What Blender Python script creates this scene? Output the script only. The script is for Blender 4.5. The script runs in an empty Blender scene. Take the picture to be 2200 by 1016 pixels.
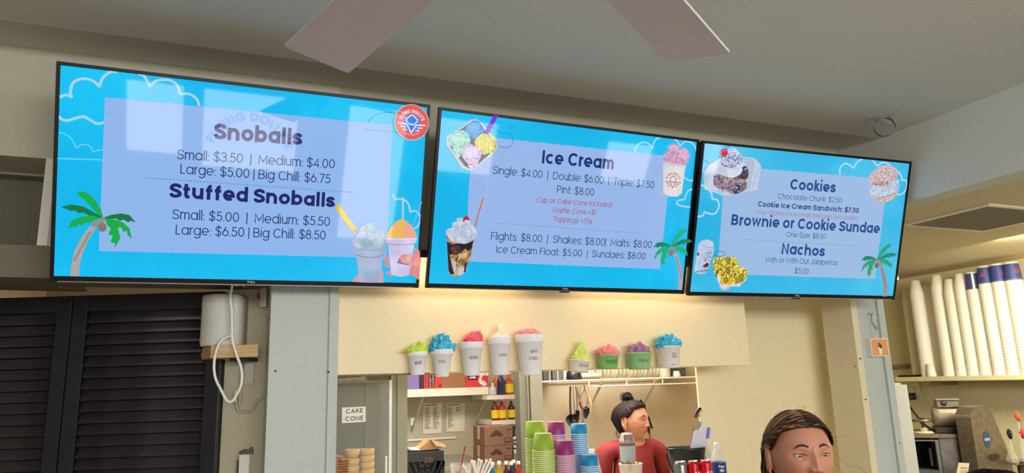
import bpy, bmesh, math, random
from mathutils import Vector, Matrix, noise
from mathutils.bvhtree import BVHTree
random.seed(7)
sc = bpy.context.scene
COL = sc.collection
# ------------------------------------------------------------ camera
CAMZ = 1.70
F = 1502.0
RM = Matrix(((0.92890976, -0.04815664, -0.36716153),
             (-0.36909977, -0.20037557, -0.90753236),
             (-0.02986649, 0.97853491, -0.20390543)))
cam_d = bpy.data.cameras.new('camera'); cam = bpy.data.objects.new('camera', cam_d); COL.objects.link(cam)
cam_d.sensor_width = 36; cam_d.lens = F / 2200 * 36; cam_d.clip_start = 0.05
m4 = RM.to_4x4(); m4.translation = Vector((0, 0, CAMZ)); cam.matrix_world = m4
sc.camera = cam
sc.view_settings.view_transform = 'Standard'; sc.view_settings.look = 'None'
sc.view_settings.gamma = 1.0; sc.view_settings.exposure = 0.0
sc.view_settings.use_curve_mapping = False
sc.cycles.use_denoising = True
sc.cycles.max_bounces = 8; sc.cycles.diffuse_bounces = 5; sc.cycles.glossy_bounces = 3
sc.cycles.transparent_max_bounces = 8; sc.cycles.transmission_bounces = 6
sc.cycles.sample_clamp_indirect = 6.0
# ------------------------------------------------------------ world (daylight outside the windows)
w = bpy.data.worlds.new('daylight'); sc.world = w; w.use_nodes = True
nt = w.node_tree; nt.nodes.clear()
wo = nt.nodes.new('ShaderNodeOutputWorld'); bg = nt.nodes.new('ShaderNodeBackground')
bg.inputs['Color'].default_value = (1.0, 0.93, 0.87, 1); bg.inputs['Strength'].default_value = 5.0
nt.links.new(bg.outputs[0], wo.inputs[0])
def area(name, loc, rot, sx, sy, power, col=(1, 1, 1), spread=180):
    l = bpy.data.lights.new(name, 'AREA'); l.shape = 'RECTANGLE'; l.size = sx; l.size_y = sy
    l.energy = power; l.color = col; l.spread = math.radians(spread)
    o = bpy.data.objects.new(name, l); o.location = loc; o.rotation_euler = rot; COL.objects.link(o); return o
PI = math.pi
# ceiling fixtures of the back room, side room and kitchen
# added daylight panel above the window openings, clear of the screens' reflections
area('window_daylight', (1.2, -2.9, 2.30), (math.radians(74), 0, 0), 4.6, 0.7, 165, (0.96, 0.985, 1.0))
area('back_room_lamp', (1.6, 3.55, CAMZ + 0.70), (0, 0, 0), 1.6, 0.5, 62, (1.0, 0.95, 0.86))
area('side_room_lamp', (0.9, 4.5, CAMZ + 0.70), (0, 0, 0), 0.6, 0.4, 7, (1.0, 0.92, 0.80))
area('kitchen_lamp', (4.25, 2.3, CAMZ + 0.72), (0, -0.55, 0), 0.5, 1.0, 72, (1.0, 0.90, 0.66))

# ------------------------------------------------------------ pixel -> place helpers
def ray(px, py):
    return RM @ Vector((px - 1100, -(py - 508), -F)) / F
O = Vector((0, 0, CAMZ))
def at_t(px, py, t): return O + ray(px, py) * t
def at_y(px, py, Y): r = ray(px, py); return O + r * (Y / r.y)
def at_x(px, py, X): r = ray(px, py); return O + r * (X / r.x)
def at_z(px, py, z): r = ray(px, py); return O + r * ((z - CAMZ) / r.z)
YAW = math.atan2(-0.36716153, 0.90753236)          # azimuth of the viewing direction
class Frame:
    """a vertical (or tilted) plane in the room: local x right, z up, y away from the viewer"""
    def __init__(s, origin, rot): s.o = Vector(origin); s.R = rot.to_matrix() if not isinstance(rot, Matrix) else rot
    def uv(s, px, py):
        n = s.R.col[1]; r = ray(px, py); t = (s.o - O).dot(n) / r.dot(n)
        d = O + r * t - s.o
        return (d.dot(s.R.col[0]), d.dot(s.R.col[2]))
def fr(px, py, t, yaw=YAW):
    return Frame(at_t(px, py, t), Matrix.Rotation(yaw, 3, 'Z'))
def fbase(px, t, z, yaw=YAW):
    """frame standing on height z, straight under/over pixel column px at view depth t"""
    lo, hi = 300, 1500
    for _ in range(40):
        m = (lo + hi) / 2
        if at_t(px, m, t).z > z: lo = m
        else: hi = m
    return Frame(at_t(px, m, t), Matrix.Rotation(yaw, 3, 'Z'))

# ------------------------------------------------------------ materials
def lin(c):
    c = c / 255.0
    return c / 12.92 if c <= 0.04045 else ((c + 0.055) / 1.055) ** 2.4
def rgb(c): return (lin(c[0]), lin(c[1]), lin(c[2]), 1)
_M = {}
def mat(c, rough=0.6, metal=0.0, var=0.06, bump=0.0, scale=40, spec=0.5, emit=0, trans=0, key='', wave=None, alpha=1, sheen=0, sss=0):
    k = (c, rough, metal, var, bump, scale, spec, emit, trans, key, wave, alpha, sheen, sss)
    if k in _M: return _M[k]
    m = bpy.data.materials.new('paint_%d' % len(_M)); m.use_nodes = True; _M[k] = m
    n = m.node_tree; b = n.nodes['Principled BSDF']
    b.inputs['Roughness'].default_value = rough; b.inputs['Metallic'].default_value = metal
    b.inputs['Specular IOR Level'].default_value = spec
    if sss:
        b.inputs['Subsurface Weight'].default_value = sss; b.inputs['Subsurface Radius'].default_value = (0.012, 0.005, 0.003)
        b.inputs['Subsurface Scale'].default_value = 1.0
    tc = n.nodes.new('ShaderNodeTexCoord'); nz = n.nodes.new('ShaderNodeTexNoise')
    nz.inputs['Scale'].default_value = scale; nz.inputs['Detail'].default_value = 4
    if wave:
        mp = n.nodes.new('ShaderNodeMapping'); mp.inputs['Scale'].default_value = wave
        n.links.new(tc.outputs['Object'], mp.inputs[0]); n.links.new(mp.outputs[0], nz.inputs['Vector'])
    else: n.links.new(tc.outputs['Object'], nz.inputs['Vector'])
    cr = n.nodes.new('ShaderNodeValToRGB'); R = rgb(c)
    cr.color_ramp.elements[0].position = 0.3; cr.color_ramp.elements[1].position = 0.7
    cr.color_ramp.elements[0].color = [max(0, x * (1 - var)) for x in R[:3]] + [1]
    cr.color_ramp.elements[1].color = [min(1, x * (1 + var)) for x in R[:3]] + [1]
    n.links.new(nz.outputs['Fac'], cr.inputs[0]); n.links.new(cr.outputs[0], b.inputs['Base Color'])
    if bump:
        bp = n.nodes.new('ShaderNodeBump'); bp.inputs['Strength'].default_value = bump; bp.inputs['Distance'].default_value = 0.003
        n.links.new(nz.outputs['Fac'], bp.inputs['Height']); n.links.new(bp.outputs[0], b.inputs['Normal'])
    if trans: b.inputs['Transmission Weight'].default_value = trans; b.inputs['IOR'].default_value = 1.3
    if alpha < 1: b.inputs['Alpha'].default_value = alpha
    if emit:
        b.inputs['Emission Color'].default_value = R; b.inputs['Emission Strength'].default_value = emit
    return m
def screen_mat(c, grad=None, speck=0.0, scale=60):
    """a lit pixel area of a television: gives off its own colour behind glossy glass"""
    k = ('scr', c, grad, speck, scale)
    if k in _M: return _M[k]
    m = bpy.data.materials.new('screen_%d' % len(_M)); m.use_nodes = True; _M[k] = m
    n = m.node_tree; b = n.nodes['Principled BSDF']
    b.inputs['Base Color'].default_value = (0.004, 0.004, 0.005, 1); b.inputs['Roughness'].default_value = 0.03
    b.inputs['Specular IOR Level'].default_value = 0.5
    b.inputs['Emission Strength'].default_value = 1.0
    b.inputs['Emission Color'].default_value = rgb(c)
    if grad or speck:
        tc = n.nodes.new('ShaderNodeTexCoord'); cr = n.nodes.new('ShaderNodeValToRGB')
        nz = n.nodes.new('ShaderNodeTexNoise'); nz.inputs['Scale'].default_value = scale; nz.inputs['Detail'].default_value = 5
        n.links.new(tc.outputs['Object'], nz.inputs['Vector']); n.links.new(nz.outputs['Fac'], cr.inputs[0])
        if grad: c0, c1 = grad
        else: c0 = tuple(x * (1 - speck) for x in c); c1 = tuple(min(255, x * (1 + speck)) for x in c)
        cr.color_ramp.elements[0].position = 0.38; cr.color_ramp.elements[1].position = 0.62
        cr.color_ramp.elements[0].color = rgb(c0); cr.color_ramp.elements[1].color = rgb(c1)
        n.links.new(cr.outputs[0], b.inputs['Emission Color'])
    return m
def glassy(tint=(230, 240, 240), a=0.25, rough=0.05):
    k = ('glass', tint, a, rough)
    if k in _M: return _M[k]
    m = bpy.data.materials.new('clear_%d' % len(_M)); m.use_nodes = True; _M[k] = m
    n = m.node_tree; b = n.nodes['Principled BSDF']; o = n.nodes['Material Output']
    b.inputs['Base Color'].default_value = rgb(tint); b.inputs['Roughness'].default_value = rough
    t = n.nodes.new('ShaderNodeBsdfTransparent'); mx = n.nodes.new('ShaderNodeMixShader')
    fz = n.nodes.new('ShaderNodeLayerWeight'); fz.inputs['Blend'].default_value = 0.35
    ad = n.nodes.new('ShaderNodeMath'); ad.operation = 'MULTIPLY_ADD'; ad.inputs[1].default_value = 0.6; ad.inputs[2].default_value = a; ad.use_clamp = True
    n.links.new(fz.outputs['Facing'], ad.inputs[0]); n.links.new(ad.outputs[0], mx.inputs[0])
    n.links.new(t.outputs[0], mx.inputs[1]); n.links.new(b.outputs[0], mx.inputs[2]); n.links.new(mx.outputs[0], o.inputs[0])
    return m

# ------------------------------------------------------------ mesh builder
class MB:
    def __init__(s): s.v = []; s.f = []; s.m = []; s.sm = []; s.cur = 0; s.smooth = False
    def add(s, vs, fs, M=None):
        k = len(s.v)
        s.v += [tuple(M @ Vector(p)) if M is not None else tuple(p) for p in vs]
        s.f += [tuple(i + k for i in f) for f in fs]; s.m += [s.cur] * len(fs); s.sm += [s.smooth] * len(fs)
        return s
    def box(s, x0, x1, y0, y1, z0, z1, M=None, bev=0.0):
        if bev <= 0:
            vs = [(x, y, z) for x in (x0, x1) for y in (y0, y1) for z in (z0, z1)]
            return s.add(vs, [(0, 1, 3, 2), (4, 6, 7, 5), (0, 4, 5, 1), (2, 3, 7, 6), (0, 2, 6, 4), (1, 5, 7, 3)], M)
        bm = bmesh.new(); bmesh.ops.create_cube(bm, size=1)
        for v in bm.verts: v.co = Vector(((x0 + x1) / 2 + v.co.x * (x1 - x0), (y0 + y1) / 2 + v.co.y * (y1 - y0), (z0 + z1) / 2 + v.co.z * (z1 - z0)))
        bmesh.ops.bevel(bm, geom=bm.edges[:], offset=bev, segments=2, affect='EDGES', profile=0.6)
        bm.verts.index_update()
        s.add([v.co.copy() for v in bm.verts], [[v.index for v in f.verts] for f in bm.faces], M); bm.free(); return s
    def lathe(s, prof, n=32, M=None, cap=False):
        vs = []; fs = []
        for r, z in prof:
            for i in range(n):
                a = 2 * PI * i / n; vs.append((r * math.cos(a), r * math.sin(a), z))
        for j in range(len(prof) - 1):
            for i in range(n):
                i2 = (i + 1) % n; fs.append((j * n + i, j * n + i2, (j + 1) * n + i2, (j + 1) * n + i))
        if cap:
            fs.append(tuple(range(n - 1, -1, -1))); fs.append(tuple((len(prof) - 1) * n + i for i in range(n)))
        o = s.smooth; s.smooth = True; s.add(vs, fs, M); s.smooth = o; return s
    def tube(s, pts, r, n=8, M=None, cap=True):
        pts = [Vector(p) for p in pts]; rs = r if isinstance(r, (list, tuple)) else [r] * len(pts)
        vs = []; fs = []; prev = None
        for i, p in enumerate(pts):
            d = (pts[min(i + 1, len(pts) - 1)] - pts[max(i - 1, 0)])
            if d.length < 1e-9: d = Vector((0, 0, 1))
            d.normalize()
            if prev is None: a = d.orthogonal().normalized()
            else:
                a = prev - d * prev.dot(d)
                a = a.normalized() if a.length > 1e-6 else d.orthogonal().normalized()
            prev = a; b = d.cross(a)
            for k in range(n):
                t = 2 * PI * k / n; vs.append(p + (a * math.cos(t) + b * math.sin(t)) * rs[i])
        for j in range(len(pts) - 1):
            for k in range(n):
                k2 = (k + 1) % n; fs.append((j * n + k, j * n + k2, (j + 1) * n + k2, (j + 1) * n + k))
        o = s.smooth; s.smooth = True; s.add(vs, fs, M); s.smooth = False
        if cap:
            L_ = (len(pts) - 1) * n
            if rs[0] > .0015: s.add(vs[:n], [tuple(range(n - 1, -1, -1))], M)
            if rs[-1] > .0015: s.add(vs[L_:], [tuple(range(n))], M)
        s.smooth = o; return s
    def prism(s, poly, y0, y1, M=None):
        """polygon in local x,z extruded from y0 to y1"""
        n = len(poly); vs = [(x, y0, z) for x, z in poly] + [(x, y1, z) for x, z in poly]
        fs = [tuple(range(n)), tuple(range(2 * n - 1, n - 1, -1))] + [(i, i + n, (i + 1) % n + n, (i + 1) % n) for i in range(n)]
        return s.add(vs, fs, M)
    def flat(s, poly, y=0.0, M=None):
        return s.add([(x, y, z) for x, z in poly], [tuple(range(len(poly)))], M)
    def build(s, name, mats, parent=None, loc=None, rot=None):
        me = bpy.data.meshes.new(name); me.from_pydata(s.v, [], s.f)
        if not isinstance(mats, (list, tuple)): mats = [mats]
        for m in mats: me.materials.append(m)
        me.polygons.foreach_set('material_index', s.m); me.polygons.foreach_set('use_smooth', s.sm)
        me.update()
        o = bpy.data.objects.new(name, me); COL.objects.link(o)
        if parent is not None: o.parent = parent
        if loc is not None: o.location = loc
        if rot is not None: o.rotation_euler = rot
        return o
def spline(pts, n=6):
    """Catmull-Rom through points"""
    P = [Vector(p) for p in pts]; out = []
    for i in range(len(P) - 1):
        p0 = P[max(i - 1, 0)]; p1 = P[i]; p2 = P[i + 1]; p3 = P[min(i + 2, len(P) - 1)]
        for k in range(n):
            t = k / n
            out.append(0.5 * ((2 * p1) + (-p0 + p2) * t + (2 * p0 - 5 * p1 + 4 * p2 - p3) * t * t + (-p0 + 3 * p1 - 3 * p2 + p3) * t ** 3))
    out.append(P[-1]); return out
def spl2(pts, n=6, closed=False):
    if closed: pts = list(pts) + [pts[0]]
    return [(v.x, v.y) for v in spline([(p[0], p[1], 0) for p in pts], n)]
def ribbon(mb, pts, wd, y=0.0, closed=False, M=None):
    """flat mitred stroke in x,z at depth y"""
    P = [Vector((p[0], p[1])) for p in pts]
    if closed and (P[0] - P[-1]).length < 1e-7: P.pop()
    if len(P) < 2: return
    n = len(P); L = []; Rr = []
    for i in range(n):
        a = P[(i - 1) % n] if (closed or i > 0) else None; c = P[(i + 1) % n] if (closed or i < n - 1) else None
        d1 = (P[i] - a) if a is not None else (c - P[i]); d2 = (c - P[i]) if c is not None else (P[i] - a)
        if d1.length < 1e-9: d1 = d2
        if d2.length < 1e-9: d2 = d1
        if d1.length < 1e-9: return
        d1 = d1.normalized(); d2 = d2.normalized()
        n1 = Vector((-d1.y, d1.x)); n2 = Vector((-d2.y, d2.x)); m = n1 + n2
        if m.length < 0.3: m = n1
        else: m = m.normalized(); m = m / max(0.5, m.dot(n1))
        L.append(P[i] + m * wd / 2); Rr.append(P[i] - m * wd / 2)
    vs = [(p.x, y, p.y) for p in L] + [(p.x, y, p.y) for p in Rr]
    fs = [(i, (i + 1) % n, n + (i + 1) % n, n + i) for i in range(n if closed else n - 1)]
    mb.add(vs, fs, M)

# ------------------------------------------------------------ things
def tag(o, label, cat, group=None):
    o['label'] = label; o['category'] = cat
    if group: o['group'] = group
    return o
def thing(name, label, cat, loc=(0, 0, 0), rot=(0, 0, 0), group=None):
    o = bpy.data.objects.new(name, None); o.empty_display_size = 0.05; COL.objects.link(o)
    o.location = loc
    if isinstance(rot, Matrix): o.rotation_euler = rot.to_euler()
    elif isinstance(rot, (int, float)): o.rotation_euler = (0, 0, rot)
    else: o.rotation_euler = rot
    return tag(o, label, cat, group)
def fthing(name, label, cat, F_, group=None): return thing(name, label, cat, F_.o, F_.R, group)
def struct(o): o['kind'] = 'structure'; return o
def dup(root, loc, label=None, rot=None):
    r = root.copy(); COL.objects.link(r); r.location = loc
    if rot is not None: r.rotation_euler = rot
    if label: r['label'] = label
    for ch in list(root.children):
        c = ch.copy(); COL.objects.link(c); c.parent = r
        for g in ch.children:
            d = g.copy(); COL.objects.link(d); d.parent = c
    return r

# ------------------------------------------------------------ stroke lettering (geometric sans, single width)
def arc(cx, cy, rx, ry, a0, a1, n=None):
    n = n or max(4, int(abs(a1 - a0) / 15))
    return [(cx + rx * math.cos(math.radians(a0 + (a1 - a0) * i / n)), cy + ry * math.sin(math.radians(a0 + (a1 - a0) * i / n))) for i in range(n + 1)]
def glyph(ch, w):
    """returns (strokes, width); stroke heights keep outer limits 0 / .55 / .70"""
    h = w / 2; X = 0.55 - h; C = 0.70 - h; A = 0.75; B = h; D = -0.20 + h; r = 0.275 - h; m = 0.275
    k = r + w * 0.1
    if ch == ' ': return [], 0.20 - w * .5
    if ch == 'o': return [arc(m, m, k, r, 0, 360)], 0.55
    if ch == 'a': return [arc(m, m, k, r, 0, 360), [(m + k, 0.0), (m + k, 0.55)]], 0.55
    if ch == 'b': return [arc(m, m, k, r, 0, 360), [(m - k, 0.0), (m - k, A)]], 0.55
    if ch == 'd': return [arc(m, m, k, r, 0, 360), [(m + k, 0.0), (m + k, A)]], 0.55
    if ch == 'p': return [arc(m, m, k, r, 0, 360), [(m - k, 0.55), (m - k, -0.22)]], 0.55
    if ch == 'g': return [arc(m, m, k, r, 0, 360), [(m + k, 0.55), (m + k, 0.05)] + arc(m, 0.03, k, 0.23, 0, -150)], 0.55
    if ch == 'c': return [arc(m, m, k, r, 48, 312)], 0.50
    if ch == 'e': return [[(m - k, m - h * .3), (m + k, m - h * .3)] + arc(m, m, k, r, 0, 312)], 0.55
    if ch in 'nh':
        rr = 0.20
        return [[(h, 0), (h, 0.55 if ch == 'n' else A)], arc(h + rr, X - rr, rr, rr, 165, 0) + [(h + 2 * rr, 0)]], 2 * rr + w
    if ch == 'ñ': s_, q = glyph('n', w); return s_ + [[(0.1, 0.64), (0.17, 0.69), (0.25, 0.65), (0.33, 0.70)]], q
    if ch == 'm':
        rr = 0.16
        return [[(h, 0), (h, 0.55)], arc(h + rr, X - rr, rr, rr, 165, 0) + [(h + 2 * rr, 0)], arc(h + 3 * rr, X - rr, rr, rr, 165, 0) + [(h + 4 * rr, 0)]], 4 * rr + w
    if ch == 'u': rr = 0.19; return [[(h, 0.55)] + arc(h + rr, B + rr, rr, rr, 180, 360) + [(h + 2 * rr, 0.55)], [(h + 2 * rr, B + rr), (h + 2 * rr, 0)]], 2 * rr + w
    if ch == 'r': return [[(h, 0), (h, 0.55)], arc(h + 0.19, X - 0.19, 0.19, 0.19, 175, 85)], 0.19 + h
    if ch == 'i': return [[(h, 0), (h, 0.55)], [(h, 0.66), (h, 0.66 + max(w, .07))]], w
    if ch == 'l': return [[(h, 0), (h, A)]], w
    if ch == 't': return [[(0.11, 0.70), (0.11, B + .06), (0.15, B), (0.25, B)], [(0, X - .01), (0.25, X - .01)]], 0.25
    if ch == 'f': return [[(0.11, 0)] + [(0.11, 0.6)] + arc(0.23, C - 0.07, 0.12, 0.12, 180, 95), [(0, X - .01), (0.25, X - .01)]], 0.25
    if ch == 'k': return [[(h, 0), (h, A)], [(0.37, 0.55), (h, 0.24)], [(h + .10, 0.30), (0.40, 0)]], 0.40
    if ch == 's': return [[(0.37, X - .10)] + [(0.32, X - .03), (0.21, X), (0.08, X - .05), (0.06, X - .14), (0.13, 0.30), (0.29, 0.25), (0.37, 0.15), (0.34, B + .04), (0.21, B), (0.08, B + .03), (0.03, B + .11)]], 0.41
    if ch == 'v': return [[(h * .7, 0.55), (0.24, B * .8), (0.48 - h * .7, 0.55)]], 0.48
    if ch == 'w': return [[(h * .7, 0.55), (0.19, B * .8), (0.36, 0.55 - h), (0.53, B * .8), (0.72 - h * .7, 0.55)]], 0.72
    if ch == 'y': return [[(h * .7, 0.55), (0.24, 0.04)], [(0.48 - h * .7, 0.55), (0.14, -0.22)]], 0.48
    if ch == 'z': return [[(0.02, X), (0.38, X), (0.04, B), (0.40, B)]], 0.42
    # capitals
    if ch == 'A': return [[(h * .7, 0), (0.32, C), (0.64 - h * .7, 0)], [(0.13, 0.2), (0.51, 0.2)]], 0.64
    if ch == 'B': return [[(h, 0.35), (0.28, 0.35)] + arc(0.28, (C + .35) / 2, 0.17, (C - .35) / 2, -90, 90) + [(h, C), (h, B), (0.31, B)] + arc(0.31, (B + .35) / 2, 0.18, (.35 - B) / 2, -90, 90)[::1]], 0.49 + h
    if ch == 'C': return [arc(0.36, 0.35, 0.36 - h, 0.35 - h, 42, 318)], 0.64
    if ch == 'D': return [[(h, B), (0.24, B)] + arc(0.24, 0.35, 0.35 - h, 0.35 - h, -90, 90) + [(h, C), (h, B)]], 0.59
    if ch == 'E': return [[(0.42, C), (h, C), (h, B), (0.42, B)], [(h, 0.36), (0.38, 0.36)]], 0.44
    if ch == 'F': return [[(0.42, C), (h, C), (h, 0)], [(h, 0.36), (0.38, 0.36)]], 0.43
    if ch == 'G': return [arc(0.36, 0.35, 0.36 - h, 0.35 - h, 45, 352) + [(0.42, 0.33)]], 0.70
    if ch == 'H': return [[(h, 0), (h, 0.70)], [(0.55, 0), (0.55, 0.70)], [(h, 0.36), (0.55, 0.36)]], 0.55 + h
    if ch == 'I': return [[(h, 0), (h, 0.70)]], w
    if ch == 'J': return [[(0.34, 0.70)] + arc(0.19, 0.2, 0.15, 0.2 - h, 0, -170)], 0.36 + h
    if ch == 'K': return [[(h, 0), (h, 0.70)], [(0.46, 0.70), (h, 0.32)], [(h + .12, 0.40), (0.50, 0)]], 0.50
    if ch == 'L': return [[(h, 0.70), (h, B), (0.36, B)]], 0.37
    if ch == 'M': return [[(h, 0), (h, 0.66), (0.36, 0.18), (0.72 - h, 0.66), (0.72 - h, 0)]], 0.72
    if ch == 'N': return [[(h, 0), (h, 0.66), (0.58 - h, 0.04), (0.58 - h, 0.70)]], 0.58
    if ch == 'O': return [arc(0.36, 0.35, 0.36 - h, 0.35 - h, 0, 360)], 0.72
    if ch == 'P': return [[(h, 0), (h, C), (0.27, C)] + arc(0.27, 0.49, 0.19, C - .49, 90, -90) + [(h, 0.49 - (C - .49))]], 0.47 + h
    if ch == 'R': return [[(h, 0), (h, C), (0.27, C)] + arc(0.27, 0.49, 0.19, C - .49, 90, -90) + [(h, 0.49 - (C - .49))], [(0.24, 0.27), (0.46, 0)]], 0.49
    if ch == 'S': return [[(0.46, C - .13), (0.42, C - .04), (0.26, C), (0.10, C - .05), (0.06, C - .16), (0.13, 0.40), (0.38, 0.31), (0.47, 0.20), (0.42, B + .05), (0.26, B), (0.10, B + .03), (0.04, B + .13)]], 0.50
    if ch == 'T': return [[(0, C), (0.50, C)], [(0.25, C), (0.25, 0)]], 0.50
    if ch == 'U': rr = 0.24; return [[(h, 0.70)] + arc(h + rr, B + rr, rr, rr, 180, 360) + [(h + 2 * rr, 0.70)]], 2 * rr + w
    if ch == 'V': return [[(h * .7, 0.70), (0.31, B * .8), (0.62 - h * .7, 0.70)]], 0.62
    if ch == 'W': return [[(h * .7, 0.70), (0.24, B * .8), (0.46, 0.66), (0.68, B * .8), (0.92 - h * .7, 0.70)]], 0.92
    if ch == 'Y': return [[(h * .7, 0.70), (0.29, 0.3), (0.58 - h * .7, 0.70)], [(0.29, 0.3), (0.29, 0)]], 0.58
    # digits
    if ch == '0': return [arc(0.25, 0.35, 0.25 - h, 0.35 - h, 0, 360)], 0.50
    if ch == '1': return [[(0, C), (0.14, C), (0.14, 0)]], 0.14 + h
    if ch == '2': return [arc(0.23, C - .18, 0.2, 0.18, 165, -20) + [(0.05, B), (0.45, B)]], 0.46
    if ch == '3': return [arc(0.22, C - .155, 0.18, 0.155, 160, -90) + arc(0.22, B + .175, 0.21, 0.175, 90, -160)], 0.45
    if ch == '4': return [[(0.37, 0), (0.37, C), (0.04, 0.18), (0.49, 0.18)]], 0.50
    if ch == '5': return [[(0.42, C), (0.11, C), (0.08, 0.38)] + arc(0.22, B + .2, 0.21, 0.2, 120, -155)], 0.45
    if ch == '6': return [arc(0.24, B + .2, 0.22 - h * .3, 0.2, 0, 360), [(0.055, B + .28), (0.26, C)]], 0.48
    if ch == '7': return [[(0.02, C), (0.42, C), (0.14, 0)]], 0.44
    if ch == '8': return [arc(0.24, C - .155, 0.17, 0.155, 0, 360), arc(0.24, B + .175, 0.21, 0.175, 0, 360)], 0.48
    if ch == '9': return [arc(0.24, C - .2, 0.22 - h * .3, 0.2, 0, 360), [(0.425, C - .28), (0.22, 0)]], 0.48
    if ch == '$': s_, q = glyph('S', w); return s_ + [[(0.26, -0.09), (0.26, 0.79)]], q
    if ch == ':': return [[(h, 0), (h, max(w, .07))], [(h, 0.36), (h, 0.36 + max(w, .07))]], w + .01
    if ch == '.': return [[(h, 0), (h, max(w, .07))]], w
    if ch == '|': return [[(h, -0.13), (h, 0.72)]], w
    if ch == '+': return [[(0.02, 0.32), (0.42, 0.32)], [(0.22, 0.12), (0.22, 0.52)]], 0.44
    if ch == '-': return [[(0.02, 0.28), (0.28, 0.28)]], 0.3
    if ch == '¢': s_, q = glyph('c', w); return s_ + [[(0.26, -0.07), (0.30, 0.62)]], q
    if ch == "'": return [[(h, 0.52), (h, 0.72)]], w
    return [], 0.3
def layout(s, w, track=0.07):
    out = []; x = 0; track = track + w * 0.22 + 0.01
    for ch in s:
        st, q = glyph(ch, w)
        if ch in 'sS$': st = [spl2(st[0], 4)] + st[1:]
        if ch in 'ft' and w > .12: st = [[(a * 1.28, b) for a, b in p] for p in st]; q *= 1.28
        out.append((st, x)); x += q + track
    return out, x - track
def text(mb, s, u0, u1, z0, cap, w=0.06, y=0.0, slope=0.0, shear=0.0, fitw=None, track=0.07, jit=0, warp=None):
    """letters from u0 to u1 (baseline z0), capital height cap, in the mb's local x,z"""
    out, W = layout(s, w, track); sx = (u1 - u0) / W; sy = cap / 0.70; k = 0
    for st, x in out:
        dz = random.uniform(-jit, jit) * cap; k += 1
        for p in st:
            y -= 0.000012
            q = [(u0 + (a + x + b * shear) * sx, z0 + b * sy + dz + (a + x) / W * slope) for a, b in p]
            if len(q) > 1:
                cl = (Vector(q[0]) - Vector(q[-1])).length < 1e-6
                if warp:
                    n0 = len(mb.v); ribbon(mb, q, w * (sx + sy) / 2, y, cl)
                    for i in range(n0, len(mb.v)): mb.v[i] = warp(mb.v[i])
                else: ribbon(mb, q, w * (sx + sy) / 2, y, cl)
def arctext(mb, s, cx, cz, rad, a0, a1, cap, w=0.1, y=0.0, mirror=1):
    out, W = layout(s, w, 0.12); sy = cap / 0.7
    for st, x in out:
        for p in st:
            q = []
            for a, b in p:
                ang = math.radians(a0 + (a1 - a0) * (a + x) / W); rr = rad + b * sy * (1 if a1 < a0 else -1)
                q.append((cx + mirror * rr * math.cos(ang), cz + rr * math.sin(ang)))
            if len(q) > 1: ribbon(mb, q, w * sy, y, (Vector(q[0]) - Vector(q[-1])).length < 1e-6)
def emblem(mb, cx, cz, R, y=0.0, mats=(0, 0, 0), disc=True, d=0.0004, text_s=True):
    """round shop emblem: words on an arc, small cloud, V with winged bars. mats: indices (disc, inner, line)"""
    if disc:
        mb.cur = mats[2]; mb.flat(arc(cx, cz, R * 1.03, R * 1.03, 0, 360, 40)[:-1], y)
        mb.cur = mats[0]; mb.flat(arc(cx, cz, R, R, 0, 360, 40)[:-1], y - d)
        mb.cur = mats[1]; mb.flat(arc(cx, cz - R * .05, R * .50, R * .50, 0, 360, 32)[:-1], y - 2 * d)
    mb.cur = mats[2]; yy = y - 3 * d
    arctext(mb, "FLYING DOLLY'S", cx, cz - R * .06, R * .60, 162, 20, R * .20, 0.15, yy)
    cl = []
    for (ax, az, ar, s0, s1) in [(0, .24, .17, 160, 20), (.2, .12, .13, 70, -80), (.08, -.02, .12, -20, -150), (-.08, -.02, .12, -30, -160), (-.2, .12, .13, 250, 110)]:
        cl += arc(cx + ax * R, cz + az * R, ar * R, ar * R, s0, s1, 6)
    ribbon(mb, cl, R * .07, yy, True)
    for sgn in (-1, 1):
        ribbon(mb, [(cx, cz - .62 * R), (cx + sgn * .28 * R, cz - .13 * R), (cx + sgn * .82 * R, cz - .10 * R)], R * .085, yy)
        ribbon(mb, [(cx + sgn * .33 * R, cz - .29 * R), (cx + sgn * .66 * R, cz - .28 * R)], R * .07, yy)
        ribbon(mb, [(cx + sgn * .24 * R, cz - .46 * R), (cx + sgn * .50 * R, cz - .45 * R)], R * .07, yy)
    if text_s: arctext(mb, 'LOVE AT FIRST LICK', cx, cz - R * .0, R * .76, 232, 308, R * .07, 0.12, yy)

# ============================================================ THE SETTING
ZC = CAMZ + 1.11; ZK = CAMZ + 0.765; ZH = CAMZ + 0.37; ZL = CAMZ + 0.474
YW = 2.60
grey_ceil = mat((204, 203, 193), 0.9, var=0.03, bump=0.25, scale=90)
wall_grey = mat((196, 194, 180), 0.9, var=0.03, bump=0.2, scale=80)
cream = mat((238, 220, 178), 0.55, var=0.02, bump=0.06, scale=30)
beige = mat((196, 180, 152), 0.85, var=0.03, bump=0.15, scale=70)
pale = mat((188, 194, 187), 0.6, var=0.03, bump=0.2, scale=60)
trim_w = mat((222, 218, 200), 0.5, var=0.02)
floor_m = mat((120, 112, 100), 0.5, var=0.12, bump=0.1, scale=12)
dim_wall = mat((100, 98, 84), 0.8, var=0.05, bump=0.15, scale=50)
def slab(name, m, *boxes):
    b = MB()
    for x in boxes: b.box(*x)
    return struct(b.build(name, m))
slab('floor', floor_m, (-3.6, 5.6, -3.2, 5.4, -0.06, 0.0))
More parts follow.
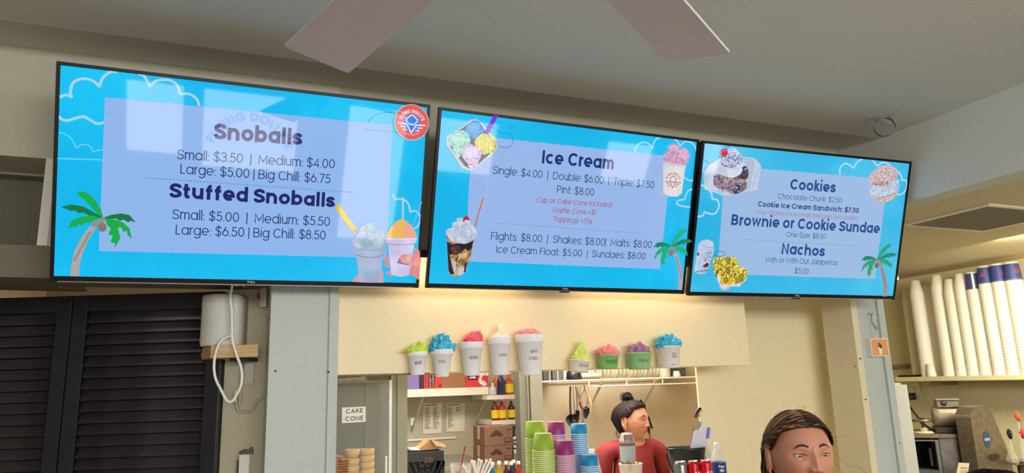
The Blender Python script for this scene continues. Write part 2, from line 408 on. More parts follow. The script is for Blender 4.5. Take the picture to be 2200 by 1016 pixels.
# customer room ceiling, with the last strip before the menu wall pitched slightly up, an added slope to shade it
b = MB(); b.box(-3.5, 2.9, -3.0, 2.34, ZC, ZC + 0.06)
b.add([(-3.5, 2.34, ZC), (2.9, 2.34, ZC), (2.9, 2.6, ZC + 0.035), (-3.5, 2.6, ZC + 0.035),
       (-3.5, 2.34, ZC + .1), (2.9, 2.34, ZC + .1), (2.9, 2.6, ZC + .1), (-3.5, 2.6, ZC + .1)],
      [(0, 1, 2, 3), (4, 7, 6, 5), (0, 4, 5, 1), (2, 6, 7, 3), (0, 3, 7, 4), (1, 5, 6, 2)])
struct(b.build('ceiling', grey_ceil))
slab('ceiling_low', mat((204, 192, 160), 0.85, var=0.03, bump=0.2, scale=60),
     (3.02, 5.5, -3.0, 4.8, ZK, ZK + 0.06), (-1.2, 3.02, 2.9, 5.4, ZK, ZK + 0.06))
slab('trim_1', grey_ceil, (2.9, 3.02, -3.0, 2.6, ZK, ZC + 0.1))            # bulkhead between the two ceiling heights
# menu wall (facing the customers)
nx0 = -0.59
slab('wall_front', mat((186, 181, 160), 0.85, var=.03, bump=.2, scale=80),
     (-3.5, 0.35, YW, YW + 0.2, ZK, ZC + 0.1), (nx0 + 0.028, 0.35, YW, YW + 0.2, ZL, ZK))
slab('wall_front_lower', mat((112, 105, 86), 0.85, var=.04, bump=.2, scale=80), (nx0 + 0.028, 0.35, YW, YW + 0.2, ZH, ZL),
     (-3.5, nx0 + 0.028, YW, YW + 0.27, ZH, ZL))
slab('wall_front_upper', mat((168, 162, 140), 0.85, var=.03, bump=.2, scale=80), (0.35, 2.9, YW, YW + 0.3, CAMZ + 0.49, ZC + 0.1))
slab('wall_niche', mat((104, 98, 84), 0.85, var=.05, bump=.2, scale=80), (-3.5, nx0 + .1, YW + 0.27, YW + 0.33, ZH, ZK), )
slab('trim_2', trim_w, (nx0, nx0 + 0.028, YW - 0.004, YW + 0.2, ZL, ZK))
slab('ceiling_niche', grey_ceil, (-3.5, nx0, YW + 0.2, YW + 0.33, ZK, ZK + 0.05))
# cream header panel over the serving window
hd = MB(); hd.box(0.35, 2.2, YW, YW + 0.3, CAMZ + 0.044, CAMZ + 0.49, bev=0.002)
struct(hd.build('wall_header', cream))
sl = MB(); sl.box(0.35, 0.70, YW + 0.002, YW + 0.012, CAMZ + 0.038, CAMZ + 0.044)
sl.build('header_batten', mat((120, 95, 60), 0.6, wave=(3, 30, 30), var=0.2), None); struct(bpy.data.objects['header_batten'])
bpy.data.objects['header_batten'].name = 'trim_3'
# cream wall right of the serving window and the column beside it
slab('wall_cream', cream, (2.124, 3.10, 2.9, 2.912, 0, ZK))
slab('trim_4', mat((226, 214, 182), 0.5, var=0.02), (2.845, 2.884, YW - 0.008, 2.78, 0, ZK + 0.1))
slab('column_right', pale, (2.884, 3.05, YW, 2.78, 0, ZK + .02))
slab('trim_5', pale, (3.02, 3.062, YW - 0.014, YW, 0, ZK + .02))
slab('column_left', pale, (0.125, 0.35, YW - 0.05, 2.9, 0, ZH + 0.1))
slab('trim_6', pale, (0.322, 0.354, YW - 0.062, YW - 0.05, 0, ZH + 0.1))
for i, (px, py, X) in enumerate([(592, 797, 0), (706, 799, 0), (1850, 770, 1), (1838, 787, 1), (1906, 746, 1), (1861, 858, 1), (1933, 952, 1)]):
    p = at_y(px, py, YW - 0.064 if not X else YW - 0.016)
    if px < 600: p = at_y(px, py, YW - 0.052)
    b = MB(); b.lathe([(0.0001, 0), (0.0035, 0.0005), (0.0038, 0.003)], 10, Matrix.Translation(p) @ Matrix.Rotation(-PI / 2, 4, 'X'))
    s = b.build('screw', mat((90, 85, 78), 0.4, 0.8)); s.parent = bpy.data.objects['column_left' if not X else 'column_right']
# diagonal wall behind the shutters
FD = Vector((-math.sin(YAW), math.cos(YAW), 0))          # horizontal viewing direction
UD = Vector((math.cos(YAW), math.sin(YAW), 0))
def dg(u, d, z): return UD * u + FD * d + Vector((0, 0, z))
u1 = at_t(577, 800, 2.56).dot(UD)
b = MB()
def dbox(b, u0, u_, d0, d1, z0, z1):
    vs = [dg(u, d, z) for u in (u0, u_) for d in (d0, d1) for z in (z0, z1)]
    b.add(vs, [(0, 1, 3, 2), (4, 6, 7, 5), (0, 4, 5, 1), (2, 3, 7, 6), (0, 2, 6, 4), (1, 5, 7, 3)])
dbox(b, -3.6, u1 + 0.11, 2.66, 2.70, 0, ZH)
ur = at_t(490, 800, 2.6).dot(UD)                 # right edge of the shutters
dbox(b, ur + 0.004, u1 + 0.01, 2.60, 2.66, 0, ZH)
struct(b.build('wall_diagonal', mat((186, 178, 150), 0.85, var=0.04, bump=0.2, scale=70)))
# room shell behind the camera
shell = mat((190, 182, 165), 0.85, var=0.03)
slab('wall_left', shell, (-3.6, -3.5, -3.2, 5.4, 0, ZC + .1))
slab('wall_right', mat((206, 196, 152), 0.7, var=0.05, bump=0.3, scale=8, wave=(1, 30, 0.3)), (5.3, 5.4, -3.2, 4.8, 0, ZK))
slab('wall_kitchen', beige, (3.02, 5.3, 4.7, 4.8, 0, ZK))
bx = at_y(1118, 900, 3.9).x; bx2 = at_y(1165, 900, 3.9).x
slab('wall_back', beige, (at_y(1135, 900, 4.3).x, 3.24, 4.30, 4.32, 0, ZK))
slab('wall_store', mat((172, 164, 144), 0.75, var=0.03), (-1.2, 2.6, 5.2, 5.3, 0, ZK))  # shelf's shade put into the wall paint as an even darker tone
slab('wall_store_side', beige, (-1.2, -1.1, 2.9, 5.3, 0, ZK), )
slab('wall_back_side', beige, (3.24, 3.30, 3.62, 4.7, 0, ZK))
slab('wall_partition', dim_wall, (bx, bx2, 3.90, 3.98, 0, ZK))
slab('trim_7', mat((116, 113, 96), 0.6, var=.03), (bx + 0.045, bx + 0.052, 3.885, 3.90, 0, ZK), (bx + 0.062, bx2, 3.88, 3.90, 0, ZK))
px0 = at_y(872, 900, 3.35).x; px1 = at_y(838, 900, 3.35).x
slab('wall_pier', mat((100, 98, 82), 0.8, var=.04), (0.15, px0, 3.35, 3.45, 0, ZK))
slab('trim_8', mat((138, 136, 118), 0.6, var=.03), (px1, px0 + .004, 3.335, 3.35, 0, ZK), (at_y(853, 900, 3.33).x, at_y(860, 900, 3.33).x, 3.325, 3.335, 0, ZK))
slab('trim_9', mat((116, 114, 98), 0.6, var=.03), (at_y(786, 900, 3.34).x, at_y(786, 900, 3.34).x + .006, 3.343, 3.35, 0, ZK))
slab('trim_10', trim_w, (-1.1, bx, 5.185, 5.2, at_y(960, 940, 5.2).z - .008, at_y(960, 940, 5.2).z + .004))
# front of the shop, behind the camera: wall with window openings
wins = [(-1.05, -0.48, 0.95, 1.72), (-0.36, 0.62, 0.85, 1.72), (1.08, 1.78, 0.12, 1.72), (2.2, 3.0, 0.9, 1.6), (4.45, 5.2, 0.95, 1.55)]
b = MB(); x = -3.5
for (a, c, z0, z1) in wins:
    b.box(x, a, -3.1, -3.0, 0, ZC + .1); b.box(a, c, -3.1, -3.0, 0, z0); b.box(a, c, -3.1, -3.0, z1, ZC + .1); x = c
b.box(x, 5.4, -3.1, -3.0, 0, ZC + .1)
struct(b.build('wall_shopfront', shell))
for i, (a, c, z0, z1) in enumerate(wins):
    b = MB(); t = 0.035
    b.box(a, c, -3.07, -3.03, z0, z0 + t); b.box(a, c, -3.07, -3.03, z1 - t, z1); b.box(a, a + t, -3.07, -3.03, z0, z1); b.box(c - t, c, -3.07, -3.03, z0, z1)
    struct(b.build('window_%d' % (i + 1), trim_w))
b = MB(); arctext(b, "FLYING DOLLY'S", 0.13, 1.05, 0.36, 165, 15, 0.085, 0.13, 0, 1)
o = b.build('window_lettering', mat((70, 90, 110), 0.5)); o.location = (0, -3.02, 0); o.parent = bpy.data.objects['window_2']

# ------------------------------------------------------------ air vents
def vent(name, label, x0, x1, y0, y1, z, n, group=None, fm=trim_w, sm=None, yaw=0, slat_n=None):
    t = thing(name, label, 'vent', ((x0 + x1) / 2, (y0 + y1) / 2, z), yaw, group)
    hx = (x1 - x0) / 2; hy = (y1 - y0) / 2; e = 0.025
    f = MB(); f.box(-hx, hx, -hy, -hy + e, -0.008, 0); f.box(-hx, hx, hy - e, hy, -0.008, 0)
    f.box(-hx, -hx + e, -hy + e, hy - e, -0.008, 0); f.box(hx - e, hx, -hy + e, hy - e, -0.008, 0)
    f.build('frame', fm, t)
    d = MB(); d.box(-hx + e, hx - e, -hy + e, hy - e, -0.002, -0.0005); d.build('duct_opening', mat((35, 32, 28), 0.9), t)
    for k in range(n):
        xx = -hx + e + (k + .5) * (2 * hx - 2 * e) / n
        s = MB(); s.box(-0.005, 0.005, -hy + e, hy - e, -0.0008, 0.0008, Matrix.Translation((xx, 0, -0.006)) @ Matrix.Rotation(0.7, 4, 'Y'))
        s.build('slat', sm or fm, t)
    return t
vent('ceiling_vent', 'white ceiling vent with partly clogged louvres above the foam cup shelf', 3.32, 3.95, 2.15, 2.62, ZK, 24, sm=mat((150, 140, 120), .6))
vent('niche_vent', 'narrow dark vent grille in the niche above the black shutters', -1.25, -0.62, YW + .2, YW + .265, ZK, 30, sm=mat((60, 55, 48), .6), fm=mat((140, 135, 120), .6))

# ------------------------------------------------------------ louvred shutters
shut_m = mat((23, 24, 30), 0.33, var=0.3, bump=0.3, scale=14)
slat_m = mat((48, 43, 44), 0.4, var=0.85, bump=0.3, scale=4.5)  # noise patches paint reflected floor light into the slat colour
def shutter(label, ux, wid, rot):
    base = dg(ux, 2.585, 0.0); t = thing('louvred_shutter', label, 'shutter', base, YAW + rot, 'black louvred shutters under the menu screens')
    H = ZH - 0.008; st = 0.055
    for x0 in (0, wid - st):
        f = MB(); f.box(x0, x0 + st, -0.016, 0.016, 0.01, H, bev=0.003); f.build('stile', shut_m, t)
    for z0, z1 in ((H - 0.06, H), (0.01, 0.16)):
        f = MB(); f.box(st, wid - st, -0.014, 0.014, z0, z1, bev=0.003); f.build('rail', shut_m, t)
    bk = MB(); bk.box(st, wid - st, 0.018, 0.021, 0.16, H - 0.06); bk.build('backing', mat((8, 8, 10), 0.8), t)
    me = None; z = H - 0.085
    while z > 0.18:
        if me is None:
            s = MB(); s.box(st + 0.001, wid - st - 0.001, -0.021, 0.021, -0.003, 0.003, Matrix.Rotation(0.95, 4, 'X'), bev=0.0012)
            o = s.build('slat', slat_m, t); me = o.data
        else:
            o = bpy.data.objects.new('slat', me); COL.objects.link(o); o.parent = t
        o.location = (0, 0, z); z -= 0.0398
    return t
ul = at_t(163, 633, 2.6).dot(UD)
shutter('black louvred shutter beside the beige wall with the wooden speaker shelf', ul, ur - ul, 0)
shutter('black louvred shutter at the far left edge with light patches painted on its lower slats', ul - (ur - ul) - 0.004, ur - ul, 0)

# ------------------------------------------------------------ ceiling fan
fan = thing('ceiling_fan', 'ceiling fan with pale mauve blades above the menu screens', 'fan', (0.355, 0.777, CAMZ + 0.70))
blade_m = mat((216, 204, 216), 0.45, var=0.03)
fm_ = mat((200, 190, 190), 0.4)
b = MB(); b.smooth = True
b.lathe([(0.001, -0.09), (0.05, -0.085), (0.075, -0.05), (0.09, -0.01), (0.095, 0.03), (0.06, 0.06), (0.02, 0.07)], 32); b.build('motor', fm_, fan)
b = MB(); b.lathe([(0.012, 0.06), (0.012, 0.36), (0.06, 0.37), (0.07, 0.40), (0.07, 0.41)], 24); b.build('downrod', fm_, fan)
for k in range(5):
    a = math.radians(107 - 72 * k)
    M_ = Matrix.Rotation(a, 4, 'Z') @ Matrix.Rotation(math.radians(9), 4, 'X')
    bl = MB(); w0, w1, L0, L1 = 0.055, 0.074, 0.17, 0.715
    pts = [(L0, -w0), (L0 + .04, -w0 - .006), (L1 - .008, -w1), (L1 - .003, -w1 + .005), (L1, w1 - .005), (L1 - .004, w1), (L0 + .04, w0 + .006), (L0, w0)]
    n = len(pts); vs = [(x, y, -0.003) for x, y in pts] + [(x, y, 0.003) for x, y in pts]
    bl.add(vs, [tuple(range(n)), tuple(range(2 * n - 1, n - 1, -1))] + [(i, (i + 1) % n, (i + 1) % n + n, i + n) for i in range(n)], M_)
    bo = bl.build('blade', blade_m, fan)
    ar = MB(); ar.box(0.08, 0.22, -0.02, 0.02, 0.003, 0.008, M_); ar.build('blade_arm', fm_, bo)

# ------------------------------------------------------------ header light strip behind the screens
lt = thing('light_strip', 'warm light strip fixed to the cream wall behind the menu screens', 'lamp', (1.25, 2.575, CAMZ + 0.475))
b = MB(); b.box(-0.66, 0.66, -0.018, 0.022, 0, 0.03, bev=0.003); b.build('housing', mat((20, 20, 22), 0.5), lt)
b = MB(); b.box(-0.64, 0.64, -0.014, 0.016, -0.006, 0.0); b.build('diffuser', mat((255, 222, 150), 0.5, emit=3.0), lt)
area('strip_glow', (1.28, 2.545, CAMZ + 0.466), (math.radians(4), 0, 0), 1.35, 0.03, 3.1, (1.0, 0.74, 0.46))

# ============================================================ MENU SCREENS
TVS = [([0.0535, 2.4093, 0.335], (0.0034, 0.2839, -0.0049)),
       ([1.1999, 2.4373, 0.3409], (0.0134, 0.2934, 0.0)),
       ([2.3235, 2.4030, 0.3293], (-0.0572, 0.3120, 0.0070))]
TW = 1.1165; TH = TW * 0.5775; BZ = 0.0105
class TV(Frame):
    def __init__(s, i, label):
        p, (yw, ti, ro) = TVS[i]
        R = Matrix.Rotation(yw, 3, 'Z') @ Matrix.Rotation(ti, 3, 'X') @ Matrix.Rotation(ro, 3, 'Y')
        super().__init__(Vector((p[0], p[1], p[2] + CAMZ)), R)
        s.root = thing('television', label, 'television', s.o, R, 'menu televisions on the wall')
        s.pic = MB(); s.mats = []; s.y = -0.0006; s.txt = MB(); s.tm = []; s.dt = MB(); s.dc = (0, 0, 0)
        bz = MB(); e = BZ; hw = TW / 2
        blk = mat((9, 9, 10), 0.4, spec=.25)
        bz.box(-hw, hw, -0.004, 0.012, 0.0, 0.017, bev=0.001); bz.box(-hw, hw, -0.004, 0.012, TH - e, TH, bev=0.001)
        bz.box(-hw, -hw + e, -0.004, 0.012, 0.017, TH - e); bz.box(hw - e, hw, -0.004, 0.012, 0.017, TH - e)
        bz.build('bezel', blk, s.root)
        bk = MB(); bk.box(-hw + .004, hw - .004, 0.012, 0.028, 0.004, TH - .004, bev=0.003); bk.box(-hw * .7, hw * .7, 0.028, 0.06, 0.05, TH * .62, bev=0.006)
        bk.build('back_shell', mat((20, 20, 22), 0.5), s.root)
        gl = MB(); gl.box(-hw + .02, hw - .02, -0.0045, -0.003, -0.0006, 0.0024); gl.build('chrome_strip', mat((190, 190, 200), 0.25, 0.9), s.root)
        lg = MB(); text(lg, 'TCL', -0.012, 0.012, 0.0072, 0.0052, 0.14, -0.0046)
        lg.build('maker_lettering', mat((235, 235, 235), 0.4), s.root)
        br = MB(); br.box(-0.02, 0.02, -0.003, 0.008, -0.006, 0.0, bev=.001); br.build('sensor_tab', blk, s.root)
        arm = MB()
        for sx in (-0.2, 0.2): arm.box(sx - .015, sx + .015, 0.06, 0.10, 0.08, TH * .6)
        arm.build('mount_rail', mat((28, 28, 30), 0.5, 0.5), s.root)
        wb = MB(); yl = (2.599 - p[1] + .10 * math.sin(ti)) / math.cos(ti); wb.box(-.12, .12, .06, yl, .07, .13, bev=.002); wb.build('wall_bracket', mat((28, 28, 30), 0.5, 0.5), s.root)
    def k(s, m):
        if m not in s.mats: s.mats.append(m)
        return s.mats.index(m)
    def up(s): s.y -= 0.00022
    def L(s, pts, C): return [s.uv(*C(*p)) for p in pts]
    def poly(s, pts, C, col, jit=0, cl=True, **kw):
        q = s.L(pts, C)
        if jit:
            r = []
            for i in range(len(q)):
                a = Vector(q[i]); c = Vector(q[(i + 1) % len(q)]); n = max(1, int((c - a).length / 0.006))
                for j in range(n): v = a.lerp(c, j / n); r.append((v.x + random.uniform(-jit, jit), v.y + random.uniform(-jit, jit)))
            q = r
        s.pic.cur = s.k(screen_mat(col, **kw)); s.pic.flat(q, s.y); s.up()
    def blob(s, pts, C, col, **kw): s.poly(spl2(pts, 5, True)[:-1], C, col, **kw)
    def line(s, pts, C, col, wd, smooth=True, closed=False, **kw):
        q = s.L(pts, C)
        if smooth: q = spl2(q, 5)
        q = s.clip(q)
        s.pic.cur = s.k(screen_mat(col, **kw)); ribbon(s.pic, q, wd, s.y, closed); s.up()
    def clip(s, q):
        hw = TW / 2 - BZ; return [(max(-hw, min(hw, a)), max(0.017, min(TH - BZ, c))) for a, c in q]
    def ell(s, cx, cy, rx, ry, C, col, **kw): s.poly(arc(cx, cy, rx, ry, 0, 360, 22)[:-1], C, col, **kw)
    def specks(s, cx, cy, rx, ry, C, cols, n, size, seed=0):
        rd = random.Random(seed)
        for i in range(n):
            a = rd.uniform(0, 6.28); r = math.sqrt(rd.random()); x = cx + rx * r * math.cos(a); y = cy + ry * r * math.sin(a)
            th = rd.uniform(0, 3.14); l = size * rd.uniform(.6, 1.4); wd = size * rd.uniform(.25, .5)
            ca, sa = math.cos(th), math.sin(th)
            q = [(x + l * ca - wd * sa, y + l * sa + wd * ca), (x - l * ca - wd * sa, y - l * sa + wd * ca), (x - l * ca + wd * sa, y - l * sa - wd * ca), (x + l * ca + wd * sa, y + l * sa - wd * ca)]
            s.pic.cur = s.k(screen_mat(rd.choice(cols))); s.pic.flat(s.L(q, C), s.y - 0.00001 * (i % 20))
        s.up()
    def words(s, str_, p0, p1, cappx, wt, col, shear=0.0):
        a = s.uv(*p0); c = s.uv(*p1); d = s.uv((p0[0] + p1[0]) / 2, (p0[1] + p1[1]) / 2 - cappx); mid = ((a[0] + c[0]) / 2, (a[1] + c[1]) / 2)
        if col not in s.tm: s.tm.append(col)
        s.txt.cur = s.tm.index(col)
        text(s.txt, str_, a[0], c[0], a[1], d[1] - mid[1], wt, 0, c[1] - a[1], shear)
    def dots(s, p0, p1, n, col, r=0.0026):
        a = Vector(s.uv(*p0)); c = Vector(s.uv(*p1))
        s.dc = col
        for i in range(n):
            v = a.lerp(c, i / (n - 1)); s.dt.flat(arc(v.x, v.y, r, r, 0, 360, 8)[:-1], 0)
    def done(s):
        o = s.pic.build('screen_picture', s.mats, s.root)
        t = s.txt.build('menu_lettering', [screen_mat(c) for c in s.tm], s.root); t.location = (0, s.y - 0.0003, 0); t['kind'] = 'stuff'
        d = s.dt.build('dotted_line', screen_mat(s.dc), s.root); d.location = (0, s.y - 0.0003, 0); d['kind'] = 'stuff'
def CR(x0, y0, sc_): return lambda x, y: (x0 + x / sc_, y0 + y / sc_)
PX = lambda x, y: (x, y)
P1 = CR(0, 100, 1.882); P2 = CR(500, 170, 2.161); P3 = CR(900, 200, 2.2075); P4 = CR(1200, 240, 2.418); P5 = CR(1460, 280, 2.673)
CLOUD = (172, 208, 250)
# palm drawing, in the first screen's crop coordinates
PALM = dict(
    trunk=[(365, 725), (392, 728), (362, 775), (337, 830), (323, 880), (321, 934), (286, 934), (290, 880), (305, 820), (332, 770)],
    leaves=[([(310, 588), (345, 586), (385, 618), (410, 660), (419, 692), (400, 682), (385, 664), (372, 652), (366, 640), (352, 632), (345, 618), (330, 612)], 1),
            ([(247, 648), (290, 638), (340, 647), (390, 675), (418, 692), (385, 694), (352, 678), (335, 670), (322, 674), (302, 662), (287, 664), (268, 656)], 0),
            ([(273, 738), (290, 705), (330, 687), (380, 683), (405, 692), (375, 706), (362, 714), (346, 710), (337, 722), (318, 718), (307, 730), (295, 728)], 1),
            ([(418, 692), (450, 680), (490, 674), (525, 681), (551, 711), (530, 704), (520, 710), (500, 699), (486, 705), (470, 695), (440, 697)], 0),
            ([(418, 695), (460, 697), (500, 711), (525, 735), (534, 777), (516, 760), (514, 745), (498, 748), (492, 731), (473, 733), (460, 715)], 1),
            ([(425, 692), (455, 708), (480, 738), (488, 775), (463, 816), (467, 795), (448, 790), (457, 765), (440, 757), (449, 735), (433, 720)], 1)],
    nuts=[(388, 717, 14), (412, 704, 13), (415, 730, 18)])
def palm(tv, tv0, crown=None, sx=1.0, sy=1.0, cols=((12, 120, 60), (15, 170, 70), (176, 166, 160), (130, 118, 112))):
    c0 = Vector(tv0.uv(*P1(418, 692)))
    c1 = Vector(tv.uv(*crown)) if crown else c0
    def Mp(pts):
        out = []
        for p in pts:
            v = Vector(tv0.uv(*P1(*p))) - c0
            out.append((c1.x + v.x * sx, max(0.018, c1.y + v.y * sy)))
        return out
    def pl(q, c):
        tv.pic.cur = tv.k(screen_mat(c)); tv.pic.flat(q, tv.y); tv.up()
    pl(Mp(PALM['trunk']), cols[2])
    tv.pic.cur = tv.k(screen_mat((90, 75, 80)))
    for i in range(14):
        x = 366 - i * 4.6 - (i * .12) ** 2; y = 748 + i * 8.6
        ribbon(tv.pic, Mp([(x - 10 + i * .2, y + 5), (x + 6, y)]), 0.0016, tv.y)
    tv.up()
    for q, k in PALM['leaves']: pl(Mp(q), cols[k])
    for x, y, r in PALM['nuts']: pl(Mp(arc(x, y, r, r, 0, 360, 16)[:-1]), cols[3] if r == 18 else (150, 138, 130))
def backdrop(tv, col, panel, pc, grad):
    hw = TW / 2 - BZ
    tv.pic.cur = tv.k(screen_mat(col, grad=grad, scale=2.2)); tv.pic.flat([(-hw, 0.017), (hw, 0.017), (hw, TH - BZ), (-hw, TH - BZ)], tv.y); tv.up()
    tv._panel = lambda: (tv.poly(panel, PX, pc, jit=0.0011), None)

# ---- screen 1: snoballs
t1 = TV(0, 'menu television listing snoball prices, leftmost of the three on the wall')
backdrop(t1, (0, 188, 240), [(226, 209), (842, 269), (830, 554), (213, 539)], (142, 181, 235), ((0, 182, 238), (10, 196, 246)))
for q in ([(238, 208), (252, 200), (270, 196), (291, 206)], [(291, 206), (285, 180), (298, 145), (335, 130), (375, 138), (403, 163)], [(403, 163), (415, 128), (445, 104), (475, 99)],
          [(560, 108), (583, 120), (607, 163)], [(607, 163), (630, 140), (680, 135), (715, 155), (728, 193)], [(728, 193), (765, 192), (795, 212), (806, 240)]):
    t1.line(q, P1, CLOUD, 0.0075)
t1.line([(236, 278), (250, 294), (275, 299), (305, 290), (340, 284), (370, 300), (395, 312), (425, 306)], P1, CLOUD, 0.0075)
t1.line([(230, 348), (262, 353), (290, 375), (309, 410)], P1, (120, 205, 250), 0.003); t1.line([(309, 410), (335, 396), (362, 401), (378, 427)], P1, (120, 205, 250), 0.003)
t1.line([(378, 427), (395, 420), (415, 418)], P1, (120, 205, 250), 0.003); t1.line([(225, 452), (412, 458)], P1, (120, 205, 250), 0.0035)
t1.line([(740, 155), (690, 158), (650, 175), (625, 205), (613, 232)], P2, (30, 110, 190), 0.0021)
A1 = CR(720, 420, 5.345)
for q in ([(655, -20), (685, 48)], [(685, 48), (745, 38), (815, 65), (850, 130), (855, 190)], [(855, 190), (905, 176), (955, 205), (978, 265), (950, 345), (895, 385)]): t1.line(q, A1, CLOUD, 0.006)
t1._panel()
t1.line([(613, 232), (660, 238), (745, 245), (900, 262)], P2, (30, 110, 190), 0.0013)
palm(t1, t1)
# yellow straw, clear cup, foam cup with a hand
t1.poly([(20, 82), (60, 125), (245, 385), (238, 443), (205, 415), (12, 165)], A1, (232, 205, 30))
t1.poly([(205, 375), (245, 385), (238, 443), (205, 415)], A1, (214, 180, 60))
t1.line([(775, 20), (772, 268)], A1, (170, 205, 240), 0.0075, False); t1.line([(768, 210), (770, 268)], A1, (190, 170, 190), 0.003, False)
t1.line([(1000, 70), (880, 362)], A1, (150, 165, 215), 0.0035, False)
SK = (222, 140, 140)
t1.blob([(905, 600), (965, 650), (960, 950), (900, 920), (835, 890), (845, 790), (900, 700)], A1, SK)
for q in ([(600, 665), (615, 760), (590, 765), (562, 740), (575, 690)], [(610, 765), (620, 820), (590, 822), (566, 795), (580, 770)], [(630, 858), (645, 912), (615, 915), (588, 890), (600, 868)]): t1.blob(q, A1, SK)
t1.poly([(582, 480), (936, 480), (925, 545), (905, 548), (840, 912), (740, 930), (640, 908), (600, 548), (580, 540)], A1, (205, 200, 232), grad=((196, 190, 226), (214, 210, 240)), scale=14)
t1.line([(582, 545), (700, 562), (830, 560), (925, 545)], A1, (60, 60, 90), 0.0012)
t1.line([(582, 492), (760, 500), (930, 488)], A1, (235, 232, 250), 0.002)
t1.poly([(578, 462), (625, 370), (690, 300), (768, 264), (845, 320), (890, 370), (935, 462), (920, 480), (760, 486), (600, 476)], A1, (238, 186, 70), grad=((238, 190, 40), (240, 176, 110)), scale=10)
t1.blob([(790, 275), (850, 325), (890, 375), (935, 462), (900, 480), (800, 484), (780, 400)], A1, (240, 168, 140))
t1.blob([(700, 770), (745, 690), (800, 672), (905, 680), (960, 700), (952, 842), (845, 790), (770, 785)], A1, (232, 158, 150), speck=.06, scale=60)
t1.blob([(700, 770), (735, 715), (760, 760), (850, 790), (800, 792)], A1, (150, 120, 160))
t1.blob([(805, 705), (845, 690), (858, 720), (845, 748), (808, 742)], A1, (236, 180, 176))
for x in (880, 905, 925): t1.line([(x, 700), (x + 4, 745)], A1, (190, 110, 110), 0.0008)
t1.poly([(258, 905), (190, 985), (300, 992), (400, 995), (545, 996), (543, 858), (515, 855), (480, 905)], A1, (222, 150, 160))
t1.poly([(200, 570), (585, 570), (560, 660), (545, 700), (500, 992), (280, 988), (232, 690), (205, 620)], A1, (165, 182, 210), grad=((150, 172, 202), (178, 192, 222)), scale=12)
t1.line([(222, 672), (330, 702), (440, 706), (552, 680)], A1, (50, 60, 90), 0.0013)
t1.line([(205, 575), (330, 620), (470, 615), (585, 575)], A1, (95, 110, 140), 0.0012)
t1.blob([(185, 515), (235, 470), (265, 390), (330, 325), (405, 310), (465, 360), (530, 375), (560, 450), (582, 530), (560, 590), (470, 612), (330, 616), (225, 585), (200, 545)], A1, (170, 192, 212), grad=((150, 176, 198), (190, 208, 228)), scale=30)
t1.specks(390, 470, 150, 110, A1, [(150, 172, 192), (190, 208, 225)], 26, 14, 3)
# emblem
cu = t1.uv(*CR(820, 200, 8.467)(531, 536)); cr_ = abs(t1.uv(*CR(820, 200, 8.467)(836, 540))[0] - cu[0])
ko, kb, kw = t1.k(screen_mat((226, 92, 84))), t1.k(screen_mat((52, 130, 238))), t1.k(screen_mat((215, 225, 250)))
emblem(t1.pic, cu[0], cu[1], cr_, t1.y, (ko, kb, kw), d=0.00022); t1.y -= 0.0012
NV = (22, 32, 98); DK = (28, 40, 92); RD = (168, 62, 82)
t1.words('Snoballs', (461, 299), (646, 312), 33.6, 0.167, (48, 44, 118))
t1.words('Small: $3.50  |  Medium: $4.00', (381, 342), (717.5, 362), 20.3, 0.073, DK)
t1.words('Large: $5.00 | Big Chill: $6.75', (388, 373), (708, 394), 20.3, 0.073, DK)
t1.dots((315, 382), (756, 413), 66, (96, 150, 205))
t1.words('Stuffed Snoballs', (366, 424), (716, 445), 30.2, 0.167, NV)
t1.words('Small: $5.00  |  Medium: $5.50', (371, 470), (707, 485), 20.3, 0.073, DK)
t1.words('Large: $6.50 | Big Chill: $8.50', (378, 503), (698, 514), 20.3, 0.073, DK)
t1.done()

# ---- screen 2: ice cream
t2 = TV(1, 'menu television listing ice cream prices, in the middle of the three')
backdrop(t2, (0, 185, 236), [(1014, 291), (1443, 336), (1417, 578), (998, 561)], (150, 182, 232), ((0, 180, 234), (14, 194, 243)))
for q in ([(400, 215), (400, 185), (430, 160), (465, 165), (486, 190)], [(486, 190), (500, 150), (530, 128)], [(600, 130), (632, 180)], [(632, 180), (655, 155), (690, 160), (712, 190), (715, 205)], [(612, 480), (620, 462), (655, 455)], [(655, 455), (668, 415), (700, 400)], [(612, 480), (650, 492), (690, 495)], [(650, 340), (680, 358), (703, 352)]):
    t2.line(q, P4, CLOUD, 0.0065)
t2._panel()
B1 = CR(940, 230, 6.775)
t2.line([(800, 290), (860, 320), (915, 388)], B1, (20, 120, 200), 0.0018); t2.line([(915, 388), (980, 375), (1050, 400), (1084, 450), (1084, 540), (1010, 590), (880, 572)], B1, (20, 120, 200), 0.0018)
t2.line([(1020, 300), (1050, 283), (1110, 290), (1125, 305), (1080, 318), (1030, 312)], B1, (20, 120, 200), 0.0014)
t2.line([(300, 560), (318, 480), (325, 330)], CR(900, 200, 2.2075), (176, 202, 246), 0.001)
t2.poly([(125, 430), (290, 330), (485, 180), (560, 172), (640, 230), (760, 380), (860, 470), (872, 590), (780, 700), (540, 905), (460, 920), (350, 890), (180, 640), (122, 555)], B1, (196, 196, 208), grad=((180, 182, 196), (212, 212, 222)), scale=25)
t2.poly([(165, 440), (300, 350), (500, 205), (560, 200), (640, 270), (735, 400), (840, 500), (845, 590), (750, 690), (530, 880), (460, 895), (390, 860), (210, 620), (165, 540)], B1, (70, 74, 92))
t2.poly([(812, 116), (883, 122), (735, 392), (690, 345)], B1, (126, 40, 206))
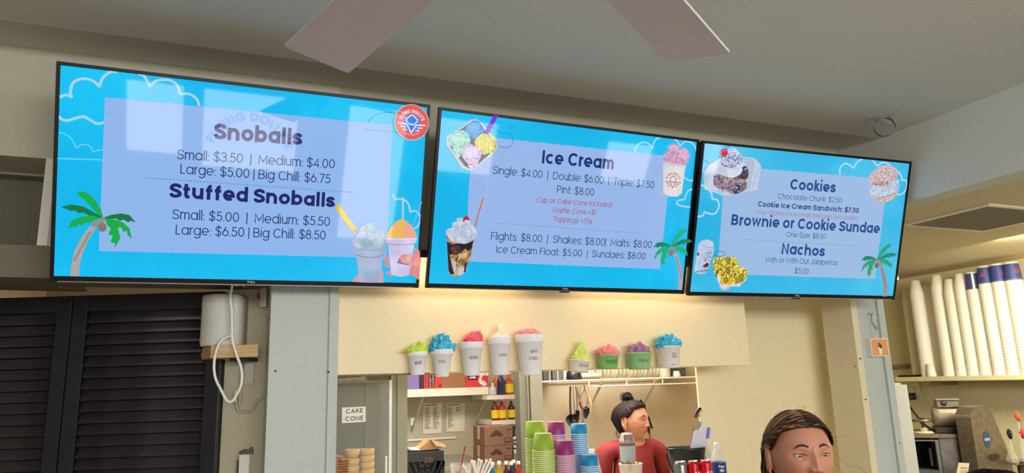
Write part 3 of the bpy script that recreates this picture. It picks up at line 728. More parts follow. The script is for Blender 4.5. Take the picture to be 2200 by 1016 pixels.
def scoop(tv, C, cx, cy, rx, ry, col, dark, light, seed, n=60):
    tv.blob([(cx + rx * (1 + .09 * math.sin(k * 5.3 + seed)) * math.cos(k * .42), cy + ry * (1 + .09 * math.cos(k * 4.1 + seed)) * math.sin(k * .42)) for k in range(15)], C, col, speck=.12, scale=110)
    tv.specks(cx, cy, rx * .95, ry * .95, C, [dark, light, dark], n, rx * .06, seed)
    tv.blob([(cx + rx * .66 * math.cos(k * .52) - rx * .08, cy + ry * .62 * math.sin(k * .52) - ry * .12) for k in range(12)], C, tuple(min(255, (a + b_) // 2) for a, b_ in zip(col, light)), speck=.06, scale=70)
    tv.specks(cx - rx * .08, cy - ry * .12, rx * .6, ry * .55, C, [dark, light, col], n // 3, rx * .035, seed + 1)
scoop(t2, B1, 530, 330, 135, 125, (40, 140, 225), (12, 40, 110), (110, 190, 245), 1, 90)
scoop(t2, B1, 310, 480, 150, 140, (140, 200, 190), (60, 120, 110), (180, 228, 210), 2)
t2.blob([(200, 560), (330, 600), (400, 620), (340, 690), (290, 735), (230, 640)], B1, (150, 210, 195), speck=.2, scale=120)
scoop(t2, B1, 690, 540, 155, 150, (206, 200, 90), (140, 125, 30), (226, 222, 140), 4)
scoop(t2, B1, 485, 680, 155, 130, (196, 180, 215), (120, 100, 150), (225, 215, 238), 5)
t2.blob([(420, 800), (560, 790), (600, 740), (560, 850), (500, 885), (440, 870)], B1, (206, 176, 205), speck=.2, scale=120)
# sundae glass
D1 = CR(940, 420, 5.642)
t2.line([(550, 25), (528, 80), (470, 280), (440, 400)], D1, (206, 120, 84), 0.0058)
t2.poly([(92, 470), (465, 480), (430, 560), (385, 760), (330, 930), (255, 980), (180, 975), (125, 930), (108, 560)], D1, (150, 140, 130), speck=.2, scale=40)
t2.poly([(108, 545), (430, 545), (395, 720), (340, 900), (300, 950), (200, 972), (128, 925), (116, 700)], D1, (172, 142, 92), speck=.3, scale=50)
t2.poly([(105, 550), (160, 590), (240, 575), (425, 545), (405, 640), (360, 670), (330, 640), (280, 680), (220, 720), (180, 700), (140, 720), (165, 850), (195, 950), (150, 950), (125, 900)], D1, (38, 26, 40), speck=.3, scale=60)
t2.blob([(150, 640), (200, 600), (265, 620), (250, 690), (190, 715), (160, 690)], D1, (92, 48, 44), speck=.3, scale=80)
t2.poly([(345, 790), (330, 920), (310, 930), (320, 820)], D1, (36, 24, 36)); t2.poly([(240, 710), (248, 720), (215, 810), (208, 790)], D1, (30, 20, 30))
t2.poly([(172, 800), (215, 790), (210, 900), (190, 940), (178, 870)], D1, (196, 190, 210)); t2.blob([(240, 880), (310, 870), (300, 940), (250, 965), (225, 930)], D1, (196, 196, 212))
t2.blob([(85, 440), (110, 405), (170, 385), (170, 330), (220, 310), (230, 275), (300, 270), (380, 300), (385, 345), (430, 370), (468, 450), (455, 500), (410, 545), (330, 580), (250, 575), (180, 560), (120, 500)], D1, (188, 200, 222), grad=((170, 184, 208), (208, 216, 234)), scale=45)
t2.specks(270, 430, 150, 110, D1, [(160, 172, 198), (212, 220, 236), (120, 130, 160)], 34, 9, 8)
t2.blob([(300, 270), (330, 248), (362, 258), (375, 300), (330, 290), (300, 322)], D1, (190, 24, 54)); t2.line([(340, 250), (354, 185)], D1, (40, 50, 80), 0.0014)
# pint cup
E1 = CR(1400, 300, 7.82)
t2.poly([(168, 375), (550, 430), (525, 560), (480, 900), (400, 955), (270, 950), (170, 900)], E1, (214, 212, 220), grad=((206, 204, 214), (226, 222, 216)), scale=12)
t2.line([(165, 385), (350, 425), (560, 440)], E1, (190, 192, 214), 0.006)
scoop(t2, E1, 345, 160, 105, 85, (206, 158, 190), (130, 80, 120), (228, 190, 210), 11, 30)
scoop(t2, E1, 510, 275, 105, 135, (208, 165, 196), (140, 90, 130), (226, 190, 214), 12, 40)
t2.blob([(160, 350), (165, 270), (215, 210), (300, 195), (430, 200), (480, 300), (560, 410), (400, 410), (250, 390)], E1, (204, 156, 190), speck=.1, scale=90)
t2.specks(340, 300, 130, 90, E1, [(140, 80, 120), (230, 190, 214), (190, 90, 120)], 40, 12, 14)
eu = t2.uv(*E1(325, 690)); er = abs(t2.uv(*E1(490, 690))[0] - eu[0]); kr = t2.k(screen_mat((180, 104, 128)))
emblem(t2.pic, eu[0], eu[1], er, t2.y, (kr, kr, kr), disc=False, text_s=False); t2.y -= 0.0012
palm(t2, t1, P4(572, 697), -0.97, 0.98, ((10, 130, 100), (22, 172, 120), (172, 164, 178), (130, 118, 130)))
t2.words('Ice Cream', (1160, 351), (1312.5, 364), 28.0, 0.146, (20, 44, 118))
t2.words('Single: $4.00  |  Double: $6.00  |  Triple: $7.50', (1054.5, 373), (1399, 404.6), 16.1, 0.069, DK)
t2.words('Pint: $8.00', (1192, 414), (1271, 420.6), 16.1, 0.069, DK)
t2.words('Cup or Cake Cone included', (1148, 434), (1308, 445), 11.2, 0.075, RD, 0.18)
t2.words('Waffle Cone +$1', (1181, 456), (1274, 461.5), 11.2, 0.075, RD, 0.18)
t2.words('Toppings +75¢', (1183, 475), (1267.5, 480.5), 11.2, 0.075, RD, 0.18)
t2.dots((1063, 478.6), (1369.5, 500), 62, (110, 140, 190), 0.0021)
t2.words('Flights: $8.00  |  Shakes: $8.00|  Malts: $8.00', (1051, 514), (1394, 532), 16.1, 0.069, DK)
t2.words('Ice Cream Float: $5.00  |  Sundaes: $8.00', (1062, 542), (1381, 556), 15.0, 0.069, DK)
t2.done()

# ---- screen 3: cookies and nachos
t3 = TV(2, 'menu television listing cookie and nacho prices, rightmost of the three')
backdrop(t3, (50, 188, 232), [(1557, 356), (1906, 385), (1879, 599), (1540, 588)], (154, 186, 226), ((36, 178, 228), (70, 196, 236)))  # paler cyan, glass reflections put into the screen colour
for q in ([(920, 255), (922, 215), (955, 190), (1000, 217)], [(1000, 217), (1020, 180), (1050, 165)], [(1105, 170), (1135, 205)], [(1135, 205), (1165, 185), (1195, 190), (1210, 205)], [(1255, 235), (1275, 270), (1272, 285)], [(1272, 285), (1300, 290), (1300, 335), (1275, 365), (1245, 368)],
          [(115, 310), (155, 330), (182, 365), (185, 395)], [(185, 395), (215, 400), (225, 440), (195, 480), (140, 468)], [(140, 468), (130, 490), (90, 497)]): t3.line(q, P5, (176, 216, 248), 0.0075)
t3.line([(1135, 770), (1165, 745)], P5, (120, 200, 240), 0.002); t3.line([(1175, 745), (1195, 750), (1225, 735)], P5, (120, 200, 240), 0.002)
t3._panel()
G1 = CR(1500, 290, 7.256)
t3.line([(60, 370), (105, 395), (150, 438), (180, 440)], G1, (30, 120, 190), 0.0021); t3.line([(35, 510), (120, 518)], G1, (30, 120, 190), 0.0021)
t3.poly([(75, 600), (150, 470), (330, 360), (700, 340), (860, 360), (940, 430), (975, 490), (910, 855), (560, 925), (370, 945), (90, 840)], G1, (186, 204, 226), grad=((176, 196, 220), (204, 214, 230)), scale=14)
t3.line([(925, 440), (840, 860)], G1, (150, 172, 200), 0.0014, False); t3.poly([(700, 360), (850, 370), (880, 430), (800, 800), (690, 880), (760, 560)], G1, (172, 186, 212))
t3.blob([(230, 640), (330, 600), (560, 600), (760, 560), (765, 680), (720, 840), (640, 900), (530, 920), (420, 870), (240, 790)], G1, (120, 104, 124), speck=.35, scale=80)
t3.blob([(660, 520), (720, 480), (768, 540), (760, 640), (700, 690), (600, 650)], G1, (62, 52, 80), speck=.4, scale=90)
t3.blob([(560, 800), (640, 750), (640, 880), (550, 915)], G1, (60, 54, 84)); t3.blob([(380, 680), (620, 690), (740, 700), (700, 740), (430, 750)], G1, (168, 148, 150), speck=.2, scale=60)
t3.specks(500, 800, 240, 100, G1, [(70, 56, 78), (160, 140, 160), (216, 200, 214)], 50, 13, 21)
t3.blob([(290, 600), (300, 500), (400, 440), (560, 430), (670, 500), (650, 600), (520, 670), (400, 640)], G1, (204, 212, 228), grad=((190, 200, 220), (220, 222, 230)), scale=20)
t3.blob([(305, 400), (340, 330), (440, 300), (440, 220), (520, 190), (600, 240), (660, 320), (685, 420), (660, 520), (560, 560), (420, 500), (330, 450)], G1, (176, 200, 232), grad=((154, 186, 226), (206, 218, 238)), scale=35)
t3.specks(500, 390, 180, 120, G1, [(60, 100, 200), (220, 60, 80), (40, 90, 130), (230, 150, 90), (90, 190, 230), (130, 60, 170), (230, 230, 245), (50, 120, 110)], 150, 13, 23)
t3.ell(393, 275, 55, 62, G1, (224, 26, 62)); t3.line([(418, 245), (468, 150)], G1, (40, 60, 90), 0.0022, False); t3.ell(400, 245, 12, 10, G1, (250, 150, 170))
t3.blob([(730, 700), (760, 680), (765, 710), (735, 738)], G1, (226, 214, 90)); t3.line([(705, 540), (745, 515)], G1, (236, 236, 246), 0.003, False)
# cookie sandwich
H1 = CR(1850, 340, 9.236)
t3.blob([(150, 650), (300, 800), (430, 780), (600, 690), (700, 640), (670, 730), (560, 830), (420, 878), (300, 850), (200, 780)], H1, (206, 176, 160), speck=.15, scale=120)
t3.blob([(135, 540), (250, 570), (420, 560), (600, 470), (700, 410), (735, 480), (715, 620), (610, 700), (430, 780), (300, 775), (160, 700)], H1, (178, 198, 222), grad=((164, 186, 214), (200, 214, 232)), scale=60)
t3.specks(430, 640, 250, 110, H1, [(150, 172, 196), (210, 222, 236), (110, 120, 130)], 34, 12, 31)
t3.blob([(125, 400), (160, 310), (300, 190), (450, 135), (600, 160), (690, 230), (705, 320), (650, 430), (560, 500), (470, 550), (360, 560), (230, 555), (150, 500)], H1, (206, 182, 186), speck=.08, scale=130)
t3.specks(420, 360, 270, 190, H1, [(70, 56, 80), (110, 90, 100), (232, 212, 214), (160, 130, 130), (226, 200, 200)], 120, 13, 33)
t3.specks(350, 500, 170, 45, H1, [(60, 44, 50), (190, 160, 120), (100, 80, 80)], 40, 14, 34)
t3.line([(290, 785), (420, 765), (530, 730), (600, 690), (670, 700)], H1, (60, 50, 70), 0.0018)
# soda can and nachos
J1 = CR(1480, 490, 6.775)
t3.poly([(160, 185), (250, 160), (330, 190), (352, 265), (345, 340), (262, 610), (240, 650), (160, 672), (85, 650), (62, 600), (112, 300), (125, 240)], J1, (176, 196, 222), grad=((160, 184, 214), (196, 210, 232)), scale=16)
t3.blob([(165, 215), (200, 180), (280, 185), (332, 230), (320, 270), (250, 275), (180, 245)], J1, (192, 206, 228)); t3.line([(165, 210), (190, 250), (255, 278), (320, 268), (333, 235)], J1, (50, 70, 110), 0.001)
t3.line([(225, 240), (250, 232)], J1, (80, 96, 130), 0.001, False)
NJ = t3.k(screen_mat((32, 42, 92))); t3.pic.cur = NJ
def jt(s_, p0, p1, cap, wt, kk, sh=0.0):
    a = t3.uv(*J1(*p0)); c = t3.uv(*J1(*p1)); d = t3.uv(*J1(p0[0], p0[1] - cap)); t3.pic.cur = kk
    text(t3.pic, s_, a[0], c[0], a[1], d[1] - a[1], wt, t3.y, c[1] - a[1], sh); t3.up()
jt('Bud', (130, 536), (290, 500), 92, .34, NJ, .1); jt('Bud', (133, 532), (287, 497), 86, .17, t3.k(screen_mat((216, 224, 246))), .1)
jt('ROOT BEER', (218, 370), (315, 362), 14, .13, NJ); jt('ROOT BEER', (140, 628), (262, 615), 16, .2, NJ); jt('B', (102, 400), (124, 398), 50, .3, NJ)
jt('12', (90, 640), (122, 638), 26, .2, NJ)
t3.blob([(178, 550), (225, 505), (265, 510), (260, 545), (215, 568)], J1, (104, 44, 64), speck=.3, scale=90)
t3.line([(345, 370), (370, 340), (440, 333), (505, 350), (508, 375), (470, 400), (390, 403), (345, 380)], J1, (20, 110, 190), 0.0022)
t3.poly([(325, 540), (345, 640), (390, 700), (400, 760), (450, 885), (490, 900), (540, 885), (590, 840), (700, 850), (800, 760), (835, 650), (820, 610)], J1, (214, 206, 220), speck=.08, scale=60)
t3.poly([(325, 560), (330, 600), (372, 700), (392, 690), (360, 600)], J1, (40, 50, 90))
t3.blob([(325, 440), (400, 420), (520, 415), (640, 420), (700, 500), (700, 560), (780, 570), (832, 640), (790, 740), (700, 800), (600, 800), (470, 800), (420, 700), (345, 640)], J1, (196, 164, 62), speck=.45, scale=110)
t3.blob([(420, 690), (560, 720), (620, 800), (480, 810)], J1, (228, 186, 20))
for k in range(46):
    rd = random.Random(k); x = rd.uniform(345, 790); y = rd.uniform(440, 760)
    if (x > 650 and y < 540) or (x < 420 and y > 650): continue
    t3.line([(x, y), (x + rd.uniform(-20, 20), y + 26), (x + rd.uniform(-10, 40), y + 60)], J1, rd.choice([(150, 118, 30), (238, 214, 110), (176, 140, 36)]), 0.0024)
for (x, y, r, c) in [(530, 455, 36, (110, 112, 44)), (495, 745, 34, (96, 100, 40)), (680, 740, 40, (150, 140, 60)), (720, 690, 32, (120, 116, 50)), (520, 610, 34, (72, 62, 40))]:
    t3.ell(x, y, r, r * 1.25, J1, c); t3.ell(x, y, r * .65, r * .8, J1, (176, 166, 84)); t3.ell(x + 4, y, r * .3, r * .3, J1, (70, 70, 36))
for x in (470, 505, 540): t3.line([(x - 6, 885), (x + 8, 855)], J1, (226, 150, 60), 0.003, False)
palm(t3, t1, P5(1108, 737), -1.05, 0.98, ((16, 130, 110), (24, 160, 120), (160, 140, 150), (120, 105, 115)))
BL = (18, 66, 140); D3 = (40, 58, 96)
t3.words('Cookies', (1687.5, 406), (1783.6, 413), 22.4, 0.151, BL)
t3.words('Chocolate Chunk: $2.50', (1662, 426), (1798, 435), 11.2, 0.069, D3)
t3.words('Cookie Ice Cream Sandwich: $7.50', (1619, 442.7), (1834, 456.6), 11.2, 0.138, (24, 52, 116))
t3.words('Your choice of ice cream between two cookies', (1616, 458.5), (1833, 472), 9.1, 0.069, (176, 84, 112), 0.18)
t3.words('Brownie or Cookie Sundae', (1562, 482), (1878, 500), 22.4, 0.146, BL)
t3.words('One Size: $8.50', (1679.6, 507.5), (1763.8, 512), 11.2, 0.069, D3)
t3.dots((1589, 512.7), (1836, 527), 60, (110, 140, 185), 0.0021)
t3.words('Nachos', (1669.5, 543.5), (1760.4, 549), 22.4, 0.151, BL)
t3.words('With or With Out Jalapeños', (1634.7, 561.3), (1789, 568), 11.2, 0.069, D3)
t3.words('$5.00', (1697, 585), (1727, 587), 11.8, 0.069, D3)
t3.done()

# ============================================================ LEFT OF THE COLUMN: speaker shelf, cables, conduit
W1 = CR(400, 590, 2.385)
def dplane(d): return Frame(dg(0, d, CAMZ) + UD * 0, Matrix.Rotation(YAW, 3, 'Z'))
DF = dplane(2.60); DS = dplane(2.46)
wood = mat((206, 172, 124), 0.5, var=0.22, bump=0.2, scale=6, wave=(2, 2, 40))
def wl(x, y, F_=DF): return F_.uv(*W1(x, y))
sx0, sz1 = wl(128, 364, DS); sx1, sz0 = wl(368, 418, DS); _, sz0 = wl(128, 427, DS)
xl = DF.uv(*W1(72, 430))[0]
sh = thing('wall_shelf', 'small light wood wall shelf under the white speaker', 'shelf', DF.o + UD * sx0 + Vector((0, 0, sz0)), YAW)
b = MB(); wdt = sx1 - sx0; hh = sz1 - sz0; xl -= sx0
wb_ = DF.uv(*W1(370, 418))[0] - sx0; vs = [(0, -0.14, 0), (wdt, -0.14, 0), (wb_, 0, 0), (xl, 0, 0)]; vs += [(x, y, hh) for x, y, z in vs]
b.add(vs, [(3, 2, 1, 0), (4, 5, 6, 7), (0, 1, 5, 4), (1, 2, 6, 5), (2, 3, 7, 6), (3, 0, 4, 7)]); b.build('board', wood, sh)
b = MB(); b.box(wdt * .30, wdt * .70, -0.10, -0.001, -0.012, -0.0005); b.build('bracket', mat((40, 36, 30), .6), sh)
DP = dplane(2.45)
_, az1 = DP.uv(*W1(106, 97)); ax0 = dplane(2.53).uv(*W1(106, 97))[0]; ax1 = dplane(2.575).uv(*W1(318, 97))[0]; az0 = sz1
sp = thing('speaker', 'off-white curved speaker standing on the wooden wall shelf', 'speaker', DF.o + UD * ((ax0 + ax1) / 2) + Vector((0, 0, az0 + .0005)), YAW)
b = MB(); hw = (ax1 - ax0) / 2; H = az1 - az0; b.smooth = True
def sec(s_, z): return [(-hw * s_, -0.02, z)] + [(-hw * s_ + .018 * 0 + 2 * hw * s_ * t, -0.085 - 0.055 * s_ * math.sin(PI * (0.12 + .76 * t)), z) for t in [i / 14 for i in range(15)]] + [(hw * s_, -0.02, z)]
rings = [sec(.95, 0.0), sec(.99, 0.006), sec(1, .012), sec(1, H - .012), sec(.99, H - .005), sec(.95, H)]
n = len(rings[0])
for rr in rings: b.v += rr
for j in range(5):
    for i in range(n): b.f.append((j * n + i, j * n + (i + 1) % n, (j + 1) * n + (i + 1) % n, (j + 1) * n + i)); b.m.append(0); b.sm.append(True)
for q in (tuple(range(n - 1, -1, -1)), tuple(5 * n + i for i in range(n))): b.f.append(q); b.m.append(0); b.sm.append(False)
b.build('cabinet', mat((214, 212, 200), 0.8, var=0.05, bump=0.6, scale=400), sp)
b = MB(); b.box(-hw * .7, hw * .7, -0.11, -0.03, 0.0, 0.004); b.build('base_plate', mat((170, 165, 150), .5), sp)
b = MB()
for k in range(8): b.box(-hw * 1.0 - .001, -hw + .003, -0.066, -0.060, H - .02 - .008 * k, H - .024 - .008 * k)
b = b.build('side_marks', mat((90, 88, 80), .6), sp); b['kind'] = 'stuff'
def wbox(x0, y0, x1, y1, d, name, m, parent, o, bev=.003, d0=0.0):
    a = wl(x0, y1); c = wl(x1, y0); b = MB(); b.box(a[0] - o[0], c[0] - o[0], -d, d0, a[1] - o[1], c[1] - o[1], bev=bev); return b.build(name, m, parent)
beige_p = mat((200, 196, 176), 0.45, var=.03); white_p = mat((232, 230, 220), 0.4, var=.02)
o = wl(405, 170); ps = thing('power_strip', 'beige power strip on the side wall with a plug in its top', 'power strip', DF.o + UD * o[0] + Vector((0, 0, o[1])), YAW)
wbox(388, 40, 430, 172, .035, 'housing', beige_p, ps, o, .008); wbox(376, 100, 389, 128, .03, 'red_switch', mat((150, 50, 30), .4), ps, o)
wbox(396, 60, 400, 165, .037, 'rib', mat((170, 166, 148), .5), ps, o, 0.0); wbox(406, 60, 410, 165, .037, 'rib', mat((170, 166, 148), .5), ps, o, 0.0)
cb = MB()
loop = [(322, 76), (316, 110), (312, 150), (318, 200), (320, 250), (321, 330), (328, 370), (345, 425), (362, 470), (370, 520), (365, 565), (345, 610), (330, 635), (312, 646), (292, 632), (270, 590), (245, 540), (235, 490), (238, 430), (255, 372), (280, 342), (305, 330), (316, 326)]
def wpts(p, d): return [Vector((DF.uv(*W1(x, y))[0], -d, DF.uv(*W1(x, y))[1])) for x, y in p]
cb.tube(spline(wpts(loop, 0.155), 4), 0.0048, 8)
cb.tube(spline(wpts([(322, 76), (300, 70), (262, 50)], 0.12), 4), 0.0045, 8); cb.tube(spline(wpts([(322, 78), (350, 72), (392, 66)], 0.13), 3), [0.005] * 4 + [.014] * 3, 8)
c_ = cb.build('power_cable', mat((236, 234, 224), 0.4, var=.02)); c_.location = DF.o; c_.rotation_euler = (0, 0, YAW); tag(c_, 'white power cable hanging in a loop in front of the wood shelf', 'cable')
cd = thing('conduit', 'thin painted conduit with clamps bending down the side wall', 'conduit', DF.o, YAW)
b = MB(); b.tube(spline(wpts([(420, 172), (424, 200), (420, 380), (412, 540), (411, 590), (395, 625), (368, 645), (355, 670), (340, 697), (300, 702), (275, 700), (266, 680), (264, 655)], 0.008), 5), 0.0052, 8); b.build('pipe', mat((176, 170, 146), .5), cd)
for p in ((420, 196), (405, 541)):
    q = wl(*p); b = MB(); b.box(q[0] - .012, q[0] + .012, -.016, 0, q[1] - .008, q[1] + .008, bev=.002); b.build('clamp', mat((190, 186, 170), .35, .6), cd)
jb = wl(250, 655); j = thing('junction_box', 'small beige cable box under the wood shelf', 'box', DF.o + UD * jb[0] + Vector((0, 0, jb[1])), YAW)
wbox(250, 590, 271, 655, .018, 'housing', beige_p, j, jb); wbox(253, 655, 268, 664, .012, 'gland', mat((150, 146, 130), .5), j, jb)
jb = wl(276, 672); j = thing('cable_cover', 'tall flat beige cable cover plate behind the white cable', 'cover', DF.o + UD * jb[0] + Vector((0, 0, jb[1])), YAW)
wbox(300, 445, 352, 560, .010, 'plate', mat((192, 190, 172), .4), j, jb, .002); wbox(276, 452, 296, 672, .016, 'duct', mat((190, 184, 160), .5), j, jb, .003)
jb = wl(275, 1030); j = thing('wall_switch', 'white wall box with a dark side below the wood shelf', 'switch', DF.o + UD * jb[0] + Vector((0, 0, jb[1])), YAW)
wbox(286, 915, 345, 1060, .04, 'housing', white_p, j, jb, .004); wbox(274, 945, 286, 1016, .03, 'side_port', mat((30, 28, 28), .5), j, jb)
b = MB(); b.smooth = True
pt = [wl(x, y) for x, y in [(275, 905), (300, 893), (322, 896), (338, 880), (345, 892), (344, 925), (280, 925)]]
b.prism([(a - jb[0], c - jb[1]) for a, c in pt], -0.008, 0); b.build('sealant', mat((120, 104, 76), .7, bump=.5), j)

# ------------------------------------------------------------ ornament on the right column
K1 = CR(1560, 640, 2.7025)
CP = Frame(Vector((2.95, YW, CAMZ)), Matrix.Identity(3))
def kc(x, y): return CP.uv(*K1(x, y))
bo = kc(820, 342); tr_ = kc(905, 236)
pic = thing('hanging_picture', 'small orange framed picture of a potted plant hanging on the right column', 'picture', CP.o + Vector((bo[0], 0, bo[1])))
W_ = tr_[0] - bo[0]; H_ = tr_[1] - bo[1]
b = MB(); b.box(0, W_, -0.03, 0, 0, H_, bev=.001); b.build('box_frame', white_p, pic)
b = MB(); b.box(0.005, W_ - .005, -0.0312, -0.0302, 0.005, H_ - .005); b.build('orange_panel', mat((236, 160, 96), .6, var=.04), pic)
b = MB(); cx = W_ * .5
b.cur = 0; b.flat([(cx - .011, H_ * .46), (cx + .011, H_ * .46), (cx + .008, H_ * .12), (cx - .008, H_ * .12)], -.0316); ribbon(b, [(cx - .014, H_ * .47), (cx + .014, H_ * .47)], .004, -.0318)
b.cur = 1; b.flat(arc(cx, H_ * .58, .012, .012, 0, 360, 14)[:-1], -.0317); b.flat(arc(cx - .004, H_ * .68, .007, .007, 0, 360, 12)[:-1], -.0319); b.flat(arc(cx + .006, H_ * .52, .008, .008, 0, 360, 12)[:-1], -.0321)
b.cur = 2; ribbon(b, [(cx - .016, H_ * .9), (cx - .004, H_ * .5)], .0016, -.0322)
b.build('plant_print', [mat((240, 238, 230), .6), mat((36, 92, 70), .6), mat((240, 170, 120), .6)], pic)
b = MB(); b.lathe([(0.003, 0), (0.003, .003)], 8, Matrix.Translation((W_ * .33, -.015, H_ + .002)))
b.tube([(W_ * .33, -.015, H_ + .004), (W_ * .22, -.012, kc(838, 92)[1] - bo[1])], .0007, 4); b.tube([(W_ * .33, -.015, H_ + .004), (W_ * .45 - .012, -.012, kc(838, 92)[1] - bo[1])], .0007, 4); b.build('cord', mat((200, 190, 150), .7), pic)
hk = kc(838, 100); h_ = thing('ribbon_hook', 'clear hook with a yellow and lilac ribbon above the orange picture', 'hook', CP.o + Vector((hk[0], 0, hk[1])))
b = MB(); b.smooth = True; b.tube(spline([(-.018, -.004, .002), (-.008, -.014, .010), (.006, -.014, .008), (.012, -.004, 0)], 5), .0035, 8); b.build('hook', mat((196, 196, 190), .2, .3), h_)
def strip(name, pts, w_, m, par):
    b = MB(); P = [Vector(p) for p in pts]; vs = []
    for i, p in enumerate(P): vs += [p + Vector((-w_ / 2, .002 * math.sin(i * 2), 0)), p + Vector((w_ / 2, -.002 * math.sin(i * 2), 0))]
    b.smooth = True; b.add(vs, [(2 * i, 2 * i + 1, 2 * i + 3, 2 * i + 2) for i in range(len(P) - 1)]); return b.build(name, m, par)
q = [(kc(x, y)[0] - hk[0], -.014, kc(x, y)[1] - hk[1]) for x, y in [(842, 95), (838, 120), (845, 145), (862, 168)]]
strip('yellow_ribbon', spline(q, 3), .009, mat((196, 196, 110), .7), h_)
q = [(kc(x, y)[0] - hk[0], -.015, kc(x, y)[1] - hk[1]) for x, y in [(856, 162), (864, 175), (870, 188)]]
strip('lilac_ribbon', q, .009, mat((150, 150, 180), .7), h_)

# purple paper ring taped to the ceiling
rp = at_z(1897, 252, ZC - 0.002)
rg = thing('paper_ring', 'purple paper ring stuck to the ceiling with clear tape above the right screen', 'ring', rp)
b = MB(); b.smooth = True; R_ = 0.043; vs = []; n = 40
for k in range(n):
    a = 2 * PI * k / n
    for y in (-.012, .012): vs.append((R_ * math.cos(a) * 1.0, y, -R_ - .002 + R_ * math.sin(a)))
b.add(vs, [(2 * k, 2 * k + 1, (2 * k + 3) % (2 * n), (2 * k + 2) % (2 * n)) for k in range(n)], Matrix.Rotation(-.75, 4, 'Z'))
rr = b.build('band', mat((120, 112, 168), .6), rg); md = rr.modifiers.new('t', 'SOLIDIFY'); md.thickness = .001
b = MB(); b.smooth = True
for (a0, w_) in ((0.2, .10), (1.9, .07)):
    M_ = Matrix.Rotation(a0, 4, 'Z'); N_ = 12
    vs = [(w_ * (i / N_ - .5) * 2, s * .022, -.0022 - .004 * random.random()) for i in range(N_ + 1) for s in (-1, 1)]
    b.add(vs, [(2 * i, 2 * i + 1, 2 * i + 3, 2 * i + 2) for i in range(N_)], M_)
b.build('clear_tape', glassy((235, 235, 225), .18, .15), rg)

# ============================================================ SIZE-SAMPLE CUPS ON THE HEADER
foam = mat((244, 240, 240), 0.5, var=0.02, bump=0.1, scale=200)
def cup_mesh(rt, rb, H, rim=.006, collar=0):
    b = MB(); p = [(rb * .9, 0.002), (rb, 0), (rb + .001, .002)]
    if collar: p += [(rb + (rt - rb) * .80, H * .80), (rt * 1.0 + .002, H * .81), (rt + .003, H * .82)]
    p += [(rt + (.003 if collar else 0), H - rim), (rt + .003, H - rim * .8), (rt + .004, H - rim * .3), (rt + .002, H), (rt - .002, H - .001), (rt - .003, H - rim), (rb - .002, .006), (0.0001, .005)]
    b.lathe(p, 36); b.lathe([(0.0001, .003), (rb * .9, .002)], 36); return b
def tissue(seed, rx, ry, H, style=0):
    bm = bmesh.new(); bmesh.ops.create_icosphere(bm, subdivisions=5, radius=1)
    sd = Vector((seed * 7.1, seed * 3.3, seed * 1.7)); b = MB(); b.smooth = True
    for v in bm.verts:
        p = v.co.copy(); q = p * 1.6 + sd
        r = 1 + 0.26 * noise.noise(q) - 0.46 * abs(noise.noise(p * 1.9 + sd)) + 0.30 * abs(noise.noise(p * 3.6 + sd)) - 0.12 * abs(noise.noise(p * 7.5 + sd))
        z = p.z * r
        if style == 1 and p.z > 0: r2 = max(0, 1 - (p.x ** 2 + p.y ** 2) * 3.2); z += r2 * .75; p = Vector((p.x * (1 - .35 * p.z) + .12 * p.z, p.y * (1 - .35 * p.z), p.z))
        if style == 2: z += .35 * p.x * p.z; r *= 1.0 + .25 * max(0, -p.x)
        if z < 0: r *= .74; z = max(z, -.25)
        v.co = Vector((p.x * r * rx, p.y * r * ry, z * H))
    bm.verts.index_update(); b.add([v.co.copy() for v in bm.verts], [[v.index for v in f.verts] for f in bm.faces]); bm.free(); return b
S8 = CR(840, 670, 2.936); S7 = CR(1180, 680, 6.47)
def sample(C, L, R, yr, yb, bl, br, H_t, col, word, label, style=0, cupm=None, collar=1, tilt=0.0, wpos=None, tw=1.0, extra=None, tc=0.0, seed=1):
    r_ = 0.045
    PF = Frame(Vector((0, YW - r_, CAMZ)), Matrix.Identity(3))
    a = PF.uv(*C(L, yr)); c = PF.uv(*C(R, yr)); rt = (c[0] - a[0]) / 2 - .003
    PF = Frame(Vector((0, YW - rt - .004, CAMZ)), Matrix.Identity(3))
    a = PF.uv(*C(L, yr)); c = PF.uv(*C(R, yr)); d = PF.uv(*C((bl + br) / 2, yb)); e0 = PF.uv(*C(bl, yb)); e1 = PF.uv(*C(br, yb))
    rt = (c[0] - a[0]) / 2 - .003; rb = (e1[0] - e0[0]) / 2; H = (a[1] + c[1]) / 2 - d[1]
    t = thing('sample_cup', label, 'cup', (d[0], YW - rt - .0045, CAMZ + d[1]), (0, tilt, 0), 'size sample cups on the header')
    cup_mesh(rt, rb, H, .006, collar).build('cup', cupm or foam, t)
    top = PF.uv(*C((L + R) / 2, H_t))[1] - (a[1] + c[1]) / 2
    ts = tissue(seed, rt * 1.03 * tw, rt * .8, top * (.60 if style == 1 else .98), style)
    ts.build('tissue_paper', col, t, loc=(tc, -.004, H - .006 + (0 if style != 2 else top * .12)))
    lm = MB()
    def wrap(v, H=H, rt=rt, rb=rb):
        x, y, z = v; r = rb + (rt - rb) * z / H + .0012 + (.002 if False else 0); th = x / r; return (r * math.sin(th), -r * math.cos(th), z)
    if word:
        az_ = math.atan2(d[0], YW)
        for i, (s_, x0, x1, zf, cap) in enumerate(word):
            rz = rb + (rt - rb) * zf; x0 = rz * (math.asin(x0) - az_); x1 = rz * (math.asin(x1) - az_)
            text(lm, s_, x0, x1, zf * H, cap, .085, 0, .001, 0, jit=.06, warp=wrap, track=.12)
        lm.build('handwriting', mat((30, 28, 30), .6, var=0), t)
    if extra: extra(t, H, rt, rb, wrap)
    return t
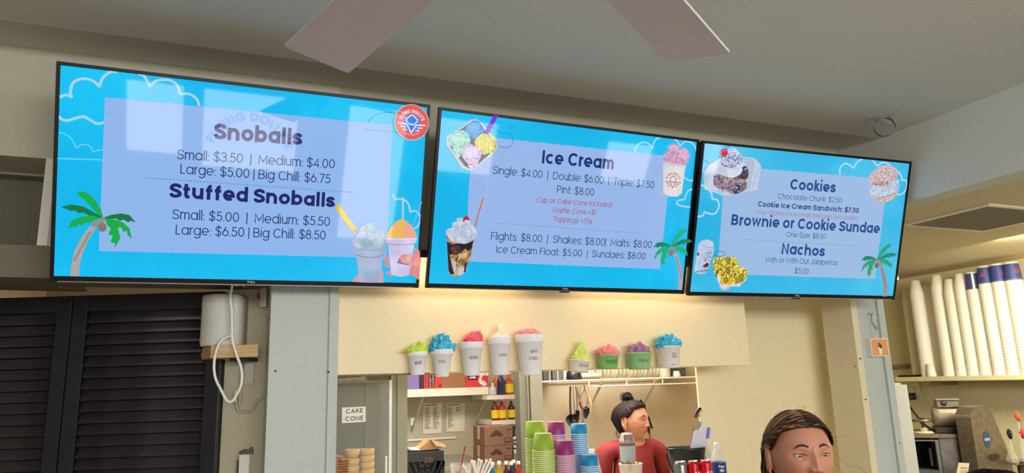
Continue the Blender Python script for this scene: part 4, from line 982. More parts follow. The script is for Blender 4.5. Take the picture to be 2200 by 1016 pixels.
lime = mat((190, 222, 60), .35, var=.15, scale=30); bl_t = mat((40, 172, 214), .35, var=.25, scale=25); rd_t = mat((240, 88, 120), .4, var=.15, scale=30)
wh_t = mat((240, 228, 214), .6, var=.06); pk_t = mat((232, 150, 168), .5, var=.1); pk2 = mat((244, 130, 148), .5, var=.12); pu_t = mat((150, 104, 150), .5, var=.15); lime2 = mat((206, 226, 110), .45, var=.15)
sample(S8, 105, 232, 252, 398, 125, 208, 190, lime, [('KIDDIE', -.31, .53, .44, .0115)], 'smallest white foam sample cup marked KIDDIE with lime tissue', 2, tw=1.08, seed=2)
sample(S8, 272, 411, 238, 410, 283, 362, 125, bl_t, [('SMALL', -.42, .45, .50, .0105)], 'white foam sample cup marked SMALL with large blue tissue', 0, tw=1.25, seed=3)
sample(S8, 448, 592, 192, 402, 465, 555, 122, rd_t, [('MEDIUM', -.28, .67, .48, .0120)], 'white foam sample cup marked MEDIUM with bright red pink tissue', 2, tw=.8, tc=.008, seed=5)
sample(S8, 628, 768, 160, 398, 643, 738, 60, wh_t, [('LARGE', -.14, .70, .48, .0110)], 'tall white foam sample cup marked LARGE with white tissue peak', 1, tw=.85, seed=6)
sample(S8, 803, 972, 146, 400, 825, 940, 97, pk_t, [('BIG', .07, .58, .54, .0120), ('CHILL', -.14, .64, .37, .0120)], 'biggest white foam sample cup marked BIG CHILL with pale pink tissue', 0, tw=.9, seed=8)
green_c = mat((150, 198, 134), .5, var=.02); green_d = mat((136, 192, 104), .5, var=.02); whc = mat((236, 226, 214), .5, var=.02)
sample(S7, 297, 560, 605, 772, 300, 525, 320, lime2, [('SINGLE', .0, .93, .40, .0115)], 'low white paper sample cup marked SINGLE tilted under pale lime tissue', 1, whc, 0, tilt=.10, tw=1.2, seed=9)
sample(S7, 678, 960, 535, 728, 702, 930, 380, pk2, [('DOUBLE', -.2, .88, .36, .0150)], 'green paper sample cup marked DOUBLE with pink tissue', 0, green_d, 0, tilt=.03, tw=1.1, seed=10)
sample(S7, 1097, 1410, 506, 735, 1128, 1380, 335, pu_t, [('TRIPLE', -.1, .76, .40, .0125)], 'green paper sample cup marked TRIPLE with purple tissue', 0, green_c, 0, tilt=.03, tw=.95, seed=12)
def pint_mark(t, H, rt, rb, wrap):
    m = MB(); emblem(m, rt * (math.asin(.52) - math.atan2(t.location.x, YW)), H * .55, .017, 0, (0, 0, 0), disc=False, text_s=False, d=0)
    m.v = [wrap(v) for v in m.v]; m.build('emblem', mat((170, 60, 50), .6), t)
sample(S7, 1525, 1820, 412, 715, 1550, 1785, 228, bl_t, [('PINT', .2, .62, .10, .0065)], 'tall white paper pint sample cup with emblem and blue tissue', 0, whc, 0, tw=1.15, extra=pint_mark, seed=14)

# ============================================================ COUNTER WITH CUPS, CANS AND BOTTLES
CT = CAMZ - 0.53
ctr = thing('service_counter', 'service counter below the header carrying the cup stacks', 'counter', (1.4, 2.9, 0))
b = MB(); b.box(-1.04, .72, -.38, .42, CT - .04, CT, bev=.005); b.build('worktop', mat((190, 186, 176), .3, var=.05), ctr)
b = MB(); b.box(-.98, .70, -.30, .40, 0.0, CT - .04); b.build('cabinet', cream, ctr)
for k in range(3):
    d_ = MB(); d_.box(-.96 + k * .555, -.96 + k * .555 + .545, -.318, -.30, .08, CT - .06, bev=.004); dd = d_.build('door', trim_w, ctr)
    h = MB(); h.box(-.5 + k * .555, -.49 + k * .555, -.335, -.318, .6, .72, bev=.002); h.build('handle', mat((150, 150, 150), .3, .9), dd)
ORDS = ['second', 'third', 'fourth', 'fifth', 'sixth', 'seventh', 'eighth', 'ninth', 'tenth', 'eleventh', 'twelfth', 'thirteenth', 'fourteenth', 'fifteenth', 'sixteenth', 'seventeenth', 'eighteenth', 'nineteenth', 'twentieth']
ORDS = ORDS + ['twenty-' + s for s in ['first'] + ORDS[:8]] + ['thirtieth'] + ['thirty-' + s for s in ['first'] + ORDS[:8]]
def paper_cup(col, rc):
    """upside-down paper cup: body and rolled rim"""
    return mat(col, .45, var=.03), mat(rc, .5, var=.02)
U2 = CR(1100, 780, 4.304)
def cupstack(C, L, R, ytop, ybase, bl, br, col, rim, pitch, word, grp):
    ccx = (bl + br) / 2; px, py = C(ccx, ybase); t = 3.02
    t = 3.10 if 'rear' in grp else 2.98
    f0 = fr(px, py, t); a = f0.uv(*C(bl, ybase)); c = f0.uv(*C(br, ybase)); rb = (c[0] - a[0]) / 2 - .0015
    a2 = f0.uv(*C(L, ytop)); c2 = f0.uv(*C(R, ytop)); rt = (c2[0] - a2[0]) / 2; H = a2[1]
    H = f0.uv(*C(ccx, ytop))[1] - 0 + .0
    mb_, rm = paper_cup(col, rim)
    base = f0.o.copy(); n = int((base.z - CT) / pitch)
    top = thing('paper_cup', word % 'topmost of its stack', 'cup', base, 0, grp)
    b = MB(); b.lathe([(rb * .985, .003), (rt, H), (rt - .0015, H + .0005), (rt - .004, H - .004), (0.0001, H - .004)], 32); b.build('body', mb_, top)
    b = MB(); b.lathe([(rb - .001, .0), (rb + .0015, .0006), (rb + .002, .0025), (rb + .001, .0042), (rb - .002, .004)], 32); b.build('rolled_rim', rm, top)
    b = MB(); b.lathe([(rt - .0035, H - .001), (rt, H + .001), (rt - .001, H + .0015)], 32); b.build('base_ring', rm, top)
    for k in range(1, n + 1):
        dup(top, (base.x + random.uniform(-.0006, .0006), base.y + random.uniform(-.0006, .0006), base.z - pitch * k), word % (ORDS[k - 1] + ' from the top'), (0, 0, random.uniform(0, 6)))
    return t
G_ = (150, 184, 60); P_ = (150, 46, 120); B_ = (0, 140, 200)
cupstack(U2, 135, 305, 540, 700, 120, 315, G_, (226, 232, 176), .0084, 'green paper cup in the rear left stack, %s', 'green paper cups in the rear stack')
cupstack(U2, 330, 482, 543, 668, 325, 500, P_, (238, 206, 226), .0076, 'purple paper cup in the rear stack, %s', 'purple paper cups in the rear stack')
cupstack(U2, 540, 683, 562, 660, 535, 703, B_, (222, 234, 240), .0082, 'blue paper cup in the rear stack, %s', 'blue paper cups in the rear stack')
cupstack(U2, 203, 365, 650, 812, 186, 398, G_, (232, 236, 180), .0080, 'green paper cup in the front stack, %s', 'green paper cups in the front stack')
cupstack(U2, 410, 560, 715, 856, 402, 582, P_, (244, 214, 226), .0068, 'purple paper cup in the front stack, %s', 'purple paper cups in the front stack')
cupstack(U2, 640, 792, 845, 955, 634, 806, B_, (226, 238, 244), .0080, 'blue paper cup in the front stack, %s', 'blue paper cups in the front stack')

def can(C, L, R, ytop, col, label, words_, metal=.6):
    px = C((L + R) / 2, ytop)[0]; t = 3.08; f0 = fbase(px, t, CT); H = f0.uv(*C((L + R) / 2, ytop))[1]; r = (f0.uv(*C(R, ytop))[0] - f0.uv(*C(L, ytop))[0]) / 2
    th = thing('soda_can', label, 'can', f0.o, YAW, 'soda cans on the counter')
    b = MB(); b.lathe([(.0001, .004), (r * .7, .002), (r * .78, 0), (r * .98, .010), (r, .016), (r, H - .018), (r * .96, H - .012), (r * .80, H - .004)], 36); b.build('can_body', mat(col, .28, metal, var=.04), th)
    b = MB(); b.lathe([(r * .80, H - .004), (r * .82, H - .001), (r * .79, H), (r * .76, H - .004), (.0001, H - .004)], 36); ld = b.build('lid', mat((190, 190, 192), .3, .9), th)
    b = MB(); b.box(-.006, .006, -.010, .010, H - .003, H - .002, bev=.0004); b.build('pull_tab', mat((180, 180, 185), .3, .9), ld)
    words_(th, r, H); return th
def wrapc(r): return lambda v: ((r + .0004 + abs(v[1])) * math.sin(v[0] / r), -(r + .0004 + abs(v[1])) * math.cos(v[0] / r), v[2])
def coke(th, r, H):
    b = MB(); wv = wrapc(r); text(b, 'Coca', -.043, .003, H * .50, .027, .13, 0, .016, .25, warp=wv, track=.02); text(b, '-Cola', .005, .041, H * .56, .025, .13, 0, .012, .25, warp=wv, track=.02)
    ribbon(b, spl2([(-.045, H * .40), (-.015, H * .46), (.015, H * .40), (.045, H * .46)], 6), .004); n0 = 0
    b.v = [wv(v) if abs(math.hypot(v[0], v[1]) - (r + .0004)) > .0003 else v for v in b.v]
    b.build('label_lettering', mat((244, 240, 240), .4), th)
Q5 = CR(1440, 780, 4.305)
def silv(th, r, H):
    b = MB(); wv = wrapc(r)
    b.cur = 0; text(b, 'LT', -.0105, .0145, H * .495, .027, .30, 0, 0, .05, warp=wrapc(r - .0002))
    b.cur = 1; text(b, 'LT', -.010, .014, H * .50, .026, .16, 0, 0, .05, warp=wv)
    b.build('label_lettering', [mat((226, 230, 236), .4), mat((50, 66, 120), .4)], th)
can(Q5, 56, 180, 906, (150, 148, 142), 'silver soda can left of the two red cans', silv, .8)
can(Q5, 182, 294, 900, (196, 22, 36), 'red cola can beside the silver can', coke, .35)
can(Q5, 296, 410, 892, (206, 24, 38), 'red cola can beside the blue labelled water bottle', coke, .35)
# water bottles
clear = glassy((225, 235, 240), .12, .06)
def bottle_prof(r, H): return [(.0001, .006), (r * .6, .002), (r * .9, 0), (r, .010), (r, H * .18), (r * .95, H * .20), (r, H * .22), (r, H * .40), (r * .97, H * .42), (r, H * .44), (r, H * .64), (r * .97, H * .67), (r * .86, H * .74), (r * .62, H * .82), (r * .40, H * .88), (r * .36, H * .92)]
def water(C, L, R, ytop, t, label, lab, crush=0):
    px = C((L + R) / 2, ytop)[0]; f0 = fbase(px, t, CT); H = f0.uv(*C((L + R) / 2, ytop))[1]; r = (f0.uv(*C(R, ytop))[0] - f0.uv(*C(L, ytop))[0]) / 2
    th = thing('water_bottle', label, 'bottle', f0.o, YAW, 'water bottles on the counter')
    b = MB(); b.lathe(bottle_prof(r, H), 28)
    if crush: b.v = [tuple(Vector(v) * 1.0 + Vector((noise.noise(Vector(v) * 25) * .012, noise.noise(Vector(v) * 25 + Vector((5, 5, 5))) * .012, 0)) + Vector((-.14 * max(0, v[2] - H * .0) * 0.9, 0, 0))) for v in b.v]
    b.build('bottle_body', clear, th)
    ox = -.126 * H * .94 if crush else 0
    b = MB(); b.lathe([(r * .40, H * .91), (r * .42, H * .92), (r * .42, H * .985), (r * .38, H), (.0001, H)], 20, Matrix.Translation((ox, 0, 0))); b.build('cap', mat((226, 226, 224), .4), th)
    if lab:
        b = MB(); b.lathe([(r + .0006, H * .42), (r + .0008, H * .64)], 32); b.build('label', mat((28, 60, 130), .4, var=.4, scale=14), th)
        b = MB(); wv = wrapc(r + .0012); b.cur = 0
        q = arc(0.004, H * .53, .016, .020, 0, 360, 24)[:-1]; b.flat(q, 0); b.v = [wv(v) for v in b.v]
        b.cur = 1; wv2 = wrapc(r + .002); text(b, 'Pure', -.009, .016, H * .545, .011, .17, 0, warp=wv2); text(b, 'Life', -.005, .014, H * .47, .011, .17, 0, warp=wv2)
        b.build('label_print', [mat((14, 24, 84), .4), mat((240, 242, 246), .4)], th)
    else:
        if not crush: b = MB(); b.lathe([(r + .0006, H * .42), (r + .0008, H * .60)], 28); b.build('label', glassy((220, 225, 230), .45, .3), th)
water(Q5, 405, 538, 735, 3.15, 'clear water bottle with a blue label beside the red cans', True)
water(Q5, 335, 418, 742, 3.28, 'clear water bottle standing behind the blue labelled one', False)
water(U2, 755, 880, 792, 3.12, 'crumpled clear plastic bottle behind the front blue cup stack', False, 1)
# tumbler and potted succulent
T8 = CR(1260, 830, 5.461)
f0 = fbase(T8(510, 0)[0], 3.45, CT); g = lambda x, y: f0.uv(*T8(x, y))
tb = fthing('tumbler', 'grey insulated tumbler with a taupe flip lid in front of the red shirt', 'tumbler', f0)
r = (g(602, 700)[0] - g(418, 700)[0]) / 2; zb = g(510, 690)[1]; zt = g(510, 540)[1]
b = MB(); b.lathe([(.0001, 0), (r * .8, 0), (r * .86, .004), (r, zb - .03), (r, zb)], 36); b.build('cup_body', mat((150, 158, 164), .5, var=.08, bump=.2, scale=150), tb)
b = MB(); b.lathe([(r, zb), (r + .001, zb + .001), (r + .001, zb + .012), (r, zb + .013)], 36); b.build('band', mat((96, 72, 66), .5), tb)
b = MB(); b.lathe([(r * .99, zb + .012), (r * .98, zb + .03), (r * .9, zt - .03), (r * .8, zt - .012), (r * .68, zt - .002), (.0001, zt)], 36); ld = b.build('lid', mat((146, 122, 108), .5), tb)
b = MB(); b.box(-r * .5, r * .62, -r * .95, -r * .2, zt - .038, zt - .006, bev=.007); b.build('flip_lever', mat((110, 96, 92), .4), ld)
b = MB(); b.tube(spline([(-r * .58, -r * .8, zt - .04), (-r * .62, -r * .75, zt - .02), (-r * .5, -r * .7, zt - .006)], 4), .003, 8); b.build('hinge', mat((220, 216, 210), .3, .6), ld)
f0 = fbase(T8(538, 0)[0], 3.3, CT); sp_ = fthing('potted_succulent', 'tiny succulents in a pale pot with a paper clip in front of the tumbler', 'plant', f0)
g = lambda x, y: f0.uv(*T8(x, y)); r = (g(676, 900)[0] - g(402, 900)[0]) / 2; zt = g(538, 900)[1]
b = MB(); b.lathe([(.0001, 0), (r * .72, 0), (r * .76, .004), (r, zt - .004), (r + .002, zt - .003), (r + .001, zt), (r - .004, zt), (r - .006, zt - .015), (.0001, zt - .016)], 36); b.build('pot', mat((196, 182, 166), .5, var=.04), sp_)
cols = [mat((92, 122, 62), .5), mat((60, 84, 44), .5), mat((170, 92, 60), .5), mat((132, 150, 90), .5)]
for k in range(20):
    a = random.uniform(0, 6.28); q = r * .8 * math.sqrt(random.random()); b = MB(); b.smooth = True
    for j in range(7):
        aa = j * .9; M_ = Matrix.Translation((q * math.cos(a), q * math.sin(a), zt - .006 + .004 * random.random())) @ Matrix.Rotation(aa, 4, 'Z') @ Matrix.Rotation(.6, 4, 'Y')
        b.lathe([(.0003, 0), (.0035, .004), (.003, .008), (.0003, .013)], 6, M_)
    b.build('rosette', random.choice(cols), sp_)
b = MB(); b.tube([(g(x, y)[0], -r * .98, g(x, y)[1]) for x, y in [(470, 980), (482, 915), (510, 905), (498, 985)]], .0008, 6); b.build('paper_clip', mat((150, 140, 120), .3, .8), sp_)
b = MB(); text(b, 'th', -.006, .012, zt - .075, .02, .1, 0, 0, .3, warp=lambda v: (v[0], -math.sqrt(max(0, (r * .92) ** 2 - v[0] ** 2)) - .001 + (zt - v[2]) * .1, v[2])); b.build('pot_lettering', mat((236, 232, 226), .5), sp_)
# black pail with folded papers
g0 = fbase(Q5(143, 0)[0], 3.30, CT); g = lambda x, y: g0.uv(*Q5(x, y))
pl = fthing('black_pail', 'glossy black plastic pail holding papers behind the cans', 'pail', g0)
xl, zt = g(-40, 782); xr, _ = g(325, 782); r = (xr - xl) / 2; cxp = (xl + xr) / 2
b = MB(); b.smooth = True
M_ = Matrix.Translation((cxp, 0, 0)) @ Matrix.Diagonal((1, .7, 1, 1))
b.lathe([(.0001, .002), (r * .72, 0), (r * .76, .004), (r * .96, zt - .012), (r * 1.02, zt - .010), (r * 1.02, zt), (r * .95, zt), (r * .72, .006), (.0001, .005)], 40, M_); b.build('pail_body', mat((24, 27, 27), .3, var=.4, bump=.6, scale=20), pl)
b = MB(); b.tube([(cxp - r * 1.02, -.01, zt - .03), (cxp - r * .9, -r * .6, zt - .10), (cxp - r * .3, -r * .8, zt - .14)], .004, 6); b.build('pail_handle', mat((16, 18, 18), .3), pl)
pp = fthing('folded_papers', 'folded white papers and envelopes standing in the black pail', 'papers', Frame(g0.o + Vector((0, 0, .03)), g0.R))
def sheet(pts, y, name, m):
    q = [(g(*p)[0], g(*p)[1] - .03) for p in pts]; b = MB(); b.prism(q, y, y + .0015); return b.build(name, m, pp)
pw = mat((214, 212, 222), .8, var=.03)
sheet([(170, 792), (200, 625), (335, 588), (350, 600), (318, 790)], -.03, 'paper_sheet', pw); sheet([(170, 792), (210, 560), (205, 640), (182, 800)], -.02, 'dark_sheet', mat((70, 66, 62), .7))
sheet([(318, 700), (335, 588), (382, 602), (375, 660), (345, 700)], -.032, 'envelope_flap', mat((206, 206, 222), .8)); sheet([(315, 690), (328, 592), (352, 592), (340, 690)], -.034, 'security_tint', mat((120, 116, 176), .8, var=.5, scale=600))
sheet([(235, 605), (250, 540), (285, 540), (280, 600)], -.005, 'paper_sheet', mat((150, 140, 132), .8)); sheet([(285, 595), (292, 548), (322, 540), (310, 590)], -.004, 'paper_sheet', pw)

# ============================================================ STORE ROOM (left part of the serving window)
C7 = CR(700, 780, 4.304)
def YF(Y): return Frame(Vector((0, Y, CAMZ)), Matrix.Identity(3))
SY = 4.92; SF = YF(SY)
def sy(x, y, F_=None): return (F_ or SF).uv(*C7(x, y))
def ybox(name, label, cat, C, x0, y0, x1, y1, Y, dep, m, group=None, zbase=None, bev=.003, part='panel'):
    """a box with its front face on the plane y=Y, outlined by crop pixels"""
    F_ = YF(Y); a = F_.uv(*C(x0, y1)); c = F_.uv(*C(x1, y0)); z0 = (zbase - CAMZ) if zbase is not None else a[1]
    t = thing(name, label, cat, (a[0], Y, CAMZ + z0), 0, group)
    b = MB(); b.box(0, c[0] - a[0], 0, dep, 0, c[1] - z0, bev=bev); b.build(part, m, t)
    return t, c[0] - a[0], c[1] - z0
shz = sy(1100, 232)[1] + CAMZ
x0 = sy(750, 240)[0]; x1 = sy(1507, 240)[0]
t = thing('storage_shelf', 'long white storage shelf carrying boxes of tea and cups', 'shelf', (x0, SY, shz))
b = MB(); b.box(0, x1 - x0, 0, .28, -.055, 0, bev=.003); b.build('board', trim_w, t)
for q in (.12, .6):
    b = MB(); b.tube([(q, .02, -.055), (q - .02, .27, -.30)], .008, 6); b.build('bracket', mat((190, 186, 170), .4, .3), t)
red_b = mat((214, 44, 52), .5, var=.06); yb = mat((232, 200, 40), .5, var=.03); cardb = mat((150, 104, 66), .8, var=.06, bump=.2, scale=60)
for (xa, xb, top, m, nm, lb, k) in [(752, 864, -40, mat((128, 108, 168), .6), 'carton', 'lilac carton at the left end of the storage shelf', 0), (868, 905, 60, mat((52, 30, 44), .6), 'carton', 'narrow dark maroon carton between the lilac and red cartons', 0),
                                (908, 1072, 80, red_b, 'tea_box', 'red tea box with a black label panel on the storage shelf', 1), (1074, 1292, 70, cardb, 'cardboard_box', 'plain brown cardboard box between the two red boxes', 0),
                                (1297, 1500, 60, red_b, 'popcorn_box', 'red box printed with white round sweets at the right end of the shelf', 2)]:
    t, W_, H_ = ybox(nm, lb, 'box', C7, xa, top, xb, 235, SY + .02, .22, m, 'cartons on the storage shelf', shz + .001)
    if k == 1:
        b = MB(); b.cur = 0; b.box(W_ * .24, W_ * .62, -.0015, .0, H_ * .12, H_ * .88); b.cur = 1
        rd = random.Random(4)
        for i in range(2):
            for q_ in range(9): zz_ = H_ * (.18 + .075 * q_); xx_ = W_ * (.30 + .16 * i); ribbon(b, [(xx_, zz_), (xx_ + W_ * rd.uniform(.06, .12), zz_ + rd.uniform(-.004, .008)), (xx_ + W_ * .02, zz_ + H_ * .04)], .0035, -.003)
        b.cur = 2
        for q_ in range(8): ribbon(b, [(W_ * .07, H_ * (.1 + .1 * q_)), (W_ * .13, H_ * (.13 + .1 * q_))], .006, -.0016)
        b.flat(arc(W_ * .88, H_ * .15, .012, .012, 0, 360, 12)[:-1], -.001)
        b.build('label_print', [mat((40, 24, 26), .5), mat((196, 160, 150), .5), mat((110, 20, 26), .5)], t)
    if k == 2:
        b = MB(); b.cur = 0; b.box(W_ * .08, W_ * .52, -.0015, .0, H_ * .42, H_ * .9); b.cur = 1
        ribbon(b, spl2([(W_ * .2, H_ * .62), (W_ * .27, H_ * .66), (W_ * .33, H_ * .60), (W_ * .42, H_ * .65)], 4), .006, -.003); ribbon(b, [(W_ * .14, H_ * .54), (W_ * .46, H_ * .54)], .008, -.003)
        for i in range(14): b.flat(arc(W_ * random.uniform(.6, .96), H_ * random.uniform(.08, .85), .013, .013, 0, 360, 10)[:-1], -.001 - i * .0001)
        b.build('label_print', [mat((40, 24, 26), .5), mat((232, 214, 206), .5)], t)
def bottle(C, L, R, ytop, ybase, Y, zb, liquid, label, grp, lab=yb, cap=mat((230, 228, 222), .4), pour=False, frame=None):
    F_ = YF(Y); a = F_.uv(*C(L, ybase)); c = F_.uv(*C(R, ytop)); r = (c[0] - a[0]) / 2; H = c[1] - (zb - CAMZ)
    t = thing('syrup_bottle', label, 'bottle', (a[0] + r, Y + r, zb + .0005), 0, grp)
    b = MB(); b.lathe([(.0001, .003), (r * .9, 0), (r, .006), (r, H * .52), (r * .9, H * .60), (r * .42, H * .74), (r * .34, H * .9), (r * .36, H * .92)], 20); b.build('glass_body', mat(liquid, .12, var=.15), t)
    b = MB(); b.lathe([(r * .38, H * .91), (r * .40, H * .92), (r * .38, H), (.0001, H)], 14); b.build('cap', cap, t)
    if lab:
        b = MB(); b.lathe([(r + .0006, H * .10), (r + .0008, H * .48)], 20); b.build('label', lab, t)
    return t
def board(name, label, C, x0, x1, ytop, Y, dep, th, m=trim_w):
    F_ = YF(Y); a = F_.uv(*C(x0, ytop)); c = F_.uv(*C(x1, ytop)); z = a[1]
    t = thing(name, label, 'shelf', (a[0], Y, CAMZ + z)); b = MB(); b.box(0, c[0] - a[0], 0, dep, -th, 0, bev=.002); b.build('board', m, t); return CAMZ + z
z1 = board('bottle_shelf', 'upper small white shelf with blue and red syrup bottles', C7, 1490, 1830, 300, 4.84, .36, .03)
z2 = board('bottle_shelf', 'lower small white shelf with red yellow-labelled syrup bottles', C7, 1538, 1830, 535, 4.84, .36, .03)
bottle(C7, 1525, 1585, 185, 300, 4.88, z1, (196, 196, 204), 'squat clear jar at the left end of the upper bottle shelf', 'bottles on the wall shelves', None)
bottle(C7, 1602, 1665, 60, 300, 4.88, z1, (40, 50, 90), 'dark blue syrup bottle on the upper bottle shelf', 'bottles on the wall shelves', None)
bottle(C7, 1560, 1605, 80, 300, 5.02, z1, (226, 120, 40), 'orange capped bottle behind the squat jar', 'bottles on the wall shelves', None, mat((226, 110, 40), .5))
bottle(C7, 1672, 1750, 80, 300, 4.88, z1, (190, 84, 60), 'amber red syrup bottle with a yellow label on the upper bottle shelf', 'bottles on the wall shelves')
bottle(C7, 1756, 1800, 90, 300, 4.88, z1, (160, 156, 150), 'pale syrup bottle beside the post on the upper bottle shelf', 'bottles on the wall shelves', mat((70, 80, 130), .5))
for (a, c, lb, col) in [(1545, 1603, 'leftmost red syrup bottle on the lower bottle shelf', (110, 34, 34)), (1608, 1680, 'brighter red syrup bottle, second on the lower bottle shelf', (176, 56, 48)), (1700, 1760, 'dark syrup bottle, third on the lower bottle shelf', (64, 40, 34)), (1768, 1815, 'dark syrup bottle beside the post on the lower bottle shelf', (70, 46, 30))]:
    bottle(C7, a, c, 330, 535, 4.88, z2, col, lb, 'bottles on the wall shelves')
# papers on the wall, wall switch
PWF = YF(5.2)
for i, (q, lb) in enumerate([([(900, 372), (1072, 370), (1068, 648), (895, 655)], 'printed list taped to the store room wall, left sheet'), ([(1118, 372), (1285, 372), (1280, 630), (1110, 635)], 'printed list taped to the store room wall, right sheet')]):
    P = [PWF.uv(*C7(*p)) for p in q]; t = thing('wall_paper_sheet', lb, 'paper', (P[3][0], 5.197, CAMZ + P[3][1]), 0, 'lists taped to the wall')
    b = MB(); b.prism([(x - P[3][0], z - P[3][1]) for x, z in P], -.003, 0); b.build('sheet', mat((206, 200, 182), .7), t)
    b = MB(); W_ = P[1][0] - P[0][0]; H_ = P[0][1] - P[3][1]; rd = random.Random(i)
    b.box(W_ * .1, W_ * .75, -.0045, -.003, H_ * .92, H_ * .95)
    for k in range(20):
        for cc in (.1, .55):
            if i == 1 and cc > .5 and k > 4: continue
            b.box(W_ * cc, W_ * (cc + rd.uniform(.15, .33)), -.0045, -.003, H_ * (.84 - k * .036), H_ * (.855 - k * .036))
    o_ = b.build('printed_lines', mat((104, 100, 92), .8), t); o_['kind'] = 'stuff'
t, _, _ = ybox('light_switch', 'white light switch plate on the store room wall', 'switch', C7, 782, 505, 828, 580, 5.19, .009, white_p)
# stacked cartons, black rack with root-beer bottles
BYc = 4.25
def wyz(C, x, y, Y): return at_y(*C(x, y), Y).z
zt = wyz(C7, 1500, 925, BYc)
tb_ = thing('prep_table', 'dim steel table under the stacked brown cartons', 'table', (1.30, BYc + .25, 0))
b = MB(); b.box(-.62, .26, -.27, .42, zt - .03, zt, bev=.003); b.build('tabletop', mat((150, 148, 140), .35, .7), tb_)
for sx in (-.58, .22):
    for s2 in (-.22, .38):
        b = MB(); b.tube([(sx, s2, 0), (sx, s2, zt - .03)], .02, 10); b.build('leg', mat((140, 138, 132), .35, .7), tb_)
def carton(ya, yb_, label, zb):
    F_ = YF(BYc); a = F_.uv(*C7(1470, yb_)); c = F_.uv(*C7(1725, ya)); W_ = c[0] - a[0]; H_ = c[1] + CAMZ - zb
    t = thing('cardboard_carton', label, 'box', (a[0], BYc, zb), 0, 'stacked brown cartons')
    b = MB(); b.box(0, W_, 0, .22, 0, H_, bev=.002); b.build('carton', mat((114, 80, 60), .85, var=.06, bump=.15, scale=50), t)
    b = MB(); lx = -.0022
    b.cur = 0
    ribbon(b, arc(W_ * .42, H_ * .38, W_ * .14, H_ * .26, 155, 25), .018, -.002); arctext(b, 'ROOT BEER', W_ * .42, H_ * .30, H_ * .34, 150, 30, .014, .12, -.003)
    b.flat([(W_ * .42 - .012, H_ * .80), (W_ * .42 + .012, H_ * .80), (W_ * .42 + .03, H_ * .55), (W_ * .42 - .03, H_ * .55)], -.0025)
    b.box(W_ * .70, W_ * .97, -.002, 0, H_ * .15, H_ * .38)
    b.box(W_ * .80, W_ * .95, -.002, 0, H_ * .80, H_ * .84); b.cur = 1; b.box(W_ * .72, W_ * .95, -.003, -.002, H_ * .19, H_ * .34)
    b.build('print', [mat((60, 40, 34), .8), mat((112, 78, 58), .8)], t)
    b = MB(); b.box(-.003, -.0005, .09, .13, H_ * .3, H_ * 1.0); b.build('tape', mat((176, 150, 120), .3), t)
    return zb + H_
zc2 = carton(755, 918, 'lower brown carton of the two stacked on the steel table', zt + .001)
carton(578, 752, 'upper brown carton of the two stacked on the steel table', zc2 + .002)
RF_ = YF(4.32); a = RF_.uv(*C7(1722, 900)); c = RF_.uv(*C7(1830, 578))
rk = thing('black_rack', 'black wall rack holding dark bottles beside the post', 'rack', (a[0], 4.32, CAMZ + a[1]))
Wr = c[0] - a[0]; Hr = c[1] - a[1]; bkm = mat((26, 24, 26), .5)
b = MB(); b.box(0, Wr, .2, .21, 0, Hr); b.build('back_panel', bkm, rk)
b = MB(); b.box(0, Wr, 0, .2, Hr - .02, Hr); b.build('top_panel', bkm, rk); b = MB(); b.box(0, .012, 0, .2, 0, Hr - .02); b.build('side_panel', bkm, rk)
zl = RF_.uv(*C7(1760, 800))[1] - a[1]; b = MB(); b.box(0.012, Wr, -.004, .2, zl - .022, zl); b.build('shelf', mat((200, 200, 200), .5), rk)
for (xa, xb, yt, lb) in [(1734, 1768, 612, 'dark bottle at the left in the black rack'), (1766, 1800, 608, 'dark root beer bottle with a white oval label in the black rack')]:
    t = bottle(C7, xa, xb, yt, 798, 4.35, CAMZ + a[1] + zl, (36, 24, 22), lb, 'bottles in the black rack', None, bkm)
r_ = (RF_.uv(*C7(1795, 700))[0] - RF_.uv(*C7(1732, 700))[0]) / 2
b = MB(); cxx, czz = RF_.uv(*C7(1763, 732)); b.cur = 0; b.prism([(p[0] - 0, p[1]) for p in arc(0, 0, r_, r_ * 1.55, 0, 360, 24)[:-1]], -.002, 0); b.cur = 1; b.prism(arc(0, 0, r_ * .62, r_ * .85, 0, 360, 20)[:-1], -.003, -.002); b.cur = 0; text(b, 'BEER', -r_ * .5, r_ * .5, -.006, .012, .2, -.004)
o_ = b.build('oval_label', [mat((214, 210, 200), .6), mat((60, 44, 40), .6)], t); o_.location = (cxx - t.location.x, -r_ * .35 - .012, czz + CAMZ - t.location.z)
